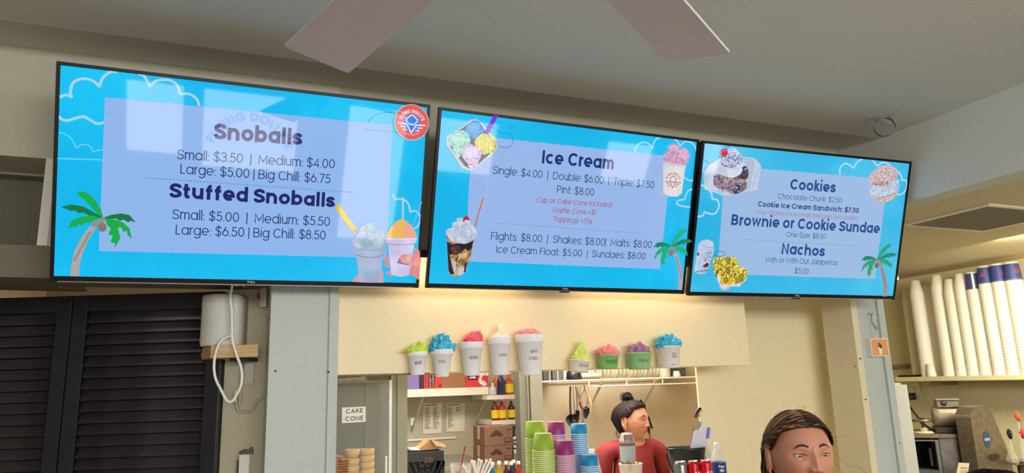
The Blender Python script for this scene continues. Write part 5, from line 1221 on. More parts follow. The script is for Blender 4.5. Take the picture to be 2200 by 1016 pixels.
# milk crate with paper bag
MY = 3.62; F_ = YF(MY); a = F_.uv(*C7(735, 1100)); c = F_.uv(*C7(1093, 822)); Wc = c[0] - a[0]
zc0 = wyz(C7, 900, 822, MY) - .29
mt = thing('low_cabinet', 'low cream cabinet under the black milk crate', 'cabinet', (a[0] + Wc / 2, MY + .15, 0))
b = MB(); b.box(-.2, .2, -.16, .18, 0, zc0, bev=.004); b.build('body', cream, mt); b = MB(); b.box(-.19, .19, -.17, -.16, .05, zc0 - .04, bev=.002); b.build('door', trim_w, mt)
cr = thing('milk_crate', 'black plastic milk crate with a brown paper bag on top', 'crate', (a[0], MY, zc0 + .001))
ckm = mat((22, 21, 24), .45, var=.2)
for (x0_, x1_, y0_, y1_, nm) in [(0, Wc, 0, .012, 'front_wall'), (0, Wc, .29, .302, 'back_wall'), (0, .012, .012, .29, 'side_wall'), (Wc - .012, Wc, .012, .29, 'side_wall')]:
    b = MB(); b.box(x0_, x1_, y0_, y1_, .24, .29, bev=.003); b.box(x0_, x1_, y0_, y1_, 0, .04)
    L_ = max(x1_ - x0_, y1_ - y0_); n = int(L_ / .032)
    for k in range(n + 1):
        for sg in (-1, 1):
            if x1_ - x0_ > y1_ - y0_:
                s0 = k * (Wc - .02) / n + .01; b.add([(s0 - .004, y0_, .04), (s0 + .004, y0_, .04), (min(Wc, max(0, s0 + sg * .09)) + .004, y0_, .24), (min(Wc, max(0, s0 + sg * .09)) - .004, y0_, .24)], [(0, 1, 2, 3)])
            else:
                s0 = k * .28 / n + .012; b.box(x0_, x1_, s0 - .003, s0 + .003, .04, .24)
    b.box((x0_ + x1_) / 2 - .045 if x1_ - x0_ > .1 else x0_, (x0_ + x1_) / 2 + .045 if x1_ - x0_ > .1 else x1_, y0_, y1_, .20, .24) if False else None
    b.build(nm, ckm, cr)
b = MB(); b.box(.0, Wc, .0, .3, -.0, .006); b.build('crate_base', ckm, cr)
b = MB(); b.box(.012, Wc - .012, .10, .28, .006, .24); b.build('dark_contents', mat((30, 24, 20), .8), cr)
b = MB(); b.box(Wc * .48, Wc * .72, -.003, 0, .235, .262, bev=.001); b.build('handle_tag', mat((70, 50, 40), .6), cr)
bg_ = thing('paper_bag', 'crumpled brown paper bag lying on the black milk crate', 'bag', (a[0] + Wc * .55, MY + .08, zc0 + .292))
def bp(x, y): q = F_.uv(*C7(x, y)); return (q[0] - (a[0] + Wc * .55), q[1] + CAMZ - (zc0 + .292))
pts = [bp(865, 835), (bp(930, 780)), bp(1000, 710), bp(1040, 722), bp(1130, 755), bp(1145, 795), bp(1095, 800), bp(1030, 830), bp(940, 832)]
b = MB(); b.prism([(x, max(0.0, z)) for x, z in pts], 0, .10)
b.build('bag_body', mat((176, 136, 92), .8, var=.1, bump=.6, scale=25), bg_)
b = MB(); q = [bp(1005, 715), bp(1045, 725), bp(1140, 760), bp(1142, 792), bp(1050, 775)]; b.prism(q, -.012, 0); b.build('folded_flap', mat((206, 166, 114), .8, bump=.5, scale=25), bg_)
b = MB(); b.smooth = True
q = [bp(x, y) for x, y in [(795, 822), (812, 792), (835, 800), (850, 788), (870, 800), (890, 798), (905, 820)]]; b.prism([(x, max(0, z)) for x, z in q], -.01, .05); b.build('cling_film', mat((196, 196, 190), .2, var=.2), bg_)

# ------------------------------------------------------------ cone display
GY = 2.97; GF = YF(GY)
a = GF.uv(*C7(60, 1180)); c = GF.uv(*C7(612, 165)); e2 = GF.uv(*C7(598, 165))
dc = thing('cone_display', 'clear acrylic cone display with a lit edge and a CAKE CONE sign', 'display case', (a[0], GY, CT))
zt = c[1] + CAMZ - CT; Wd = c[0] - a[0]
b = MB(); b.box(0, Wd, 0, .005, 0, zt); b.build('front_pane', glassy((214, 220, 214), .07, .08), dc)
b = MB(); b.box(Wd - .012, Wd, -.002, .008, 0, zt + .004, bev=.001); b.build('edge_strip', mat((226, 228, 220), .25), dc)
b = MB(); b.box(0, Wd - .012, -.002, .008, zt - .006, zt + .004, bev=.001); b.build('top_strip', mat((130, 126, 112), .4), dc)
b = MB(); b.box(Wd - .005, Wd, .008, .25, 0, zt); b.build('side_pane', glassy((214, 220, 214), .07, .08), dc)
P = [GF.uv(*C7(*p)) for p in [(148, 555), (367, 542), (367, 401), (148, 411)]]
b = MB(); b.prism([(x - a[0], z + CAMZ - CT) for x, z in P], -.003, -.0005); sg = b.build('sign', mat((232, 226, 214), .6, var=.01), dc)
b = MB()
for s_, p0, p1, cap in [('CAKE', (185, 466), (342, 456), 40), ('CONE', (178, 535), (345, 525), 40)]:
    u = GF.uv(*C7(*p0)); v = GF.uv(*C7(*p1)); w_ = GF.uv(*C7(p0[0], p0[1] - cap))
    text(b, s_, u[0] - a[0], v[0] - a[0], u[1] + CAMZ - CT, w_[1] - u[1], .11, -.0036, v[1] - u[1], track=.10)
b.build('sign_lettering', mat((24, 22, 24), .6, var=0), sg)
# paper notice above the case
P = [YF(3.33).uv(*C7(*p)) for p in [(60, 190), (372, 168), (372, 60), (60, 60)]]
nt_ = thing('wall_notice', 'printed notice on the grey pier behind the cone display', 'notice', (P[0][0], 3.336, CAMZ + P[0][1]))
b = MB(); b.prism([(x - P[0][0], z - P[0][1]) for x, z in P], -.002, 0); b.build('sheet', mat((158, 156, 142), .6), nt_)
b = MB(); u = YF(3.33).uv(*C7(85, 143)); v = YF(3.33).uv(*C7(322, 128)); text(b, 'Four Sweet Sensations', u[0] - P[0][0], v[0] - P[0][0], u[1] - P[0][1], .011, .16, -.003, v[1] - u[1])
u = YF(3.33).uv(*C7(120, 180)); v = YF(3.33).uv(*C7(280, 165)); ribbon(b, [(u[0] - P[0][0], u[1] - P[0][1]), (v[0] - P[0][0], v[1] - P[0][1])], .004, -.003); b.build('notice_lettering', mat((44, 42, 40), .6), nt_)
conem = mat((224, 176, 104), .7, var=.08, bump=.3, scale=160)
ORD = ['topmost', 'second from the top', 'third from the top', 'fourth from the top', 'fifth from the top', 'sixth from the top', 'seventh from the top', 'eighth from the top', 'ninth from the top', 'tenth from the top']
def conecup(C, cx, wd_, ytop, label, Y=3.08):
    F_ = YF(Y); q = F_.uv(*C(cx, ytop)); r = (F_.uv(*C(cx + wd_ / 2, ytop))[0] - q[0]); H = .060
    t = thing('cake_cone', label, 'cone', (q[0], Y, CAMZ + q[1] - H), 0, 'cake cones behind the display')
    b = MB(); b.lathe([(.0001, 0), (r * .55, 0), (r * .62, .002), (r * .80, H * .60), (r * .90, H * .62), (r, H), (r - .003, H), (r * .84, H * .66), (r * .5, .006), (.0001, .005)], 24); b.build('cone_cup', conem, t)
    b = MB()
    for k in range(16):
        an = k * PI / 8; b.tube([(r * .90 * math.cos(an), r * .90 * math.sin(an), H * .64), (r * 1.0 * math.cos(an), r * 1.0 * math.sin(an), H * .96)], .0008, 4)
    b = b.build('ribs', conem, t); b['kind'] = 'stuff'
zs = [(248, 138, [795, 880, 945, 1005, 1066, 1127, 1188], 'left'), (385, 130, [790, 852, 914, 978, 1040, 1101, 1163], 'right')]
for cx, wd_, ys, sd in zs:
    for k, y in enumerate(ys): conecup(C7, cx - (k * 3 if sd == 'left' else 0), wd_, y, 'cake cone, %s in the %s stack under the CAKE CONE sign' % (ORD[k], sd))
wf = mat((196, 140, 74), .7, var=.25, bump=.6, scale=60)
WF = YF(3.02)
for k, (q, lb) in enumerate([([(60, 830), (140, 850), (205, 880), (170, 1016), (60, 1040)], 'waffle cone piece leaning in front at the left edge of the display'), ([(100, 920), (185, 862), (200, 900), (150, 1020), (90, 1030)], 'waffle cone piece with a broken edge beside the cake cones')]):
    P = [WF.uv(*C7(*p)) for p in q]; o0 = (P[0][0], P[-1][1])
    t = thing('waffle_cone', lb, 'cone', (o0[0], 3.0 - .03 * k, CAMZ + o0[1]), 0, 'waffle cones behind the display')
    b = MB(); Q_ = [(x - o0[0], z - o0[1]) for x, z in P]; b.prism(Q_, 0, .006); b.build('wafer', wf, t)
    b = MB(); zmin = min(z for x, z in Q_); zmax = max(z for x, z in Q_); xm = max(x for x, z in Q_)
    for i in range(9):
        xx = xm * (i + .5) / 9 * .9
        for j in range(7):
            zz = zmin + (zmax - zmin) * (j + .5) / 7
            if zz < zmax * (.95 - .1 * i / 9) : b.add([(xx - .004, -.0012, zz), (xx, -.0012, zz - .004), (xx + .004, -.0012, zz), (xx, -.0012, zz + .004)], [(0, 1, 2, 3)])
    o_ = b.build('waffle_pockets', mat((140, 88, 44), .8), t); o_['kind'] = 'stuff'
P = [GF.uv(*C7(*p)) for p in [(543, 870), (545, 1100)]]
t = thing('white_dowel', 'white plastic dowel with a ball top at the right of the cone display', 'dowel', (P[0][0], GY - .03, CT))
b = MB(); hh_ = P[0][1] + CAMZ - CT; b.lathe([(.0001, 0), (.0045, 0), (.0045, hh_ - .008), (.0035, hh_ - .006), (.0065, hh_), (.005, hh_ + .006), (.0001, hh_ + .008)], 14); b.build('rod', white_p, t)
# straws
f0 = fbase(C7(1250, 0)[0], 3.05, CT); g = lambda x, y: f0.uv(*C7(x, y))
sc_ = fthing('straw_cup', 'clear plastic cup at the foot of the milk crate with a red straw', 'cup', f0)
r = (g(1345, 925)[0] - g(1150, 925)[0]) / 2; zt = g(1250, 925)[1]; ox = g(1248, 925)[0]
b = MB(); b.lathe([(.0001, .002), (r * .7, 0), (r * .74, .004), (r, zt - .004), (r + .0025, zt - .002), (r + .001, zt)], 32, Matrix.Translation((ox, 0, 0))); b.build('cup_body', glassy((225, 225, 222), .16, .1), sc_)
rs = fthing('red_straw', 'red drinking straw standing in the clear cup', 'straw', Frame(f0.o + Vector((0, 0, .01)), f0.R))
p0 = g(1235, 1040); p1 = g(1290, 768); b = MB(); b.tube([(p0[0] - .01, .0, .001), (p0[0], .0, p0[1] - .01), (p1[0], .0, p1[1] - .01)], .0034, 10); b.build('tube', mat((176, 44, 30), .4), rs)
ws = mat((232, 222, 220), .6, var=.06)
for k, (x0_, y0_, x1_, y1_) in enumerate([(1395, 1050, 1350, 900), (1385, 1050, 1415, 885), (1400, 1050, 1440, 900), (1430, 1050, 1485, 895), (1455, 1050, 1522, 890), (1480, 1050, 1540, 940), (1330, 1040, 1265, 935), (1380, 1060, 1375, 905)]):
    fk = fbase(C7(1400, 0)[0], 3.0 + .012 * k, CT); p0 = fk.uv(*C7(x0_, y0_)); p1 = fk.uv(*C7(x1_, y1_))
    t = fthing('wrapped_straw', 'paper-wrapped white straw, %s in the bunch beside the red straw' % (['leftmost tall', 'second tall', 'third', 'fourth', 'fifth', 'rightmost low', 'leaning far left', 'one half hidden behind the leftmost'][k]), 'straw', fk, 'wrapped straws on the counter')
    dx = (p1[0] - p0[0]) / (p1[1] - p0[1]); b = MB(); b.tube([(p0[0] - dx * p0[1], 0, .004), (p1[0] - dx * .008, 0, p1[1] - .008)], .0045, 6); b.build('wrapper', ws, t)
    b = MB(); b.box(p1[0] - .006, p1[0] + .006, -.001, .001, p1[1] - .010, p1[1] + .003); b.build('wrapper_end', ws, t)
hold = thing('straw_holder', 'low white holder under the wrapped straws', 'holder', fbase(C7(1400, 0)[0], 3.05, CT).o, YAW)
b = MB(); b.lathe([(.0001, .0), (.035, 0), (.038, .05), (.036, .05), (.033, .004), (.0001, .003)], 20); b.build('cup_body', white_p, hold)
for k, (xc, yt, col, lb, oz) in enumerate([(1548, 915, (30, 110, 150), 'small blue flavour bottle with white cap right of the straws', 0), (1610, 905, (190, 150, 30), 'small yellow flavour bottle with white cap', 0), (1676, 905, (92, 34, 44), 'small maroon flavour bottle with white cap', 0), (1724, 910, (24, 40, 70), 'small navy flavour bottle with white cap', 0), (1745, 895, (60, 40, 50), 'small dark flavour bottle standing behind the navy one', .1), (1790, 905, (180, 50, 50), 'small red flavour bottle with white cap beside the green cups', .05)]):
    fk = fbase(C7(xc, 0)[0], 3.25 + oz, CT); H = fk.uv(*C7(xc, yt))[1]; r = .017
    t = fthing('flavour_bottle', lb, 'bottle', fk, 'flavour bottles behind the cups')
    b = MB(); b.lathe([(.0001, .002), (r, 0), (r, H * .62), (r * .8, H * .72), (r * .42, H * .8), (r * .42, H * .92)], 18); b.build('glass_body', mat(col, .12, var=.1), t)
    b = MB(); b.lathe([(r * .5, H * .91), (r * .52, H * .99), (r * .3, H), (.0001, H)], 14); b.build('cap', white_p, t)
    b = MB(); b.lathe([(r + .0005, H * .2), (r + .0005, H * .55)], 18); b.build('label', mat((210, 190, 90) if k % 2 else (150, 60, 50), .5), t)

# ============================================================ BACK WALL RIGHT: wire shelf, lids, utensils
WY = 3.98; WFm = YF(WY)
def wu(x, y, Y=WY): return YF(Y).uv(*U2(x, y))
ws_ = mat((222, 214, 192), .35, .2); a = wu(410, 180); c = wu(1722, 130)
wx0 = wu(240, 165)[0]; wx1 = c[0]; wz = (a[1] + c[1]) / 2 + .004
sh2 = thing('wire_shelf', 'white wire shelf on the back wall with lids and cups', 'shelf', (wx0, WY, CAMZ + wz)); Lw = wx1 - wx0; lz = wu(1200, 202)[1] - wz
b = MB(); b.tube([(.0, 0, 0), (Lw, 0, 0)], .006, 8); b.build('front_rail', ws_, sh2)
b = MB(); b.tube([(Lw * .32, 0, lz), (Lw, 0, lz)], .005, 8); b.build('lip_rail', ws_, sh2)
b = MB(); b.tube([(.0, .30, 0), (Lw, .30, 0)], .005, 8); b.build('rear_rail', ws_, sh2)
for x in (710, 1060, 1392, 1712):
    b = MB(); xx = wu(x, 160)[0] - wx0; b.tube([(xx, 0, 0), (xx, 0, lz)], .0045 if x < 1700 else .009, 6); b.build('upright', ws_, sh2)
for x in (275, 350, 425, 560):
    b = MB(); q_ = wu(x, 150, 4.02); b.tube([(q_[0] - wx0, .04, -.01), (q_[0] - wx0, .04, .13)], .003, 6); b.build('end_wire', ws_, sh2)
b = MB(); n = int(Lw / .026)
for k in range(n): b.tube([(k * Lw / n + .01, -.002, .005), (k * Lw / n + .01, .30, .005)], .0018, 4)
o_ = b.build('shelf_wires', ws_, sh2); o_['kind'] = 'stuff'
for (p0, p1) in [((845, 175), (745, 355)), ((1340, 155), (1220, 380))]:
    u = wu(*p0); v = YF(4.29).uv(*U2(*p1)); b = MB(); b.tube([(u[0] - wx0, 0, 0), (v[0] - wx0, .31, v[1] - wz)], .009, 8); b.build('brace', ws_, sh2)
zs_ = CAMZ + wz + .0075
NUMS0 = ORDS
# lids standing on edge
lm_ = mat((226, 216, 190), .4, var=.06); b = MB()
b.lathe([(.0001, .004), (.052, .003), (.056, .001), (.060, .000), (.060, .008), (.056, .009), (.0001, .006)], 28)
lid0 = None; xs = [735 + k * 35 for k in range(19)]
for k, x in enumerate(xs):
    px_ = wu(x, 130)[0]
    if lid0 is None:
        lid0 = thing('cup_lid', 'plastic cup lid on edge, leftmost in the wire shelf row', 'lid', (px_, WY + .08, zs_ + .060), (0, 1.35, 0), 'lids standing on the wire shelf'); b.build('lid_disc', lm_, lid0)
    else: dup(lid0, (px_, WY + .08, zs_ + .060), 'plastic cup lid on edge, %s from the left in the wire shelf row' % NUMS0[k - 1], (0, 1.35 + random.uniform(-.12, .12), random.uniform(-.1, .1)))
t = thing('lid_sleeve', 'plastic sleeve of lids lying in front of the standing lids', 'lids', (wu(750, 130)[0], WY + .045, zs_ + .022))
b = MB(); b.tube([(-.085, 0, 0), (-.08, 0, 0), (.07, 0, 0), (.082, 0, 0)], [.012, .02, .021, .012], 16); b.build('sleeve', mat((176, 166, 144), .35), t)
u0 = wu(1385, 60); u1_ = wu(1530, 130)
for k in range(5):
    t = thing('clear_cup', 'clear cup stacked at the right of the wire shelf, %s' % ORD[k], 'cup', ((u0[0] + u1_[0]) / 2, WY + .09, zs_ + .012 * (4 - k)), 0, 'clear cups on the wire shelf')
    b = MB(); b.lathe([(.055, 0), (.056, .002), (.045, .09), (.0001, .09)], 26); b.build('cup_body', mat((214, 208, 194), .3), t)
t = thing('small_cup', 'small upside-down clear cup beside the cup stack on the wire shelf', 'cup', (wu(1572, 120)[0], WY + .06, zs_)); b = MB(); b.lathe([(.026, 0), (.027, .002), (.019, .036), (.0001, .037)], 20); b.build('cup_body', mat((206, 200, 186), .3), t)
t = thing('grey_bin', 'dark grey bin at the right end of the wire shelf', 'bin', (wu(1655, 100)[0], WY + .18, zs_)); b = MB(); b.box(-.085, .055, -.05, .1, 0, .16, bev=.006); b.build('bin_body', mat((70, 70, 74), .5, var=.3, scale=30), t); b = MB(); b.box(-.09, .06, -.055, .105, .16, .172, bev=.003); b.build('rim', mat((90, 90, 94), .5), t)
for (xa, xb, lb, cl, h) in [(270, 345, 'left grey box on the wire shelf behind the uprights', (84, 80, 74), .12), (352, 430, 'middle grey box on the wire shelf', (70, 68, 66), .12), (440, 545, 'right grey box on the wire shelf beside the black kettle', (88, 84, 78), .11)]:
    u = wu(xa, 150); v = wu(xb, 150); t = thing('storage_box', lb, 'box', (u[0], WY + .1, zs_), 0, 'grey boxes on the wire shelf'); b = MB(); b.box(0, v[0] - u[0], 0, .15, 0, h, bev=.004); b.build('box_body', mat(cl, .6, var=.1), t)
    b = MB(); b.box(-.001, v[0] - u[0] + .001, -.003, .153, h, h + .01, bev=.002); b.build('lid', mat((120, 116, 106), .5), t)
t = thing('black_kettle', 'black appliance on the wire shelf above the hanging utensils', 'kettle', (wu(615, 140)[0], WY + .06, zs_)); b = MB(); b.lathe([(.0001, 0), (.05, 0), (.052, .01), (.045, .05), (.03, .065), (.0001, .07)], 24); b.build('kettle_body', mat((22, 20, 24), .3), t); b = MB(); b.tube([(.03, 0, .05), (.06, 0, .045), (.065, 0, .02)], .006, 8); b.build('handle', mat((22, 20, 24), .3), t)
# hanging utensils
stl = mat((150, 142, 130), .25, .9, var=.1); blk = mat((18, 17, 20), .35)
HF = YF(3.93)
def ut(name, label, parts, Y=3.93):
    F_ = YF(Y); x, z = F_.uv(*U2(*parts[0][1][0])); t = thing(name, label, name.replace('_', ' '), (x, Y, CAMZ + z), 0, 'utensils hanging from the wire shelf')
    for nm, pts, r, m in parts:
        b = MB(); q = [F_.uv(*U2(*p)) for p in pts]; P3 = [(a_ - x, 0, c_ - z) for a_, c_ in q]
        if len(P3) > 2: P3 = spline(P3, 4); rr = r if not isinstance(r, list) else [r[min(len(r) - 1, int(i / (len(P3) - 1) * (len(r) - 1) + .5))] for i in range(len(P3))]
        else: rr = r
        if nm in ('bowl', 'blade'):
            a_ = Vector(P3[0]); c_ = Vector(P3[-1]); L_ = (c_ - a_).length; wm = max(r) * .92; ang = math.atan2((c_ - a_).x, -(c_ - a_).z)
            n_ = 20; vs = []; b.smooth = True
            for k_ in range(13):
                tt = k_ / 12; ww = wm * (math.sin(PI * tt ** (.75 if nm == 'bowl' else .6)) ** .6 if 0 < tt < 1 else .12)
                for j_ in range(n_): an = 2 * PI * j_ / n_; vs.append((ww * math.cos(an), .004 * math.sin(an) + .014 * math.sin(PI * tt) * (1 if nm == 'bowl' else .2), -L_ * tt))
            b.add(vs, [(k_ * n_ + j_, k_ * n_ + (j_ + 1) % n_, (k_ + 1) * n_ + (j_ + 1) % n_, (k_ + 1) * n_ + j_) for k_ in range(12) for j_ in range(n_)] + [tuple(range(n_)), tuple(12 * n_ + j_ for j_ in range(n_))], Matrix.Translation(a_) @ Matrix.Rotation(-ang, 4, 'Y'))
            b.build(nm, m, t); continue
        b.tube(P3, rr, 8); b.build(nm, m, t)
    return t
ut('ladle', 'black ladle at the left of the hanging utensils', [('handle', [(540, 215), (538, 350), (542, 470)], .006, blk), ('bowl', [(542, 470), (545, 510), (548, 545), (550, 590)], [.006, .024, .03, .006], blk)])
ut('slotted_spoon', 'black slotted spoon, second from left of the hanging utensils', [('handle', [(568, 218), (572, 350), (585, 470)], .004, stl), ('bowl', [(585, 460), (595, 500), (600, 530), (602, 580)], [.005, .022, .024, .006], blk)], 3.90)
ut('serving_spoon', 'steel handled black spoon in the middle of the hanging utensils', [('handle', [(590, 210), (600, 330), (605, 440)], .0045, stl), ('bowl', [(605, 430), (610, 470), (612, 500), (612, 540)], [.006, .02, .022, .006], blk)], 3.945)
ut('tongs', 'steel tongs with a burgundy grip among the hanging utensils', [('left_arm', [(612, 215), (608, 280), (640, 400), (655, 560)], .005, stl), ('right_arm', [(640, 205), (625, 300), (645, 400), (660, 560)], .005, stl), ('grip', [(622, 360), (640, 405), (662, 425)], .007, mat((110, 30, 56), .4))], 3.89)
t = ut('whisk', 'steel wire whisk hanging at the right of the utensils', [('handle', [(668, 200), (672, 230)], .006, stl)], 3.95)
for k in range(6):
    a_ = k * PI / 6; F_ = YF(3.95); q0 = F_.uv(*U2(668, 230)); x, z = F_.uv(*U2(668, 200)); b = MB(); L_ = q0[1] - F_.uv(*U2(668, 420))[1]
    P3 = [(.034 * math.cos(a_) * math.sin(PI * s_ / 12) * (1 if True else 0), .034 * math.sin(a_) * math.sin(PI * s_ / 12), q0[1] - z - L_ * (1 - abs(1 - s_ / 6)) if False else q0[1] - z - L_ * math.sin(PI * s_ / 24) ** 1.0) for s_ in range(13)]
    b.tube(P3, .0012, 5); b.build('wire', stl, t)
ut('spatula', 'black flat spatula hanging behind the whisk', [('handle', [(700, 215), (705, 300), (690, 400)], .004, stl), ('blade', [(690, 400), (690, 440), (688, 480), (680, 515)], [.006, .026, .028, .012], blk)], 3.96)
ut('wooden_brush', 'pale wooden handled brush at the far right of the hanging utensils', [('handle', [(690, 210), (705, 300), (730, 380), (725, 450)], [.004, .006, .012, .006], mat((176, 142, 96), .6))], 3.92)
ut('apron_string', 'beige cord hanging below the utensils', [('cord', [(690, 560), (715, 680), (735, 740), (738, 800)], .004, mat((176, 152, 116), .8))], 3.97)
ut('ladle', 'black ladle hanging on the wall behind the woman in red', [('handle', [(1185, 350), (1215, 380), (1245, 480)], [.012, .008, .006], blk), ('bowl', [(1245, 480), (1270, 530), (1292, 585), (1300, 608)], [.008, .022, .02, .006], blk)], 4.20)
ut('spatula', 'black spatula with a wooden handle on the wall behind the woman in red', [('blade', [(1252, 560), (1262, 600), (1270, 640), (1275, 665)], [.008, .014, .012, .006], blk), ('handle', [(1275, 665), (1285, 745)], .007, mat((130, 100, 60), .6))], 4.23)
q = at_y(*U2(1720, 460), 2.906); t = thing('tape_dispenser', 'black and yellow curved tool on the edge of the cream wall above the papers', 'tool', (q.x, 2.906, q.z))
b = MB(); F_ = YF(2.906); u = [F_.uv(*U2(*p)) for p in [(1695, 500), (1705, 465), (1722, 435), (1742, 420)]]; P3 = [(x - q.x, 0, z + CAMZ - q.z) for x, z in u]; b.tube(spline(P3, 4), .009, 8); b.build('black_grip', blk, t)
b = MB(); b.tube(spline([(x + .008, .002, z - .010) for x, y_, z in P3[1:]], 4), .009, 8); b.build('yellow_body', mat((206, 170, 60), .5), t)

# ============================================================ KITCHEN SIDE (right)
R5 = CR(1900, 560, 3.9067); R6 = CR(1900, 790, 4.497)
XS = 5.0
zsh = at_x(*R5(900, 962), XS).z; Ya = at_x(*R5(85, 975), XS).y; Yb = 2.45
fs = thing('foam_cup_shelf', 'long pale shelf on the right wall carrying stacks of white cups', 'shelf', (XS, (Ya + Yb) / 2, zsh))
b = MB(); L_ = (Ya - Yb) / 2; b.box(0, .30, -L_, L_, -.035, 0, bev=.006); b.build('board', mat((224, 212, 168), .5, var=.04), fs)
for y in (-L_ + .3, L_ - .3): b = MB(); b.box(.0 + .04, .29, y - .01, y + .01, -.07, -.035); b.build('bracket', mat((120, 110, 90), .6), fs)
foamw = mat((240, 236, 220), .55, var=.02)
NUMS = ['second', 'third', 'fourth', 'fifth', 'sixth', 'seventh', 'eighth', 'ninth', 'tenth', 'eleventh', 'twelfth', 'thirteenth', 'fourteenth', 'fifteenth', 'sixteenth', 'seventeenth', 'eighteenth', 'nineteenth', 'twentieth']
NUMS = NUMS + ['twenty-' + s for s in ['first'] + NUMS[:8]] + ['thirtieth'] + ['thirty-' + s for s in ['first'] + NUMS[:8]] + ['fortieth'] + ['forty-' + s for s in ['first'] + NUMS[:8]] + ['fiftieth'] + ['fifty-' + s for s in ['first'] + NUMS[:8]]
XP = XS + .10
SN = ['far left foam stack', 'second foam stack from the left', 'short narrow third foam stack', 'fourth foam stack from the left', 'fifth foam stack from the left', 'sixth foam stack beside the blue printed cups', 'first blue printed stack', 'second blue printed stack', 'third blue printed stack', 'rightmost blue printed stack']
stacks = [(288, 238, .040, 0, .12), (372, 168, .051, 0, .02), (468, 203, .046, 0, .13), (560, 125, .050, 0, .03), (668, 157, .050, 0, .03), (765, 112, .050, 0, .03), (872, 98, .050, 1, .03), (988, 48, .052, 1, .02), (1104, 30, .052, 1, .02), (1228, 15, .054, 1, .02)]
SS = ['far left foam stack', 'second foam stack', 'short third foam stack', 'fourth foam stack', 'fifth foam stack', 'sixth foam stack', 'first printed stack', 'second printed stack', 'third printed stack', 'last printed stack']
for i, (bx_, ty, rb, logo, dx) in enumerate(stacks):
    XX = XS + .06 + dx
    p = at_x(*R5(bx_, 962), XX); 
    # height of the stack top straight above the base
    lo, hi = 0.3, 1.3
    def pyof(z):
        d = RM.transposed() @ (Vector((XX, p.y, z)) - O); return 508 - F * d.y / -d.z
    for _ in range(30):
        m_ = (lo + hi) / 2
        if pyof(zsh + m_) > R5(0, ty)[1]: lo = m_
        else: hi = m_
    Ht = lo; H = .115 if not logo else .14; rt = rb * (.62 if not logo else .80); pitch = .0175 if not logo else .0205
    n = int(round((Ht - H) / pitch)); pitch = (Ht - H) / n; pl_ = 'foam_cup' if not logo else 'printed_cup'
    word = 'foam cup' if not logo else 'blue printed cup'
    top = thing(pl_, '%s at the top of the %s' % (word, SN[i]), 'cup', (XX, p.y, zsh + n * pitch), 0, 'cups in the %s' % SN[i])
    b = MB(); b.lathe([(rb - .002, 0), (rb, .001), (rb + .0012, .004), (rb - .0002, .009), (rb * .99, pitch * .96), (rb * .985, pitch), (rt, H), (rt - .002, H + .0006), (rt - .004, H - .006), (.0001, H - .006)], 24); b.build('cup_body', foamw, top)
    for k in range(n):
        dup(top, (XX + random.uniform(-.0004, .0004), p.y + random.uniform(-.0004, .0004), zsh + k * pitch), '%s, %s from the top of the %s' % (word, NUMS[n - k - 1], SS[i]))
    if logo:
        b = MB(); b.lathe([(rb * .99 + .0006, .012), (rt + .0012, H - .012)], 24); b.build('blue_sleeve', mat((62, 72, 140), .5, var=.08), top)
        b = MB(); ang = {6: 1.15, 7: .35, 8: -.55, 9: -.5}[i]
        emblem(b, 0, H * .52, .026, 0, (0, 0, 0), disc=False, d=0, text_s=False)
        rr_ = (rb + rt) / 2 + .0030; base_a = math.atan2(-p.y, -XX)  # towards the camera
        b.v = [((rr_ + (.5 - v[2] / H) * (rb - rt) * .8) * math.cos(base_a + ang * -1 + v[0] / rr_), (rr_ + (.5 - v[2] / H) * (rb - rt) * .8) * math.sin(base_a - ang + v[0] / rr_), v[2]) for v in b.v]
        b.build('red_emblem', mat((206, 84, 60), .5), top)
        if i == 6:
            b = MB(); b.add([((rb * .99 + .0022) * math.cos(base_a - .1 + d_), (rb * .99 + .0022) * math.sin(base_a - .1 + d_), .012) for d_ in (0, .15, .3)] + [((rt + .0028) * math.cos(base_a - .1 + d_), (rt + .0028) * math.sin(base_a - .1 + d_), H - .012) for d_ in (0, .15, .3)], [(0, 1, 4, 3), (1, 2, 5, 4)]); b.build('seam', foamw, top)
p = at_x(*R5(395, 968), XS + .03); t = thing('single_cup', 'single small white cup upside down in front of the foam stacks', 'cup', (XS + .035, p.y, zsh)); b = MB(); b.lathe([(.030, 0), (.034, .002), (.033, .008), (.023, .098), (.0001, .099)], 24); b.build('cup_body', foamw, t)
p = at_x(*R5(200, 960), XS + .02); t = thing('black_pen', 'black marker pen lying at the left end of the cup shelf', 'pen', (XS + .04, p.y, zsh + .008)); b = MB(); b.tube([(0, -.11, 0), (0, -.09, 0), (0, .06, 0), (0, .11, 0)], [.003, .008, .008, .006], 10); b.build('barrel', mat((26, 20, 26), .3), t); b = MB(); b.tube([(0, .03, .0085), (0, .09, .0085)], .002, 6); b.build('clip', mat((170, 160, 150), .3, .8), t)
p = at_x(*R5(130, 890), 5.29); t = thing('wall_rail', 'rounded brown rail piece on the wall over the black pen', 'rail', (5.285, p.y, p.z)); b = MB(); b.smooth = True; b.tube([(0, -.09, 0), (0, -.085, 0), (0, .25, 0)], [.008, .018, .018], 10); b.build('rail_body', mat((140, 126, 92), .6), t)
p = at_t(*R5(103, 147), 4.35); t = thing('spot_lamp', 'tiny glowing spot lamp beside the right edge of the screens', 'lamp', (p.x, p.y, p.z)); b = MB(); b.lathe([(.0001, -.012), (.009, -.009), (.012, 0), (.009, .008), (.0001, .010)], 16); b.build('bulb', mat((255, 250, 235), .4, emit=3), t)
b = MB(); b.lathe([(.010, .006), (.012, .02), (.004, .03), (.004, ZK - p.z)], 14); b.build('stem', trim_w, t)
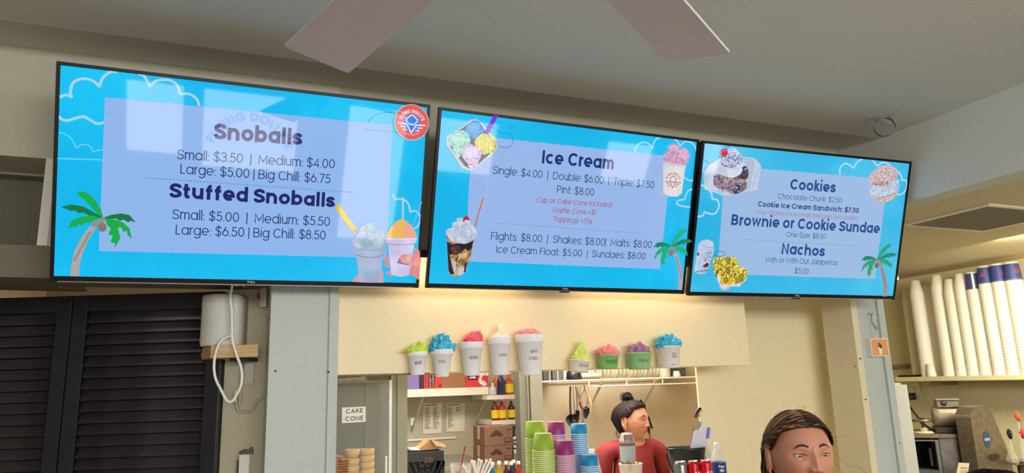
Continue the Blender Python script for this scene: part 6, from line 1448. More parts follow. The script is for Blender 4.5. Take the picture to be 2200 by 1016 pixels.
# white freezer edge next to the column
a = at_y(1923, 823, 3.05); c = at_y(1942, 824, 3.05)
fz = thing('white_freezer', 'tall white freezer side just right of the column', 'freezer', (3.12, 3.05, 0)); b = MB(); b.box(0, c.x - 3.12, .02, .5, .02, a.z, bev=.004); b.build('cabinet', mat((186, 188, 186), .4, var=.02), fz)
b = MB(); b.box(0, c.x - 3.12, -.02, .018, .1, a.z - .01, bev=.004); b.build('door', mat((186, 188, 186), .4, var=.02), fz); b = MB(); b.box(.02, c.x - 3.14, .05, .45, 0, .02); b.build('base', mat((60, 60, 60), .6), fz)
# outlet, plug and cord on the right wall
F5 = Frame(Vector((5.295, 0, CAMZ)), Matrix.Rotation(-PI / 2, 3, 'Z'))
u = F5.uv(*R6(298, 235)); ot = thing('wall_outlet', 'cream outlet plate with a black plug on the kitchen wall', 'outlet', F5.o + F5.R @ Vector((u[0], 0, u[1])), F5.R)
b = MB(); b.box(-.05, .05, -.006, 0, -.08, .08, bev=.002); b.build('plate', mat((214, 202, 160), .5), ot)
for z_ in (.03, -.02): b = MB(); b.box(-.018, .018, -.009, -.006, z_ - .015, z_ + .015, bev=.004); b.build('socket', mat((200, 190, 150), .5), ot)
# batch freezer
TB = 4.35; BY = YAW - 0.40; BF = fr(*R6(640, 1016), TB, BY); g = lambda x, y: BF.uv(*R6(x, y))
zb = BF.o.z - .35
MY0 = BF.o + Vector((0, 0, -.35))
mc = thing('batch_freezer', 'steel batch freezer with a belt guard, motor and hand wheel at the lower right', 'machine', Vector((BF.o.x, BF.o.y, 0)), BY)
def gz(x, y): q = g(x, y); return (q[0], q[1] + BF.o.z)
steel = mat((132, 120, 106), .38, .75, var=.2, bump=.25, scale=30); steel_d = mat((112, 104, 94), .4, .6, var=.25, bump=.2, scale=24); brass = mat((196, 170, 110), .3, .8, var=.1)
x0_, z0_ = gz(200, 1016); x1_, ztop = gz(752, 680); xm, _ = gz(522, 700)
b = MB(); b.box(xm, x1_, .0, .40, .0, ztop, bev=.006); b.build('right_housing', steel_d, mc)
xa, za = gz(262, 708); xb, _ = gz(487, 708); _, zlow = gz(300, 985)
b = MB(); b.box(x0_, xa, .0, .35, 0, ztop - .01); b.build('frame_post', mat((96, 100, 98), .5, .3), mc)
b = MB(); b.box(xb, xm - .001, -.004, .35, 0, ztop - .01, bev=.003); b.build('frame_post', mat((110, 116, 112), .5, .3), mc)
b = MB(); b.box(xa, xb, -.004, .02, za, ztop - .01); b.build('frame_rail', mat((110, 116, 112), .5, .3), mc)
b = MB(); b.box(xa, xb, -.004, .3, zlow - .05, zlow); b.build('lower_tray', mat((90, 92, 90), .5, .4), mc)
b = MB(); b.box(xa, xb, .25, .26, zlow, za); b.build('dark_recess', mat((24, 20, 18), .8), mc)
b = MB(); q0 = gz(440, 785); q1 = gz(490, 960); b.box(q0[0], q1[0], .05, .1, q1[1], q0[1], bev=.003); b.build('inner_block', mat((96, 80, 64), .6), mc)
_, zp = gz(400, 640); b = MB(); b.box(x0_, x1_, -.01, .42, ztop, zp, bev=.003); b.build('top_plate', mat((120, 104, 80), .4, .5, var=.2), mc)
# motor
mx0, mzt = gz(475, 368); mx1, mzb = gz(770, 600); mr = (mzt - mzb) / 2; mzc = (mzt + mzb) / 2
b = MB(); b.tube([(mx0 + .03, .14, mzc), (mx1, .14, mzc)], mr, 40); b.build('motor', mat((142, 126, 108), .45, .5, var=.08, bump=.2, scale=90), mc)
b = MB(); b.tube([(mx0, .14, mzc), (mx0 + .008, .14, mzc), (mx0 + .035, .14, mzc), (mx0 + .04, .14, mzc)], [mr * .7, mr * .92, mr * 1.02, mr * 1.02], 36); eb = b.build('end_bell', mat((150, 136, 116), .5, .4), mc)
b = MB()
for k in range(3):
    q = gz(735, 525 + k * 18); b.box(q[0] - .02, q[0] + .02, .14 - mr - .002 + k * .010, .14 - mr + .02, q[1] - .002, q[1] + .002)
b.build('cooling_slots', mat((20, 18, 16), .8), mc)
q0 = gz(510, 625); q1 = gz(765, 600); b = MB(); b.box(q0[0], q1[0], .06, .24, zp, mzb + .012, bev=.006); b.build('motor_foot', mat((50, 42, 36), .4, .4), mc)
q0 = gz(527, 375); q1 = gz(735, 318); b = MB(); b.box(q0[0], q1[0], .08, .2, q0[1] - .01, q1[1], bev=.003); b.build('terminal_box', mat((120, 108, 88), .4, .6), mc)
q0 = gz(512, 318); q1 = gz(742, 300); b = MB(); b.box(q0[0], q1[0], .07, .21, q0[1], q0[1] + .007, bev=.001); b.build('terminal_lid', mat((150, 140, 118), .4, .6), mc)
q0 = gz(592, 345); b = MB(); b.lathe([(.0001, 0), (.018, 0), (.018, .004), (.0001, .004)], 16, Matrix.Translation((q0[0], .079, q0[1])) @ Matrix.Rotation(PI / 2, 4, 'X')); b.build('knockout', mat((90, 60, 40), .5, .4), mc)
# belt guard : a tapering housing with rounded top, its broad side turned to the right
prof = [(0, 0), (.115, 0)]
fl = gz(755, 1016); frr = gz(902, 1016); topz = gz(850, 366)[1]; Wg = (frr[0] - fl[0]) / .87; 
gd = MB(); sl_ = gz(1150, 930)[0] - gz(945, 930)[0]
side = [(0.0, .0, 0), (0.0, 0, gz(760, 480)[1])]
top0 = gz(760, 480)[1]; zB = 0.0
Dn = .36; Ntop = 10
def gpts(sx):
    out = [(sx, 0.0, zB), (sx, 0.0, top0)]
    for k in range(1, Ntop): a_ = PI / 2 * k / Ntop; out.append((sx, .10 * (1 - math.cos(a_)), top0 + (topz - top0) * math.sin(a_)))
    out.append((sx, .10, topz)); out.append((sx, .16, topz))
    for k in range(1, Ntop): a_ = PI / 2 * k / Ntop; out.append((sx, .16 + .07 * math.sin(a_), topz - .05 * (1 - math.cos(a_))))
    out.append((sx, .23, topz - .05)); zz = gz(1140, 900)[1]; out.append((sx, .23 + .12, zz)); out.append((sx, .36, zB)); return out
A_ = gpts(0.0); B_2 = gpts(Wg); n = len(A_)
gd.add(A_ + B_2, [(i, (i + 1) % n, (i + 1) % n + n, i + n) for i in range(n)] + [tuple(range(n)), tuple(range(2 * n - 1, n - 1, -1))], Matrix.Rotation(math.radians(-40), 4, 'Z'))
o_ = gd.build('belt_guard', steel, mc); o_.location = (fl[0], -.05, 0)
Mg = Matrix.Translation((fl[0], -.05, 0)) @ Matrix.Rotation(math.radians(-40), 4, 'Z')
# wheel
w0 = gz(387, 517); b = MB(); rw = (gz(495, 517)[0] - gz(280, 517)[0]) / 2
Pw = [(w0[0] + rw * math.cos(2 * PI * k / 32), .12 + rw * math.sin(2 * PI * k / 32), w0[1]) for k in range(33)]; b.tube(Pw, .008, 8, cap=False)
whl = b.build('hand_wheel', mat((150, 140, 120), .35, .8), mc)
for k in range(3): b = MB(); a_ = k * 2.1 + .4; b.tube([(w0[0], .12, w0[1] + .002), (w0[0] + rw * math.cos(a_), .12 + rw * math.sin(a_), w0[1])], .006, 6); b.build('spoke', mat((150, 140, 120), .35, .8), whl)
b = MB(); b.lathe([(.014, .015), (.014, -.02), (.008, -.02), (.008, gz(395, 592)[1] - w0[1])], 16, Matrix.Translation((w0[0], .12, w0[1]))); b.build('spindle', mat((90, 80, 66), .4, .6), mc)
q = gz(397, 592); q1 = gz(397, 636); b = MB(); b.lathe([(.0001, q[1]), (.022, q[1]), (.026, q1[1] + .01), (.024, q1[1] + .008), (.06, q1[1] + .006), (.07, q1[1]), (.07, zp - .001)], 24, Matrix.Translation((w0[0], .12, 0))); b.build('spindle_nut', mat((200, 190, 156), .5), mc)
# emblems on the guard side
b = MB(); gs = lambda s_, z_: (Wg + .0015, s_, z_)
cz_ = gz(1010, 690)[1]; P3 = [(Wg + .002, .13 + .035 * math.cos(a_ * PI / 12), cz_ + .05 * math.sin(a_ * PI / 12)) for a_ in range(24)]; b.cur = 0; b.add(P3, [tuple(range(24))])
b.cur = 1; b.add([(Wg + .003, .13 + s_ * .028, cz_ + z_) for s_, z_ in ((-1, -.008), (1, -.008), (1, .008), (-1, .008))], [(0, 1, 2, 3)])
b.cur = 2; cz_ = gz(1040, 865)[1]; b.add([(Wg + .002, .17 + .06 * math.cos(a_ * PI / 12), cz_ + .02 * math.sin(a_ * PI / 12)) for a_ in range(24)], [tuple(range(24))])
o_ = b.build('guard_emblems', [mat((44, 66, 104), .5), mat((150, 160, 170), .5), mat((40, 40, 40), .4)], mc); o_.matrix_local = Mg
# cord and plug
b = MB(); BFo = Vector((BF.o.x, BF.o.y, 0)); inv = Matrix.Rotation(-BY, 3, 'Z')
pe = inv @ (at_x(*R6(293, 268), 5.27) - BFo)
pts = [pe + Vector((0, -.01, 0))] + [Vector((gz(x, y)[0], d, gz(x, y)[1])) for x, y, d in [(310, 340, .55), (345, 430, .45), (378, 495, .32), (430, 570, .2), (500, 618, .1)]]
b = MB(); b.tube(spline(pts, 5), .0065, 8); c_ = b.build('power_cord', mat((24, 22, 22), .5), None); c_.location = BFo; c_.rotation_euler = (0, 0, BY); c_.name = 'power_cable'; tag(c_, 'black power cord running from the kitchen outlet to the steel machine', 'cord')
b = MB(); b.box(-.019, .019, -.05, -.009, -.045, .012, bev=.005); b.build('plug', mat((20, 18, 18), .4), c_); c_.children[0].matrix_parent_inverse = Matrix.Identity(4)
pp_ = inv @ (at_x(*R6(293, 255), 5.285) - BFo); c_.children[0].location = pp_; c_.children[0].rotation_euler = (0, 0, -PI / 2 - BY)
# leaflet
q = [g(*p) for p in [(625, 1030), (732, 1030), (755, 882), (655, 877)]]
lf = thing('leaflet', 'white leaflet with a red heading standing before the steel machine', 'leaflet', BF.o + BF.R @ Vector((q[0][0], -.22, q[0][1])), BY)
b = MB(); P = [(x - q[0][0], z - q[0][1]) for x, z in q]; b.prism(P, 0, .002); b.build('sheet', mat((232, 218, 180), .6), lf)
b = MB(); b.cur = 0; ribbon(b, spl2([(P[3][0] + .006 + .0035 * k_, P[3][1] - .030 + (.0035 if k_ % 2 else -.0035)) for k_ in range(int((P[2][0] - P[3][0] - .016) / .0035))], 2), .0022, -.001); b.cur = 1
for k in range(7): b.box(P[3][0] * (1 - k * .09) + .004, P[3][0] * (1 - k * .09) + .05 + .01 * (k % 3), -.001, 0, P[3][1] - .048 - .011 * k, P[3][1] - .045 - .011 * k)
b.cur = 2; b.box(P[0][0] + .03, P[0][0] + .045, -.001, 0, .02, .035); b.build('print', [mat((190, 50, 30), .6), mat((140, 120, 90), .6), mat((30, 26, 24), .6)], lf)
side_t = thing('side_table', 'kitchen side table carrying the glass jars of candy sticks', 'table', BFo + Matrix.Rotation(YAW, 3, 'Z') @ Vector((.66, -.0, 0)), YAW)
jz = at_t(*R6(1240, 905), 4.2).z - .02
b = MB(); b.box(-.22, .10, -.25, .1, jz - .03, jz, bev=.004); b.build('tabletop', steel_d, side_t)
for sx in (-.18, .07):
    for s2 in (-.2, .06): b = MB(); b.tube([(sx, s2, 0), (sx, s2, jz - .03)], .018, 8); b.build('leg', steel_d, side_t)
ls = BF.o + BF.R @ Vector((q[0][0], -.22, 0)); shf = thing('low_stand', 'low steel stand under the white leaflet', 'stand', Vector((ls.x, ls.y, 0)), BY); b = MB(); b.box(-.02, .12, -.04, .06, 0, lf.location.z - .001, bev=.004); b.build('stand_body', steel_d, shf)
for (xc, yb_, rr_, liq, lb, sticks) in [(1235, 880, 52, (120, 110, 80), 'round glass jar with a black candy stick on the side table', [((1230, 800), (1212, 655), (18, 16, 34), 'black')]), (1345, 885, 45, (28, 22, 24), 'dark filled glass jar with orange and red candy sticks at the right edge', [((1330, 800), (1290, 485), (222, 84, 40), 'orange'), ((1345, 800), (1333, 650), (190, 50, 50), 'red')])]:
    fj = fr(*R6(xc, yb_), 4.2); r = fj.uv(*R6(xc + rr_, yb_))[0]; z0j = jz
    t = thing('candy_jar', lb, 'jar', Vector((fj.o.x, fj.o.y, jz)), YAW, 'glass jars of candy sticks')
    b = MB(); b.lathe([(.0001, .002), (r * .8, 0), (r, .012), (r * 1.02, r * .8), (r * .75, r * 1.7), (r * .5, r * 2.3), (r * .45, r * 4.2), (r * .48, r * 4.3)], 26); b.build('jar_body', glassy((210, 210, 190), .16, .06), t)
    b = MB(); b.lathe([(.0001, .004), (r * .93, .01), (r * .95, r * .7), (.0001, r * .72)], 22); b.build('liquid', mat(liq, .15), t)
    for (p0, p1, cl, nm) in sticks:
        u = fj.uv(*R6(*p0)); v = fj.uv(*R6(*p1)); zo = fj.o.z - jz
        st = thing('candy_stick', '%s rock candy on a stick standing in a glass jar' % nm, 'candy', Vector((fj.o.x, fj.o.y, jz + .01)), YAW, 'rock candy sticks')
        b = MB(); b.tube([(u[0] * .5, 0, .005), (v[0], 0, v[1] + zo)], .002, 6); b.build('stick', mat((220, 210, 190), .6), st)
        bm = bmesh.new(); bmesh.ops.create_icosphere(bm, subdivisions=3, radius=1); rd = random.Random(nm)
        for v_ in bm.verts: f_ = 1 + .35 * noise.noise(v_.co * 4); v_.co = Vector((v_.co.x * .013 * f_, v_.co.y * .013 * f_, v_.co.z * .030 * f_))
        b = MB(); bm.verts.index_update(); b.add([v_.co.copy() for v_ in bm.verts], [[w_.index for w_ in f_.verts] for f_ in bm.faces], Matrix.Translation((v[0], 0, v[1] + zo + .0)) @ Matrix.Rotation(-.12, 4, 'Y')); bm.free(); b.build('candy', mat(cl, .3, var=.25, scale=90), st)

# ============================================================ PEOPLE
def sstep(a, b, x):
    t = max(0.0, min(1.0, (x - a) / (b - a))); return t * t * (3 - 2 * t)
def G(x, z, cx, cz, sx, sz): return math.exp(-((x - cx) / sx) ** 2 - ((z - cz) / sz) ** 2)
def skull(d, extra=0.0):
    """point of the bare head in direction d (front is -Y), before face details"""
    ax, ay, az = 0.074, 0.093, 0.113
    x, y, z = d.x, d.y, d.z
    px, py, pz = ax * x, ay * y, az * z
    if z < 0:
        s = -z
        px *= 1 - .34 * s ** 1.4
        if y > 0: py *= 1 - .62 * s ** .9
        else: py *= 1 - .06 * s
    else:
        pz *= .90
        if y > 0: py *= 1 + .06 * (1 - z)
    if y < 0: py = -ay * (abs(y) ** .80) * (1 - (.06 * max(0, -z)))  if y < -0.001 else py
    if y < 0 and z > .35: py *= 1 - .10 * (z - .35)
    v = Vector((px, py, pz))
    return v + v.normalized() * extra
def face_off(x, z):
    o = 0.0
    t = (0.022 - z) / 0.054                       # nose: bridge to tip
    if 0 <= t <= 1:
        h = .003 + .016 * t ** 1.25; sx = .0062 + .0050 * t
        o += h * math.exp(-(x / sx) ** 2)
    elif t > 1:
        o += .019 * math.exp(-(x / .0112) ** 2) * (1 - sstep(1.0, 1.22, t))
    o += .0085 * (G(x, z, .0135, -.031, .0055, .0065) + G(x, z, -.0135, -.031, .0055, .0065))
    for s in (-1, 1):
        o -= .0095 * G(x, z, s * .031, .003, .0165, .0105)
        o += .0040 * G(x, z, s * .030, .023, .022, .0075)
        o += .0030 * G(x, z, s * .042, -.024, .018, .016)
        o -= .0050 * G(x, z, s * .0055, -.0405, .0032, .0022)
    o += .0050 * G(x, z, 0, -.0545, .019, .0045) + .0062 * G(x, z, 0, -.0645, .017, .005)
    o -= .0042 * G(x, z, 0, -.0590, .022, .0016)
    o += .0050 * G(x, z, 0, -.093, .020, .013) - .0025 * G(x, z, 0, -.076, .018, .006)
    return o
def head_mesh(nlat=150, nlon=190):
    vs = []; fs = []
    for i in range(1, nlat):
        th = PI * i / nlat
        for j in range(nlon):
            # denser in front
            u = j / nlon; a = 2 * PI * u; a = a - .45 * math.sin(a)
            a = a - PI / 2                          # u=0 -> front (-Y)
            d = Vector((math.sin(th) * math.cos(a), math.sin(th) * math.sin(a), math.cos(th)))
            p = skull(d); w_ = sstep(.05, .45, -d.y)
            if w_ > 0: p.y -= face_off(p.x, p.z) * w_
            vs.append(p)
    top = len(vs); vs.append(skull(Vector((0, 0, 1)))); vs.append(skull(Vector((0, 0, -1))))
    for i in range(nlat - 2):
        for j in range(nlon):
            j2 = (j + 1) % nlon; fs.append((i * nlon + j, (i + 1) * nlon + j, (i + 1) * nlon + j2, i * nlon + j2))
    for j in range(nlon):
        j2 = (j + 1) % nlon; fs.append((top, j, j2)); fs.append((top + 1, (nlat - 2) * nlon + j2, (nlat - 2) * nlon + j))
    return vs, fs
def skin_figure(edges_pts, order):
    """skin-modifier surface from joints: edges_pts {name: (pos, radius)}, order [(a,b)...]; returns evaluated mesh data"""
    names = list(edges_pts); me = bpy.data.meshes.new('joints')
    me.from_pydata([edges_pts[n][0] for n in names], [(names.index(a), names.index(b)) for a, b in order], [])
    o = bpy.data.objects.new('joints', me); COL.objects.link(o)
    md = o.modifiers.new('skin', 'SKIN'); md.branch_smoothing = .6; md.use_smooth_shade = True
    for i, n in enumerate(names):
        r = edges_pts[n][1]; sv = me.skin_vertices[0].data[i]; sv.radius = (r, r) if not isinstance(r, tuple) else r; sv.use_root = (i == 0)
    s2 = o.modifiers.new('sub', 'SUBSURF'); s2.levels = 2; s2.render_levels = 2
    dg_ = bpy.context.evaluated_depsgraph_get(); ev = o.evaluated_get(dg_); m = ev.to_mesh()
    V = [v.co.copy() for v in m.vertices]; Fc = [tuple(p.vertices) for p in m.polygons]
    ev.to_mesh_clear(); bpy.data.objects.remove(o); bpy.data.meshes.remove(me)
    return V, Fc
def person(label, loc, yaw, skin_c, hair_c, hair_hi, shirt_c, headyaw, style, htop, head_s=1.0, pitch=0.0, lip_c=(150, 86, 80), detail=True, body_yaw=None):
    """htop: height of the top of the skull; the root stands on the floor"""
    ry = yaw if body_yaw is None else body_yaw
    root = thing('person', label, 'person', (loc[0], loc[1], 0), ry)
    S = htop / 1.56; HZ = htop - .113 * head_s
    hy = yaw - ry + headyaw
    skm = mat(skin_c, .45, var=.05, bump=.04, scale=260, sss=.12)
    J = {'pelvis': ((0, 0, .90), (.135, .095)), 'waist': ((0, -.005, 1.04), (.115, .082)), 'chest': ((0, 0, 1.20), (.135, .090)), 'collar': ((0, .012, 1.315), (.09, .062)),
         'neck': ((0, .010, 1.36), .050), 'nape': ((0, .008, 1.43), .047)}
    E_ = [('pelvis', 'waist'), ('waist', 'chest'), ('chest', 'collar'), ('collar', 'neck'), ('neck', 'nape')]
    for s, t_ in ((-1, 'l'), (1, 'r')):
        J.update({t_ + 'sh': ((s * .155, .015, 1.285), .052), t_ + 'el': ((s * .205, .03, 1.03), .038), t_ + 'wr': ((s * .20, -.10, .86), .025), t_ + 'pa': ((s * .195, -.155, .825), (.018, .034)),
                  t_ + 'hip': ((s * .085, 0, .84), .078), t_ + 'kn': ((s * .09, -.01, .47), .052), t_ + 'an': ((s * .09, .02, .08), .036), t_ + 'to': ((s * .10, -.11, .03), .030)})
        E_ += [('collar', t_ + 'sh'), (t_ + 'sh', t_ + 'el'), (t_ + 'el', t_ + 'wr'), (t_ + 'wr', t_ + 'pa'), ('pelvis', t_ + 'hip'), (t_ + 'hip', t_ + 'kn'), (t_ + 'kn', t_ + 'an'), (t_ + 'an', t_ + 'to')]
        for k in range(4):
            fx = s * .195 + (k - 1.5) * .017; L_ = [.058, .068, .064, .050][k]
            J[t_ + 'f%da' % k] = ((fx, -.195, .808), .0088); J[t_ + 'f%db' % k] = ((fx, -.195 - L_ * .6, .790), .008); J[t_ + 'f%dc' % k] = ((fx, -.195 - L_ * .85, .765), .007)
            E_ += [(t_ + 'pa', t_ + 'f%da' % k), (t_ + 'f%da' % k, t_ + 'f%db' % k), (t_ + 'f%db' % k, t_ + 'f%dc' % k)]
        J[t_ + 'ta'] = ((s * .195 - s * .034, -.145, .815), .010); J[t_ + 'tb'] = ((s * .195 - s * .048, -.180, .798), .0085)
        E_ += [(t_ + 'pa', t_ + 'ta'), (t_ + 'ta', t_ + 'tb')]
    for k_ in J: J[k_] = ((J[k_][0][0] * S, J[k_][0][1] * S, J[k_][0][2] * S), J[k_][1])
    V, Fc = skin_figure(J, E_)
    HM = Matrix.Translation((0, -.02, HZ)) @ Matrix.Rotation(hy, 4, 'Z') @ Matrix.Rotation(pitch, 4, 'X') @ Matrix.Diagonal((head_s, head_s, head_s, 1))
    hv, hf = head_mesh() if detail else head_mesh(60, 80)
    # one continuous body: head united with the skin surface
    b1 = MB(); b1.smooth = True; b1.add(V, Fc); ob = b1.build('body', skm, root)
    b2 = MB(); b2.smooth = True; b2.add(hv, hf, HM); oh = b2.build('head_tmp', skm)
    try:
        oh.matrix_world = Matrix.Identity(4); ob.parent = None
        bo_ = ob.modifiers.new('u', 'BOOLEAN'); bo_.operation = 'UNION'; bo_.object = oh; bo_.solver = 'EXACT'
        dgx = bpy.context.evaluated_depsgraph_get(); ev = ob.evaluated_get(dgx); nm_ = bpy.data.meshes.new_from_object(ev)
        if len(nm_.vertices) > len(hv) * .8:
            ob.modifiers.clear(); ob.data = nm_
            nm_.polygons.foreach_set('use_smooth', [True] * len(nm_.polygons))
        else: raise RuntimeError('union')
        bpy.data.objects.remove(oh)
    except Exception as ex:
        ob.modifiers.clear(); oh.name = 'head'; oh.parent = root
    ob.parent = root
    bvh = BVHTree.FromPolygons([HM @ v for v in hv], hf)
    def on_face(x, z, off=.0008):
        o_ = HM @ Vector((x, -.3, z)); dr = (HM.to_3x3() @ Vector((0, 1, 0))).normalized(); h = bvh.ray_cast(o_, dr)
        return (h[0] - dr * off) if h[0] is not None else HM @ Vector((x, -.09, z))
    def patch(name, poly, m, off=.0006):
        """thin skin-following patch: poly rows [(x, z_low, z_high)]"""
        b = MB(); b.smooth = True; vs = []
        for x, zl, zh in poly: vs += [on_face(x, zl, off * .3), on_face(x, (zl + zh) / 2, off * 1.6), on_face(x, zh, off * .3)]
        fs = []
        for i in range(len(poly) - 1):
            for k in range(2): fs.append((3 * i + k, 3 * i + k + 3, 3 * i + k + 4, 3 * i + k + 1))
        b.add(vs, fs); return b.build(name, m, root)
    hm_d = mat(hair_c, .55, var=.2, scale=60, spec=.2)
    if detail:
        # brows
        for s in (-1, 1):
            rows = []
            for i in range(13):
                t_ = i / 12; x = .013 + .034 * t_; zc = .0195 + .0075 * math.sin(PI * min(1, t_ * .85 + .12)) - .006 * max(0, t_ - .6); w_ = .0030 * (1 - abs(t_ - .3) ** 1.5) * (1.0 if t_ < .75 else (1 - t_) * 4 + .05)
                rows.append((s * x, zc - w_, zc + w_))
            patch('eyebrow', rows, mat(tuple(int(c * .8) for c in hair_c), .8, var=.2), .0012)
        # lips
        rows = [(x, -.0590 - .0008, -.0590 + .0060 * (1 - (abs(x) / .024) ** 2) - .0016 * math.exp(-(x / .003) ** 2)) for x in [(-.0235 + .047 * i / 18) for i in range(19)]]
        patch('upper_lip', rows, mat(lip_c, .4, var=.05), .0005)
        rows = [(x, -.0592 - .0078 * (1 - (abs(x) / .023) ** 2), -.0592) for x in [(-.0225 + .045 * i / 18) for i in range(19)]]
        patch('lower_lip', rows, mat(tuple(min(255, int(c * 1.06)) for c in lip_c), .35, var=.05), .0005)
        for s in (-1, 1):
            c0 = on_face(s * .031, .003, 0); cl = HM.inverted() @ c0; R_ = .0122
            cc = Vector((s * .031, cl.y + R_ - .0042, .0028))
            b = MB(); b.smooth = True; bm = bmesh.new(); bmesh.ops.create_uvsphere(bm, u_segments=28, v_segments=20, radius=R_); bm.verts.index_update()
            b.add([v.co.copy() for v in bm.verts], [[v.index for v in f.verts] for f in bm.faces], HM @ Matrix.Translation(cc)); bm.free()
            eb_ = b.build('eye', mat((214, 206, 202), .12, var=.02), root)
            gx = .0003
            for nm, rr, off, c_ in (('iris', .0056, .0004, (92, 70, 52)), ('pupil', .0026, .0008, (12, 10, 12))):
                b = MB(); vs = []
                for a_ in range(24):
                    x = rr * math.cos(a_ * PI / 12) + gx; z = rr * math.sin(a_ * PI / 12) - .0006; vs.append((x, -math.sqrt(max(0, (R_ + off) ** 2 - x * x - z * z)), z))
                vs.append((gx, -(R_ + off), 0)); b.add(vs, [(k, (k + 1) % 24, 24) for k in range(24)], HM @ Matrix.Translation(cc)); b.build(nm, mat(c_, .08, var=.1), eb_)
            # lids: strips arching over the eyeball, leaving an almond opening
            def lid(up):
                b = MB(); b.smooth = True; vs = []; n_ = 16
                for i in range(n_ + 1):
                    t_ = i / n_; x = -.0150 + .030 * t_; sh_ = math.sin(PI * t_)
                    e = (.0042 * sh_ ** .8 - .0004 + (.0014 * (t_ if s > 0 else 1 - t_))) if up else (-.0040 * sh_ ** .8 - .0002 + (.0010 * (t_ if s > 0 else 1 - t_)))
                    zz = [e, e + (.0030 if up else -.0030) * (.35 + .65 * sh_), e + (.0085 if up else -.0065)]
                    for k, z_ in enumerate(zz):
                        rr = R_ + .0011; q = rr * rr - (x * .92) ** 2 - z_ * z_
                        y_ = -math.sqrt(max(0.00001, q)) if k < 2 else None
                        if k == 0: y_ += .0001
                        pt = Vector((cc.x + x, cc.y + y_, cc.z + z_)) if y_ is not None else HM.inverted() @ on_face(cc.x + x * 1.06, cc.z + z_, .0002)
                        if k < 2:
                            sf = HM.inverted() @ on_face(cc.x + x, cc.z + z_, .0002)
                            if sf.y < pt.y: pt.y = sf.y
                        vs.append(HM @ pt)
                b.add(vs, [(3 * i + k, 3 * i + k + 3, 3 * i + k + 4, 3 * i + k + 1) for i in range(n_) for k in range(2)])
                b.build('upper_eyelid' if up else 'lower_eyelid', skm, root)
                return [vs[3 * i] for i in range(n_ + 1)]
            up_ = lid(True); lo_ = lid(False)
            b = MB(); b.tube([p + (HM.to_3x3() @ Vector((0, -.0006, 0.0001))) for p in up_], [.0003] + [.0007] * 14 + [.0009, .0006], 6); b.build('lash_line', mat((34, 22, 20), .6), root)
        # nostrils
        for s in (-1, 1):
            c0 = on_face(s * .0060, -.0395, .0002); b = MB(); bm = bmesh.new(); bmesh.ops.create_uvsphere(bm, u_segments=12, v_segments=8, radius=1); bm.verts.index_update()
            b.add([Vector((v.co.x * .0030, v.co.y * .0016, v.co.z * .0017)) for v in bm.verts], [[v.index for v in f.verts] for f in bm.faces], Matrix.Translation(c0) @ HM.to_3x3().to_4x4()); bm.free(); b.build('nostril', mat((58, 26, 22), .9), root)
    # ears
    for s in (-1, 1):
        b = MB(); b.smooth = True
        Me = HM @ Matrix.Translation((s * .0725, .012, -.004)) @ Matrix.Rotation(s * .35, 4, 'Z') @ Matrix.Rotation(-.12, 4, 'X')
        rim = [Vector((s * .006, .016 * math.cos(a_) , .030 * math.sin(a_) + (.0 if math.sin(a_) > 0 else .002))) for a_ in [(-2.1 + 4.9 * i / 20) for i in range(21)]]
        b.tube(rim, [.0022] + [.0042] * 17 + [.004, .003, .002], 8, Me)
        b.tube([Vector((s * .001, .014 * math.cos(a_), .024 * math.sin(a_))) for a_ in [2 * PI * i / 16 for i in range(17)]], .0075, 8, Me)
        bm = bmesh.new(); bmesh.ops.create_uvsphere(bm, u_segments=16, v_segments=12, radius=1); bm.verts.index_update()
        b.add([Vector((v.co.x * .004, v.co.y * .016, v.co.z * .026)) for v in bm.verts], [[v.index for v in f.verts] for f in bm.faces], Me)
        b.add([Vector((v.co.x * .0035 + s * .003, v.co.y * .008 - .006, v.co.z * .009 - .030)) for v in bm.verts], [[v.index for v in f.verts] for f in bm.faces], Me); bm.free()
        er = b.build('ear', skm, root)
        if style == 'bun':
            b = MB(); bm = bmesh.new(); bmesh.ops.create_uvsphere(bm, u_segments=12, v_segments=8, radius=.003); bm.verts.index_update()
            b.add([v.co.copy() + Vector((s * .008, -.008, -.036)) for v in bm.verts], [[v.index for v in f.verts] for f in bm.faces], Me); bm.free(); b.build('pearl_earring', mat((236, 226, 206), .15), er)
    # hair
    def hairline(az):      # az 0 front .. pi back -> lowest z (unit direction) covered by hair
        d_ = math.degrees(az)
        if d_ < 62: return .66 - .10 * (d_ / 62) ** 2
        if d_ < 84: return .56 - .40 * ((d_ - 62) / 22)
        if d_ < 104: return .16 - .10 * ((d_ - 84) / 20)
        return .06 - .62 * min(1, (d_ - 104) / 30)
    vol = {'part': .009, 'bun': .013, 'long': .016}[style]
    b = MB(); b.smooth = True; n1, n2 = 60, 120; idx = {}; vs = []
    for i in range(n1 + 1):
        for j in range(n2):
            a_ = 2 * PI * j / n2; az = abs(a_ if a_ <= PI else a_ - 2 * PI)
            hl = hairline(az) if style != 'long' else (hairline(az) if az < 1.45 else -1.0 if az > 2.0 else -.7)
            zt_ = hl + (1 - hl) * (i / n1) ** .85
            zt_ = max(-.98, min(1, zt_)); rr = math.sqrt(max(0, 1 - zt_ * zt_)); d = Vector((rr * math.sin(a_), -rr * math.cos(a_), zt_))
            edge = sstep(0, .22, i / n1) if az < 1.9 else 1
            ex = vol * (.25 + .75 * edge) + .0016 * noise.noise(Vector((az * 9, zt_ * 2, 3 + (a_ > PI)))) 
            if style == 'bun' and az > 1.9: ex += .014 * sstep(1.9, 2.6, az) * (1 - sstep(.5, .9, zt_))
            p = skull(d, ex if i > 0 else .0008 if az < 1.9 else vol * .6)
            if style == 'part': p.z += -.0022 * math.exp(-(p.x / .003) ** 2) * (1 if d.y < .5 else 0)
            vs.append(p)
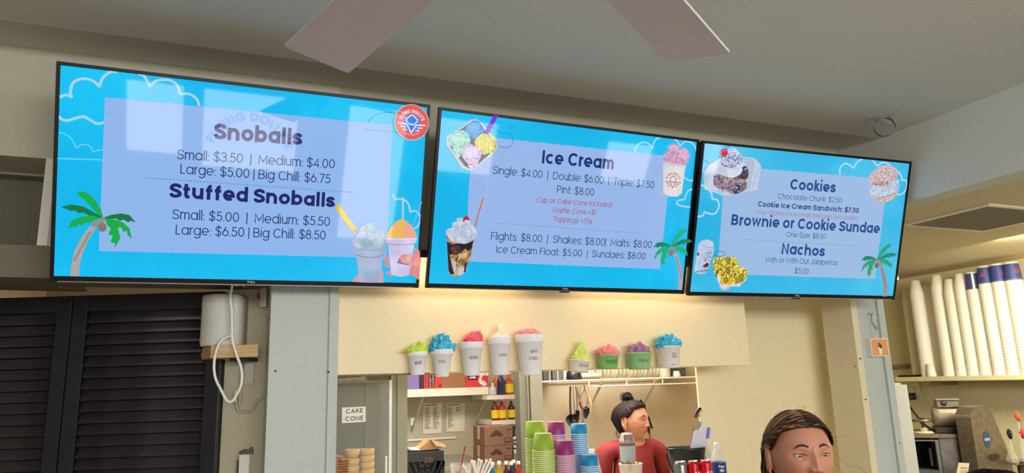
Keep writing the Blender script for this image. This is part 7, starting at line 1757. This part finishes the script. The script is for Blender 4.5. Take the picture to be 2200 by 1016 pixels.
    fs = [(i * n2 + j, i * n2 + (j + 1) % n2, (i + 1) * n2 + (j + 1) % n2, (i + 1) * n2 + j) for i in range(n1) for j in range(n2)]
    b.add(vs, fs, HM)
    cap = b.build('hair', mat(hair_c, .6, var=.35, bump=.8, scale=70, wave=(1.2, 1.2, .25), spec=.15), root)
    cap['label'] = {'part': 'brown hair parted in the middle and pulled back, lighter gold at the side', 'bun': 'dark hair pinned up in a messy bun', 'long': 'smooth dark hair'}[style]
    rd = random.Random(style)
    b = MB(); b.smooth = True; cols = [mat(hair_c, .5, var=.2, spec=.2), mat(hair_hi, .45, var=.2, spec=.25), mat(tuple(int(c * .65) for c in hair_c), .55, var=.2, spec=.15)]
    nst = 190 if style == 'part' else 110
    for s in (-1, 1):
        for k in range(nst):
            f_ = k / nst
            if style == 'part':
                hl_ = k % 3 == 0
                ph = math.radians(-2 + 118 * f_); st = Vector((s * .012, -math.cos(math.radians(48) + ph * .85), math.sin(math.radians(48) + ph * .85)))
                mid = Vector((s * .98, -.55 + 1.15 * f_, .52 - .10 * f_ + rd.uniform(-.03, .03))); en = Vector((s * .22, .95, -.28 - .1 * rd.random()))
                if hl_:      # strands springing from the hairline itself, swept back over the ear
                    az = math.radians(3 + 80 * f_); z0 = hairline(az) - .01; r0 = math.sqrt(max(0, 1 - z0 * z0)); st = Vector((s * r0 * math.sin(az), -r0 * math.cos(az), z0))
                    mid = Vector((s * (.85 + .2 * f_), -.55 + .5 * f_, .74 - .40 * f_))
            elif style == 'bun':
                az = math.radians(20 + 150 * f_); z0 = hairline(az) + .03; r0 = math.sqrt(max(0, 1 - z0 * z0)); st = Vector((s * r0 * math.sin(az), -r0 * math.cos(az), z0))
                mid = Vector((s * (.80 - .3 * f_), -.05 + .5 * f_, .72)); en = Vector((s * .05, .35, .95))
            else:
                ph = math.radians(150 * f_); st = Vector((s * .01, -math.cos(math.radians(42) + ph * .8), math.sin(math.radians(42) + ph * .8)))
                mid = Vector((s * 1, -.4 + 1.1 * f_, .3)); en = Vector((s * .8, -.1 + .9 * f_, -.75))
            pts = []
            for q in range(13):
                t_ = q / 12; d = st * (1 - t_) ** 2 + mid * 2.0 * t_ * (1 - t_) + en * t_ * t_
                d = d.normalized(); pts.append(HM @ skull(d, vol + .0016 * rd.random() + (.001 if q in (0, 12) else .0022) * 1 + (.012 * sstep(.3, .9, d.y) * (1 if style == 'bun' and d.z < .6 else 0))))
            gold = (style == 'part' and s < 0 and .12 < f_ < .85 and rd.random() < .5) or rd.random() < .12
            b.cur = 1 if gold else (2 if rd.random() < .3 else 0)
            b.tube(pts, [.0006] + [rd.uniform(.0011, .0021)] * 11 + [.0006], 5)
    o_ = b.build('hair_strands', cols, root); o_['kind'] = 'stuff'
    b = MB(); b.smooth = True
    if style == 'part':
        for k in range(60):
            a_ = rd.uniform(-1, 1); pts = [HM @ Vector((a_ * .03 + .02 * t_ * rd.uniform(-1, 1), .10 + .02 * t_ + rd.uniform(0, .02), -.05 - .2 * t_ )) for t_ in [i / 6 for i in range(7)]]; b.tube(pts, [.004, .005, .005, .005, .004, .003, .001], 5)
        # locks falling behind the left ear
        for k in range(26):
            x = -.066 - rd.uniform(0, .012); pts = [HM @ Vector((x - .004 * t_ + rd.uniform(-.001, .001), .035 + .02 * rd.random() + .02 * t_, .02 - .20 * t_)) for t_ in [i / 8 for i in range(9)]]; b.tube(pts, [.0012] + [.0024] * 7 + [.0008], 5)
        b.build('ponytail', cols[0], root)
        b = MB()
        for (p0, p1, p2, p3) in [((-.074, 0, .04), (-.090, .0, .0), (-.094, .01, -.05), (-.100, .02, -.14)), ((.070, -.03, .03), (.095, -.04, .005), (.12, -.04, -.02), (.16, -.02, -.05)), ((.070, -.03, .02), (.09, -.05, -.02), (.13, -.05, -.035), (.18, -.03, -.075)), ((.070, -.02, .0), (.085, -.04, -.04), (.10, -.04, -.06), (.15, -.02, -.085)),
                                 ((.0, 0, .108), (.01, -.01, .118), (.02, -.02, .121), (.028, -.02, .118)), ((-.02, 0, .106), (-.04, -.01, .113), (-.045, -.01, .108), (-.05, 0, .102)), ((.02, 0, .104), (.03, .0, .113), (.032, 0, .119), (.034, 0, .122)), ((.02, -.02, .098), (.045, -.02, .104), (.055, -.01, .098), (.06, 0, .088)),
                                 ((-.074, 0, .02), (-.086, .0, -.03), (-.086, .01, -.08), (-.092, .02, -.16)), ((.070, -.03, .045), (.10, -.03, .040), (.115, -.03, .045), (.13, -.02, .040))]:
            b.tube([HM @ v for v in spline([p0, p1, p2, p3], 6)], .00035, 4)
        o_ = b.build('loose_hair', mat((120, 92, 60), .5), root); o_['kind'] = 'stuff'
    if style == 'bun':
        for k in range(70):
            c = Vector((rd.uniform(-.012, .012), .022 + rd.uniform(-.012, .016), .126 + rd.uniform(-.006, .008))); r_ = rd.uniform(.014, .026); ax = Vector((rd.uniform(-1, 1), rd.uniform(-1, 1), rd.uniform(-1, 1))).normalized(); u_ = ax.orthogonal().normalized(); v_ = ax.cross(u_)
            a0 = rd.uniform(0, 6); pts = [HM @ (c + (u_ * math.cos(a0 + t_) + v_ * math.sin(a0 + t_)) * r_) for t_ in [4.2 * i / 9 for i in range(10)]]; b.tube(pts, [.0006] + [rd.uniform(.0015, .0030)] * 8 + [.0004], 5)
        for k in range(10):
            pts = [HM @ (Vector((rd.uniform(-.02, .02), .03, .138)) + Vector((rd.uniform(-.03, .03), rd.uniform(-.01, .03), rd.uniform(.005, .025))) * t_) for t_ in (0, .5, 1)]; b.tube(pts, [.0015, .001, .0003], 4)
        b.build('hair_bun', cols[0], root)
        b = MB()
        for k in range(14):
            x = rd.uniform(-.04, .04); pts = [HM @ Vector((x * 1.2, .085 + .02 * math.sin(3 * t_) + rd.uniform(-.003, .003), -.05 - .05 * t_)) for t_ in [i / 5 for i in range(6)]]; b.tube(pts, .0006, 4)
        o_ = b.build('loose_hair', cols[0], root); o_['kind'] = 'stuff'
    if style == 'long':
        for k in range(90):
            az = rd.uniform(-2.6, 2.6); pts = []
            for i in range(8):
                t_ = i / 7; r_ = .078 + .012 * math.sin(t_ * 3); pts.append(HM @ Vector((math.sin(az) * (r_ + .01), .02 + math.cos(az) * r_ * .9 if abs(az) < 1.7 else .02 + math.cos(az) * .05, -.02 - .24 * t_)))
            b.tube(pts, [.004] * 7 + [.001], 5)
        b.build('hair_length', cols[0], root)
    # clothes
    SJ = {'waist': ((0, 0, .93), (.150, .112)), 'chest': ((0, -.004, 1.20), (.158, .112)), 'collar': ((0, .012, 1.318), (.078, .066))}
    SE = [('waist', 'chest'), ('chest', 'collar')]
    for s, t_ in ((-1, 'l'), (1, 'r')):
        SJ.update({t_ + 's': ((s * .158, .015, 1.283), .064), t_ + 'e': ((s * .192, .025, 1.13), .062)}); SE += [('collar', t_ + 's'), (t_ + 's', t_ + 'e')]
    for k_ in SJ: SJ[k_] = (tuple(c * S for c in SJ[k_][0]), SJ[k_][1])
    V, Fc = skin_figure(SJ, SE); b = MB(); b.smooth = True
    V = [v + Vector((0, 0, 0)) + Vector((noise.noise(v * 9), noise.noise(v * 9 + Vector((3, 3, 3))), 0)) * .008 for v in V]
    b.add(V, Fc); b.build('shirt', mat(shirt_c, .85, var=.06, bump=.3, scale=12), root)
    PJ = {'hips': ((0, 0, .91), (.148, .108))}; PE = []
    for s, t_ in ((-1, 'l'), (1, 'r')):
        PJ.update({t_ + 'h': ((s * .085, 0, .82), .090), t_ + 'k': ((s * .092, -.01, .47), .066), t_ + 'a': ((s * .09, .02, .11), .052)}); PE += [('hips', t_ + 'h'), (t_ + 'h', t_ + 'k'), (t_ + 'k', t_ + 'a')]
    for k_ in PJ: PJ[k_] = (tuple(c * S for c in PJ[k_][0]), PJ[k_][1])
    V, Fc = skin_figure(PJ, PE); b = MB(); b.smooth = True; b.add(V, Fc); b.build('trousers', mat((46, 48, 60), .85, var=.1), root)
    for s in (-1, 1):
        b = MB(); b.box(s * .095 * S - .042, s * .095 * S + .042, -.175, .075, 0, .06, bev=.02); b.build('shoe', mat((60, 58, 56), .6), root)
    return root
# front: face turned a little to the right, only the upper half of the head in view
px, py = 1742, 981; t_ = 1.72; r = ray(px, py); fy = math.atan2(-r.x, r.y) + math.radians(24)
eye = at_t(px, py, t_); ctr_h = eye - Matrix.Rotation(fy, 3, 'Z') @ Vector((0, -.088, .004))
bc = ctr_h - Matrix.Rotation(fy, 3, 'Z') @ Vector((0, -.02, 0))
person('young woman with brown middle-parted hair at the bottom, cropped below the eyes', (ctr_h.x, ctr_h.y - .0), fy, (196, 132, 106), (66, 44, 30), (166, 116, 66), (60, 62, 70), 0.0, 'part', ctr_h.z + .113, pitch=-.07)
p = at_t(1356, 902, 4.02); r = ray(1356, 902); fy = math.atan2(-r.x, r.y) + math.radians(62)
person('woman in a red t-shirt with dark hair in a bun, looking right behind the counter', (p.x, p.y), fy, (188, 130, 104), (34, 24, 24), (62, 40, 34), (132, 38, 42), 0.0, 'bun', p.z + .113, pitch=0.0, body_yaw=fy - math.radians(42))
p = at_t(2165, 1150, 1.05); zt_ = at_t(2165, 994, 1.05).z
person('person at the bottom right corner, only the crown of dark hair in view', (p.x, p.y), YAW - .9, (180, 130, 104), (30, 24, 24), (90, 64, 46), (70, 70, 76), 0.0, 'long', zt_ - .018, detail=False)
